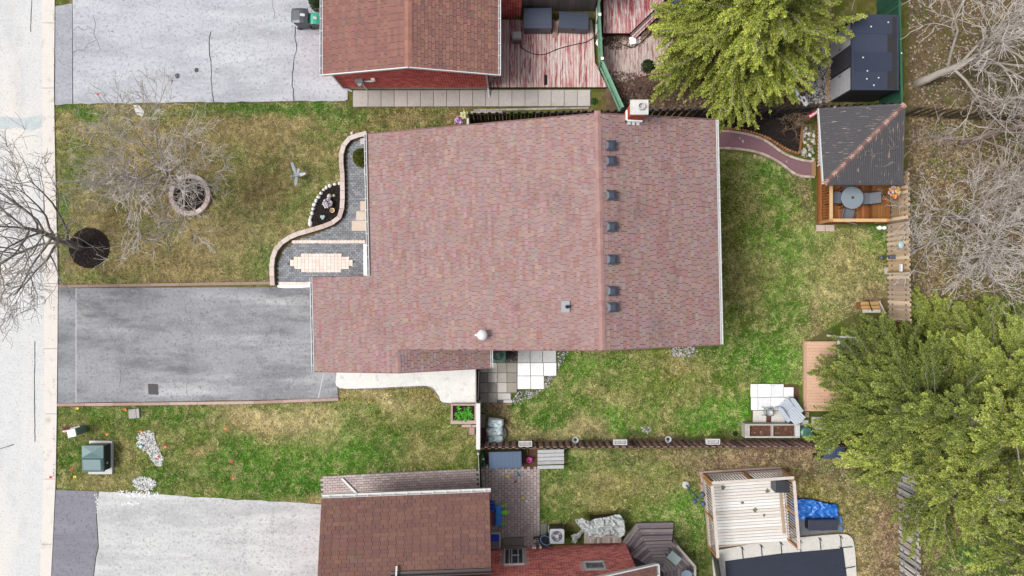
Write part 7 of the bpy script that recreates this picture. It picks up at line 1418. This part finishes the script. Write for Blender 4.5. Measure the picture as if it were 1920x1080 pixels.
def conifer(label, base, height, radius, seed, pal, nb, z0=.12, lean=(0, 0, 0), bark=C(150, 138, 128), droop=.3, dead=.1, facing=None, dens=1.0, fat=1.0):
    """trunk, whorled drooping limbs, and on every limb a feather of short twigs crowded with small leaf faces"""
    rnd = random.Random(seed); rg = np.random.default_rng(seed); root = thing('conifer', label, 'tree', base); lean = Vector(lean)
    axis = lambda t: base+Vector((lean.x*t*height, lean.y*t*height, t*height))
    MB().tube([axis(t)-Vector((0, 0, .1 if t == 0 else 0)) for t in np.linspace(0, 1, 9)], [max(.02, .022*height*(1-t)+.02) for t in np.linspace(0, 1, 9)], 8, bark).build('trunk', M_bark, root, smooth=True)
    lb = MB(); A, D, T_, TL, BR = [], [], [], [], []
    def twig(p, d, ln, tip, br):
        A.append(p); D.append(d); TL.append(ln); T_.append(tip); BR.append(br)
    for i in range(nb):
        t = z0+(1-z0)*(i+rnd.random())/nb; o = axis(t); a = i*2.39996+rnd.gauss(0, .25)
        if facing is not None and rnd.random() < .4: a = facing+rnd.gauss(0, .75)
        L = radius*(1-((t-z0)/(1-z0))**1.5)*rnd.uniform(.6, 1.12)+.35
        d = Vector((math.cos(a), math.sin(a), 0)); rise = rnd.uniform(-.15, .2)-droop*(1-t)
        n = 8; pts = [o+d*(L*k/n)+Vector((0, 0, L*(rise*(k/n)+.25*(k/n)**2.4)))+Vector((rnd.gauss(0, .05), rnd.gauss(0, .05), rnd.gauss(0, .03)))*(k > 0) for k in range(n+1)]
        r1 = .012+.010*L; gr = rnd.uniform(.8, 1.3); lb.tube(pts, [r1*(1-.8*k/n)+.004 for k in range(n+1)], 4, tuple(v*gr for v in bark), cap=False)
        br = rnd.uniform(.58, 1.22); isdead = rnd.random() < dead
        def feather(pts, d, L, f0, br, tl0):
            n = len(pts)-1; s = Vector((-d.y, d.x, 0)).normalized(); m = int(L*11*dens)+4
            for j in range(m):
                f = f0+(1-f0)*(j+.5)/m; k = min(n-1, int(f*n)); p = pts[k].lerp(pts[k+1], f*n-k); sd = 1 if j % 2 else -1
                tl = tl0*1.25*(1.06-f)**.8*rnd.uniform(.75, 1.2)*fat; fan = rnd.uniform(.25, .62)
                dd = (d*math.cos(fan)+s*sd*math.sin(fan)+Vector((0, 0, rnd.uniform(-.25, .15)))).normalized()
                if rnd.random() < dead*.5: lb.tube([p, p+dd*tl*.6, p+dd*tl*1.2+Vector((rnd.gauss(0, .03), rnd.gauss(0, .03), .04))], [.008, .006, .004], 3, tuple(min(.75, v*1.6) for v in bark), cap=False)
                else: twig(p, dd, tl, f, br)
        if isdead: br *= .8
        feather(pts, d, L, .3, br, .17+.025*L)
        ns = int(2+L*2.1)
        for j in range(ns):
            f = .22+.66*(j+rnd.random())/ns; k = min(n-1, int(f*n)); p = pts[k].lerp(pts[k+1], f*n-k); sd = 1 if j % 2 else -1; an = rnd.uniform(.32, .62)*sd
            d2 = Vector((d.x*math.cos(an)-d.y*math.sin(an), d.x*math.sin(an)+d.y*math.cos(an), 0)); L2 = L*.5*(1.15-f)*rnd.uniform(.7, 1.3)+.15; dr = rnd.uniform(-.5, .1)
            p2 = [p+d2*(L2*q/4)+Vector((0, 0, L2*dr*(q/4)**1.3)) for q in range(5)]; lb.tube(p2, [.009, .008, .006, .005, .003], 3, tuple(v*gr for v in bark), cap=False); feather(p2, d2, L2, .1, br*rnd.uniform(.85, 1.12), .16)
    lb.build('limbs', M_bark, root)
    A, D, TL, T_, BR = np.array(A), np.array(D), np.array(TL), np.array(T_), np.array(BR); cnt = np.maximum(7, (TL*125+6)).astype(int); ix = np.repeat(np.arange(len(A)), cnt); N_ = len(ix)
    fr = rg.uniform(0, 1, N_)**.8; P_ = A[ix]+D[ix]*(fr*TL[ix])[:, None]+rg.normal(0, 1, (N_, 3))*(.01+.018*np.sin(fr*2.8))[:, None]*fat
    ld = D[ix]+rg.normal(0, .55, (N_, 3)); ld /= np.linalg.norm(ld, axis=1)[:, None]; up = rg.normal(0, .45, ld.shape)+np.array([0, 0, 1.]); sv = np.cross(ld, up); sv /= np.linalg.norm(sv, axis=1)[:, None]+1e-9
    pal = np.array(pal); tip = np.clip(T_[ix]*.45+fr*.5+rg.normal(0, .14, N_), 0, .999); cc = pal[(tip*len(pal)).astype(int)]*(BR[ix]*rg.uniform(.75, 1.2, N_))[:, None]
    ln = rg.uniform(.045, .085, N_)[:, None]; w_ = ln*.33
    V = np.stack([P_+sv*w_, P_-sv*w_, P_+ld*ln], 1).reshape(-1, 3)
    npmesh('foliage', V, np.arange(len(V)).reshape(-1, 3), cc, M_leaf, root)
    return root
def pal_(k, *cs): return [C(*c, k) for c in cs]
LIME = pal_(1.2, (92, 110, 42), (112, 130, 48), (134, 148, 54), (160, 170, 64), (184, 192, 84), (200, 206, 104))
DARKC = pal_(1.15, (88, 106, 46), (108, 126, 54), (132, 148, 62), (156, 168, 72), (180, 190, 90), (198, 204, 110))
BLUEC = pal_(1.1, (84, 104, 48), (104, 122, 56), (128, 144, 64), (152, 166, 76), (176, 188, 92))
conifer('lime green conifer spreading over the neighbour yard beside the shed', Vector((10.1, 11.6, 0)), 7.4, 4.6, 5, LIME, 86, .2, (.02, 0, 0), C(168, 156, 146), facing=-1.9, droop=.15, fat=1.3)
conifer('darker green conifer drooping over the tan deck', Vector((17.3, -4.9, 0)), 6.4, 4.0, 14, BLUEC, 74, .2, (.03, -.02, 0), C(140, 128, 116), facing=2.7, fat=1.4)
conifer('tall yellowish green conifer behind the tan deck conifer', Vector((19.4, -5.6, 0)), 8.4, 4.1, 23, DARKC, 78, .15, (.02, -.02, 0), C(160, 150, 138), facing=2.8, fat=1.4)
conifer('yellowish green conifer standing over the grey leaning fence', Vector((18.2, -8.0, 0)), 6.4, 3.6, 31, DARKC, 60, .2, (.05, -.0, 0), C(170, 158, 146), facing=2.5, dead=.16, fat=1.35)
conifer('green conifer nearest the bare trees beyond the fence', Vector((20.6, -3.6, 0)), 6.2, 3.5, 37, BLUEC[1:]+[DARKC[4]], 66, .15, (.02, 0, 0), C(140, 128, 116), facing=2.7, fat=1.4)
conifer('thin conifer with dark trunk and sparse low limbs past the leaning fence', Vector((22.6, -11.2, 0)), 7.0, 3.4, 41, DARKC, 48, .42, (.0, 0, 0), C(130, 118, 112), facing=2.2, dead=.2)
def leafy_ball(name, label, ctr, r, h, pal, n, seed, cat='shrub'):
    rg = np.random.default_rng(seed); root = thing(name, label, cat, ctr)
    d = rg.normal(0, 1, (n, 3)); d /= np.linalg.norm(d, axis=1)[:, None]; d[:, 2] = np.abs(d[:, 2])*1.0; rad = rg.uniform(.8, 1.02, n)[:, None]; p = np.array(ctr)+d*rad*np.array([r, r, h])
    ld = d+rg.normal(0, .6, (n, 3)); ld /= np.linalg.norm(ld, axis=1)[:, None]; sv = np.cross(ld, rg.normal(0, 1, (n, 3))); sv /= np.linalg.norm(sv, axis=1)[:, None]; s = rg.uniform(.03, .06, (n, 1))
    V = np.stack([p, p+ld*s*.5+sv*s*.4, p+ld*s*1.1, p+ld*s*.5-sv*s*.4], 1).reshape(-1, 3); pal = np.array(pal); npmesh('foliage', V, np.arange(4*n).reshape(-1, 4), pal[rg.integers(0, len(pal), n)]*rg.uniform(.7, 1.2, (n, 1)), M_leaf, root)
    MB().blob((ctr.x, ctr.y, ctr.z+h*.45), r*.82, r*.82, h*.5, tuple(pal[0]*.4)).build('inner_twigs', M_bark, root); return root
leafy_ball('globe_shrub', 'round olive green globe shrub under the house eave', P(681, 297), .42, .85, [C(112, 120, 36), C(130, 136, 44), C(94, 104, 32)], 5200, 3)
leafy_ball('low_shrub', 'small dark green shrub on the faded boardwalk', P(1214, 126), .32, .35, [C(60, 84, 40), C(76, 100, 50), C(50, 70, 36)], 1500, 4)
leafy_ball('low_shrub', 'dark evergreen beside the turquoise lidded bin', P(600, 6), .45, .9, [C(60, 96, 40), C(76, 112, 50), C(50, 80, 36)], 2400, 6)
leafy_ball('low_shrub', 'little green weed at the end of the slab walk', P(1113, 190), .14, .15, [C(70, 110, 50), C(90, 130, 60)], 300, 7)
leafy_ball('low_shrub', 'tiny dark green tuft in the lawn beside the planter trough', P(1378, 813), .1, .12, [C(50, 84, 40), C(60, 96, 44)], 250, 8)
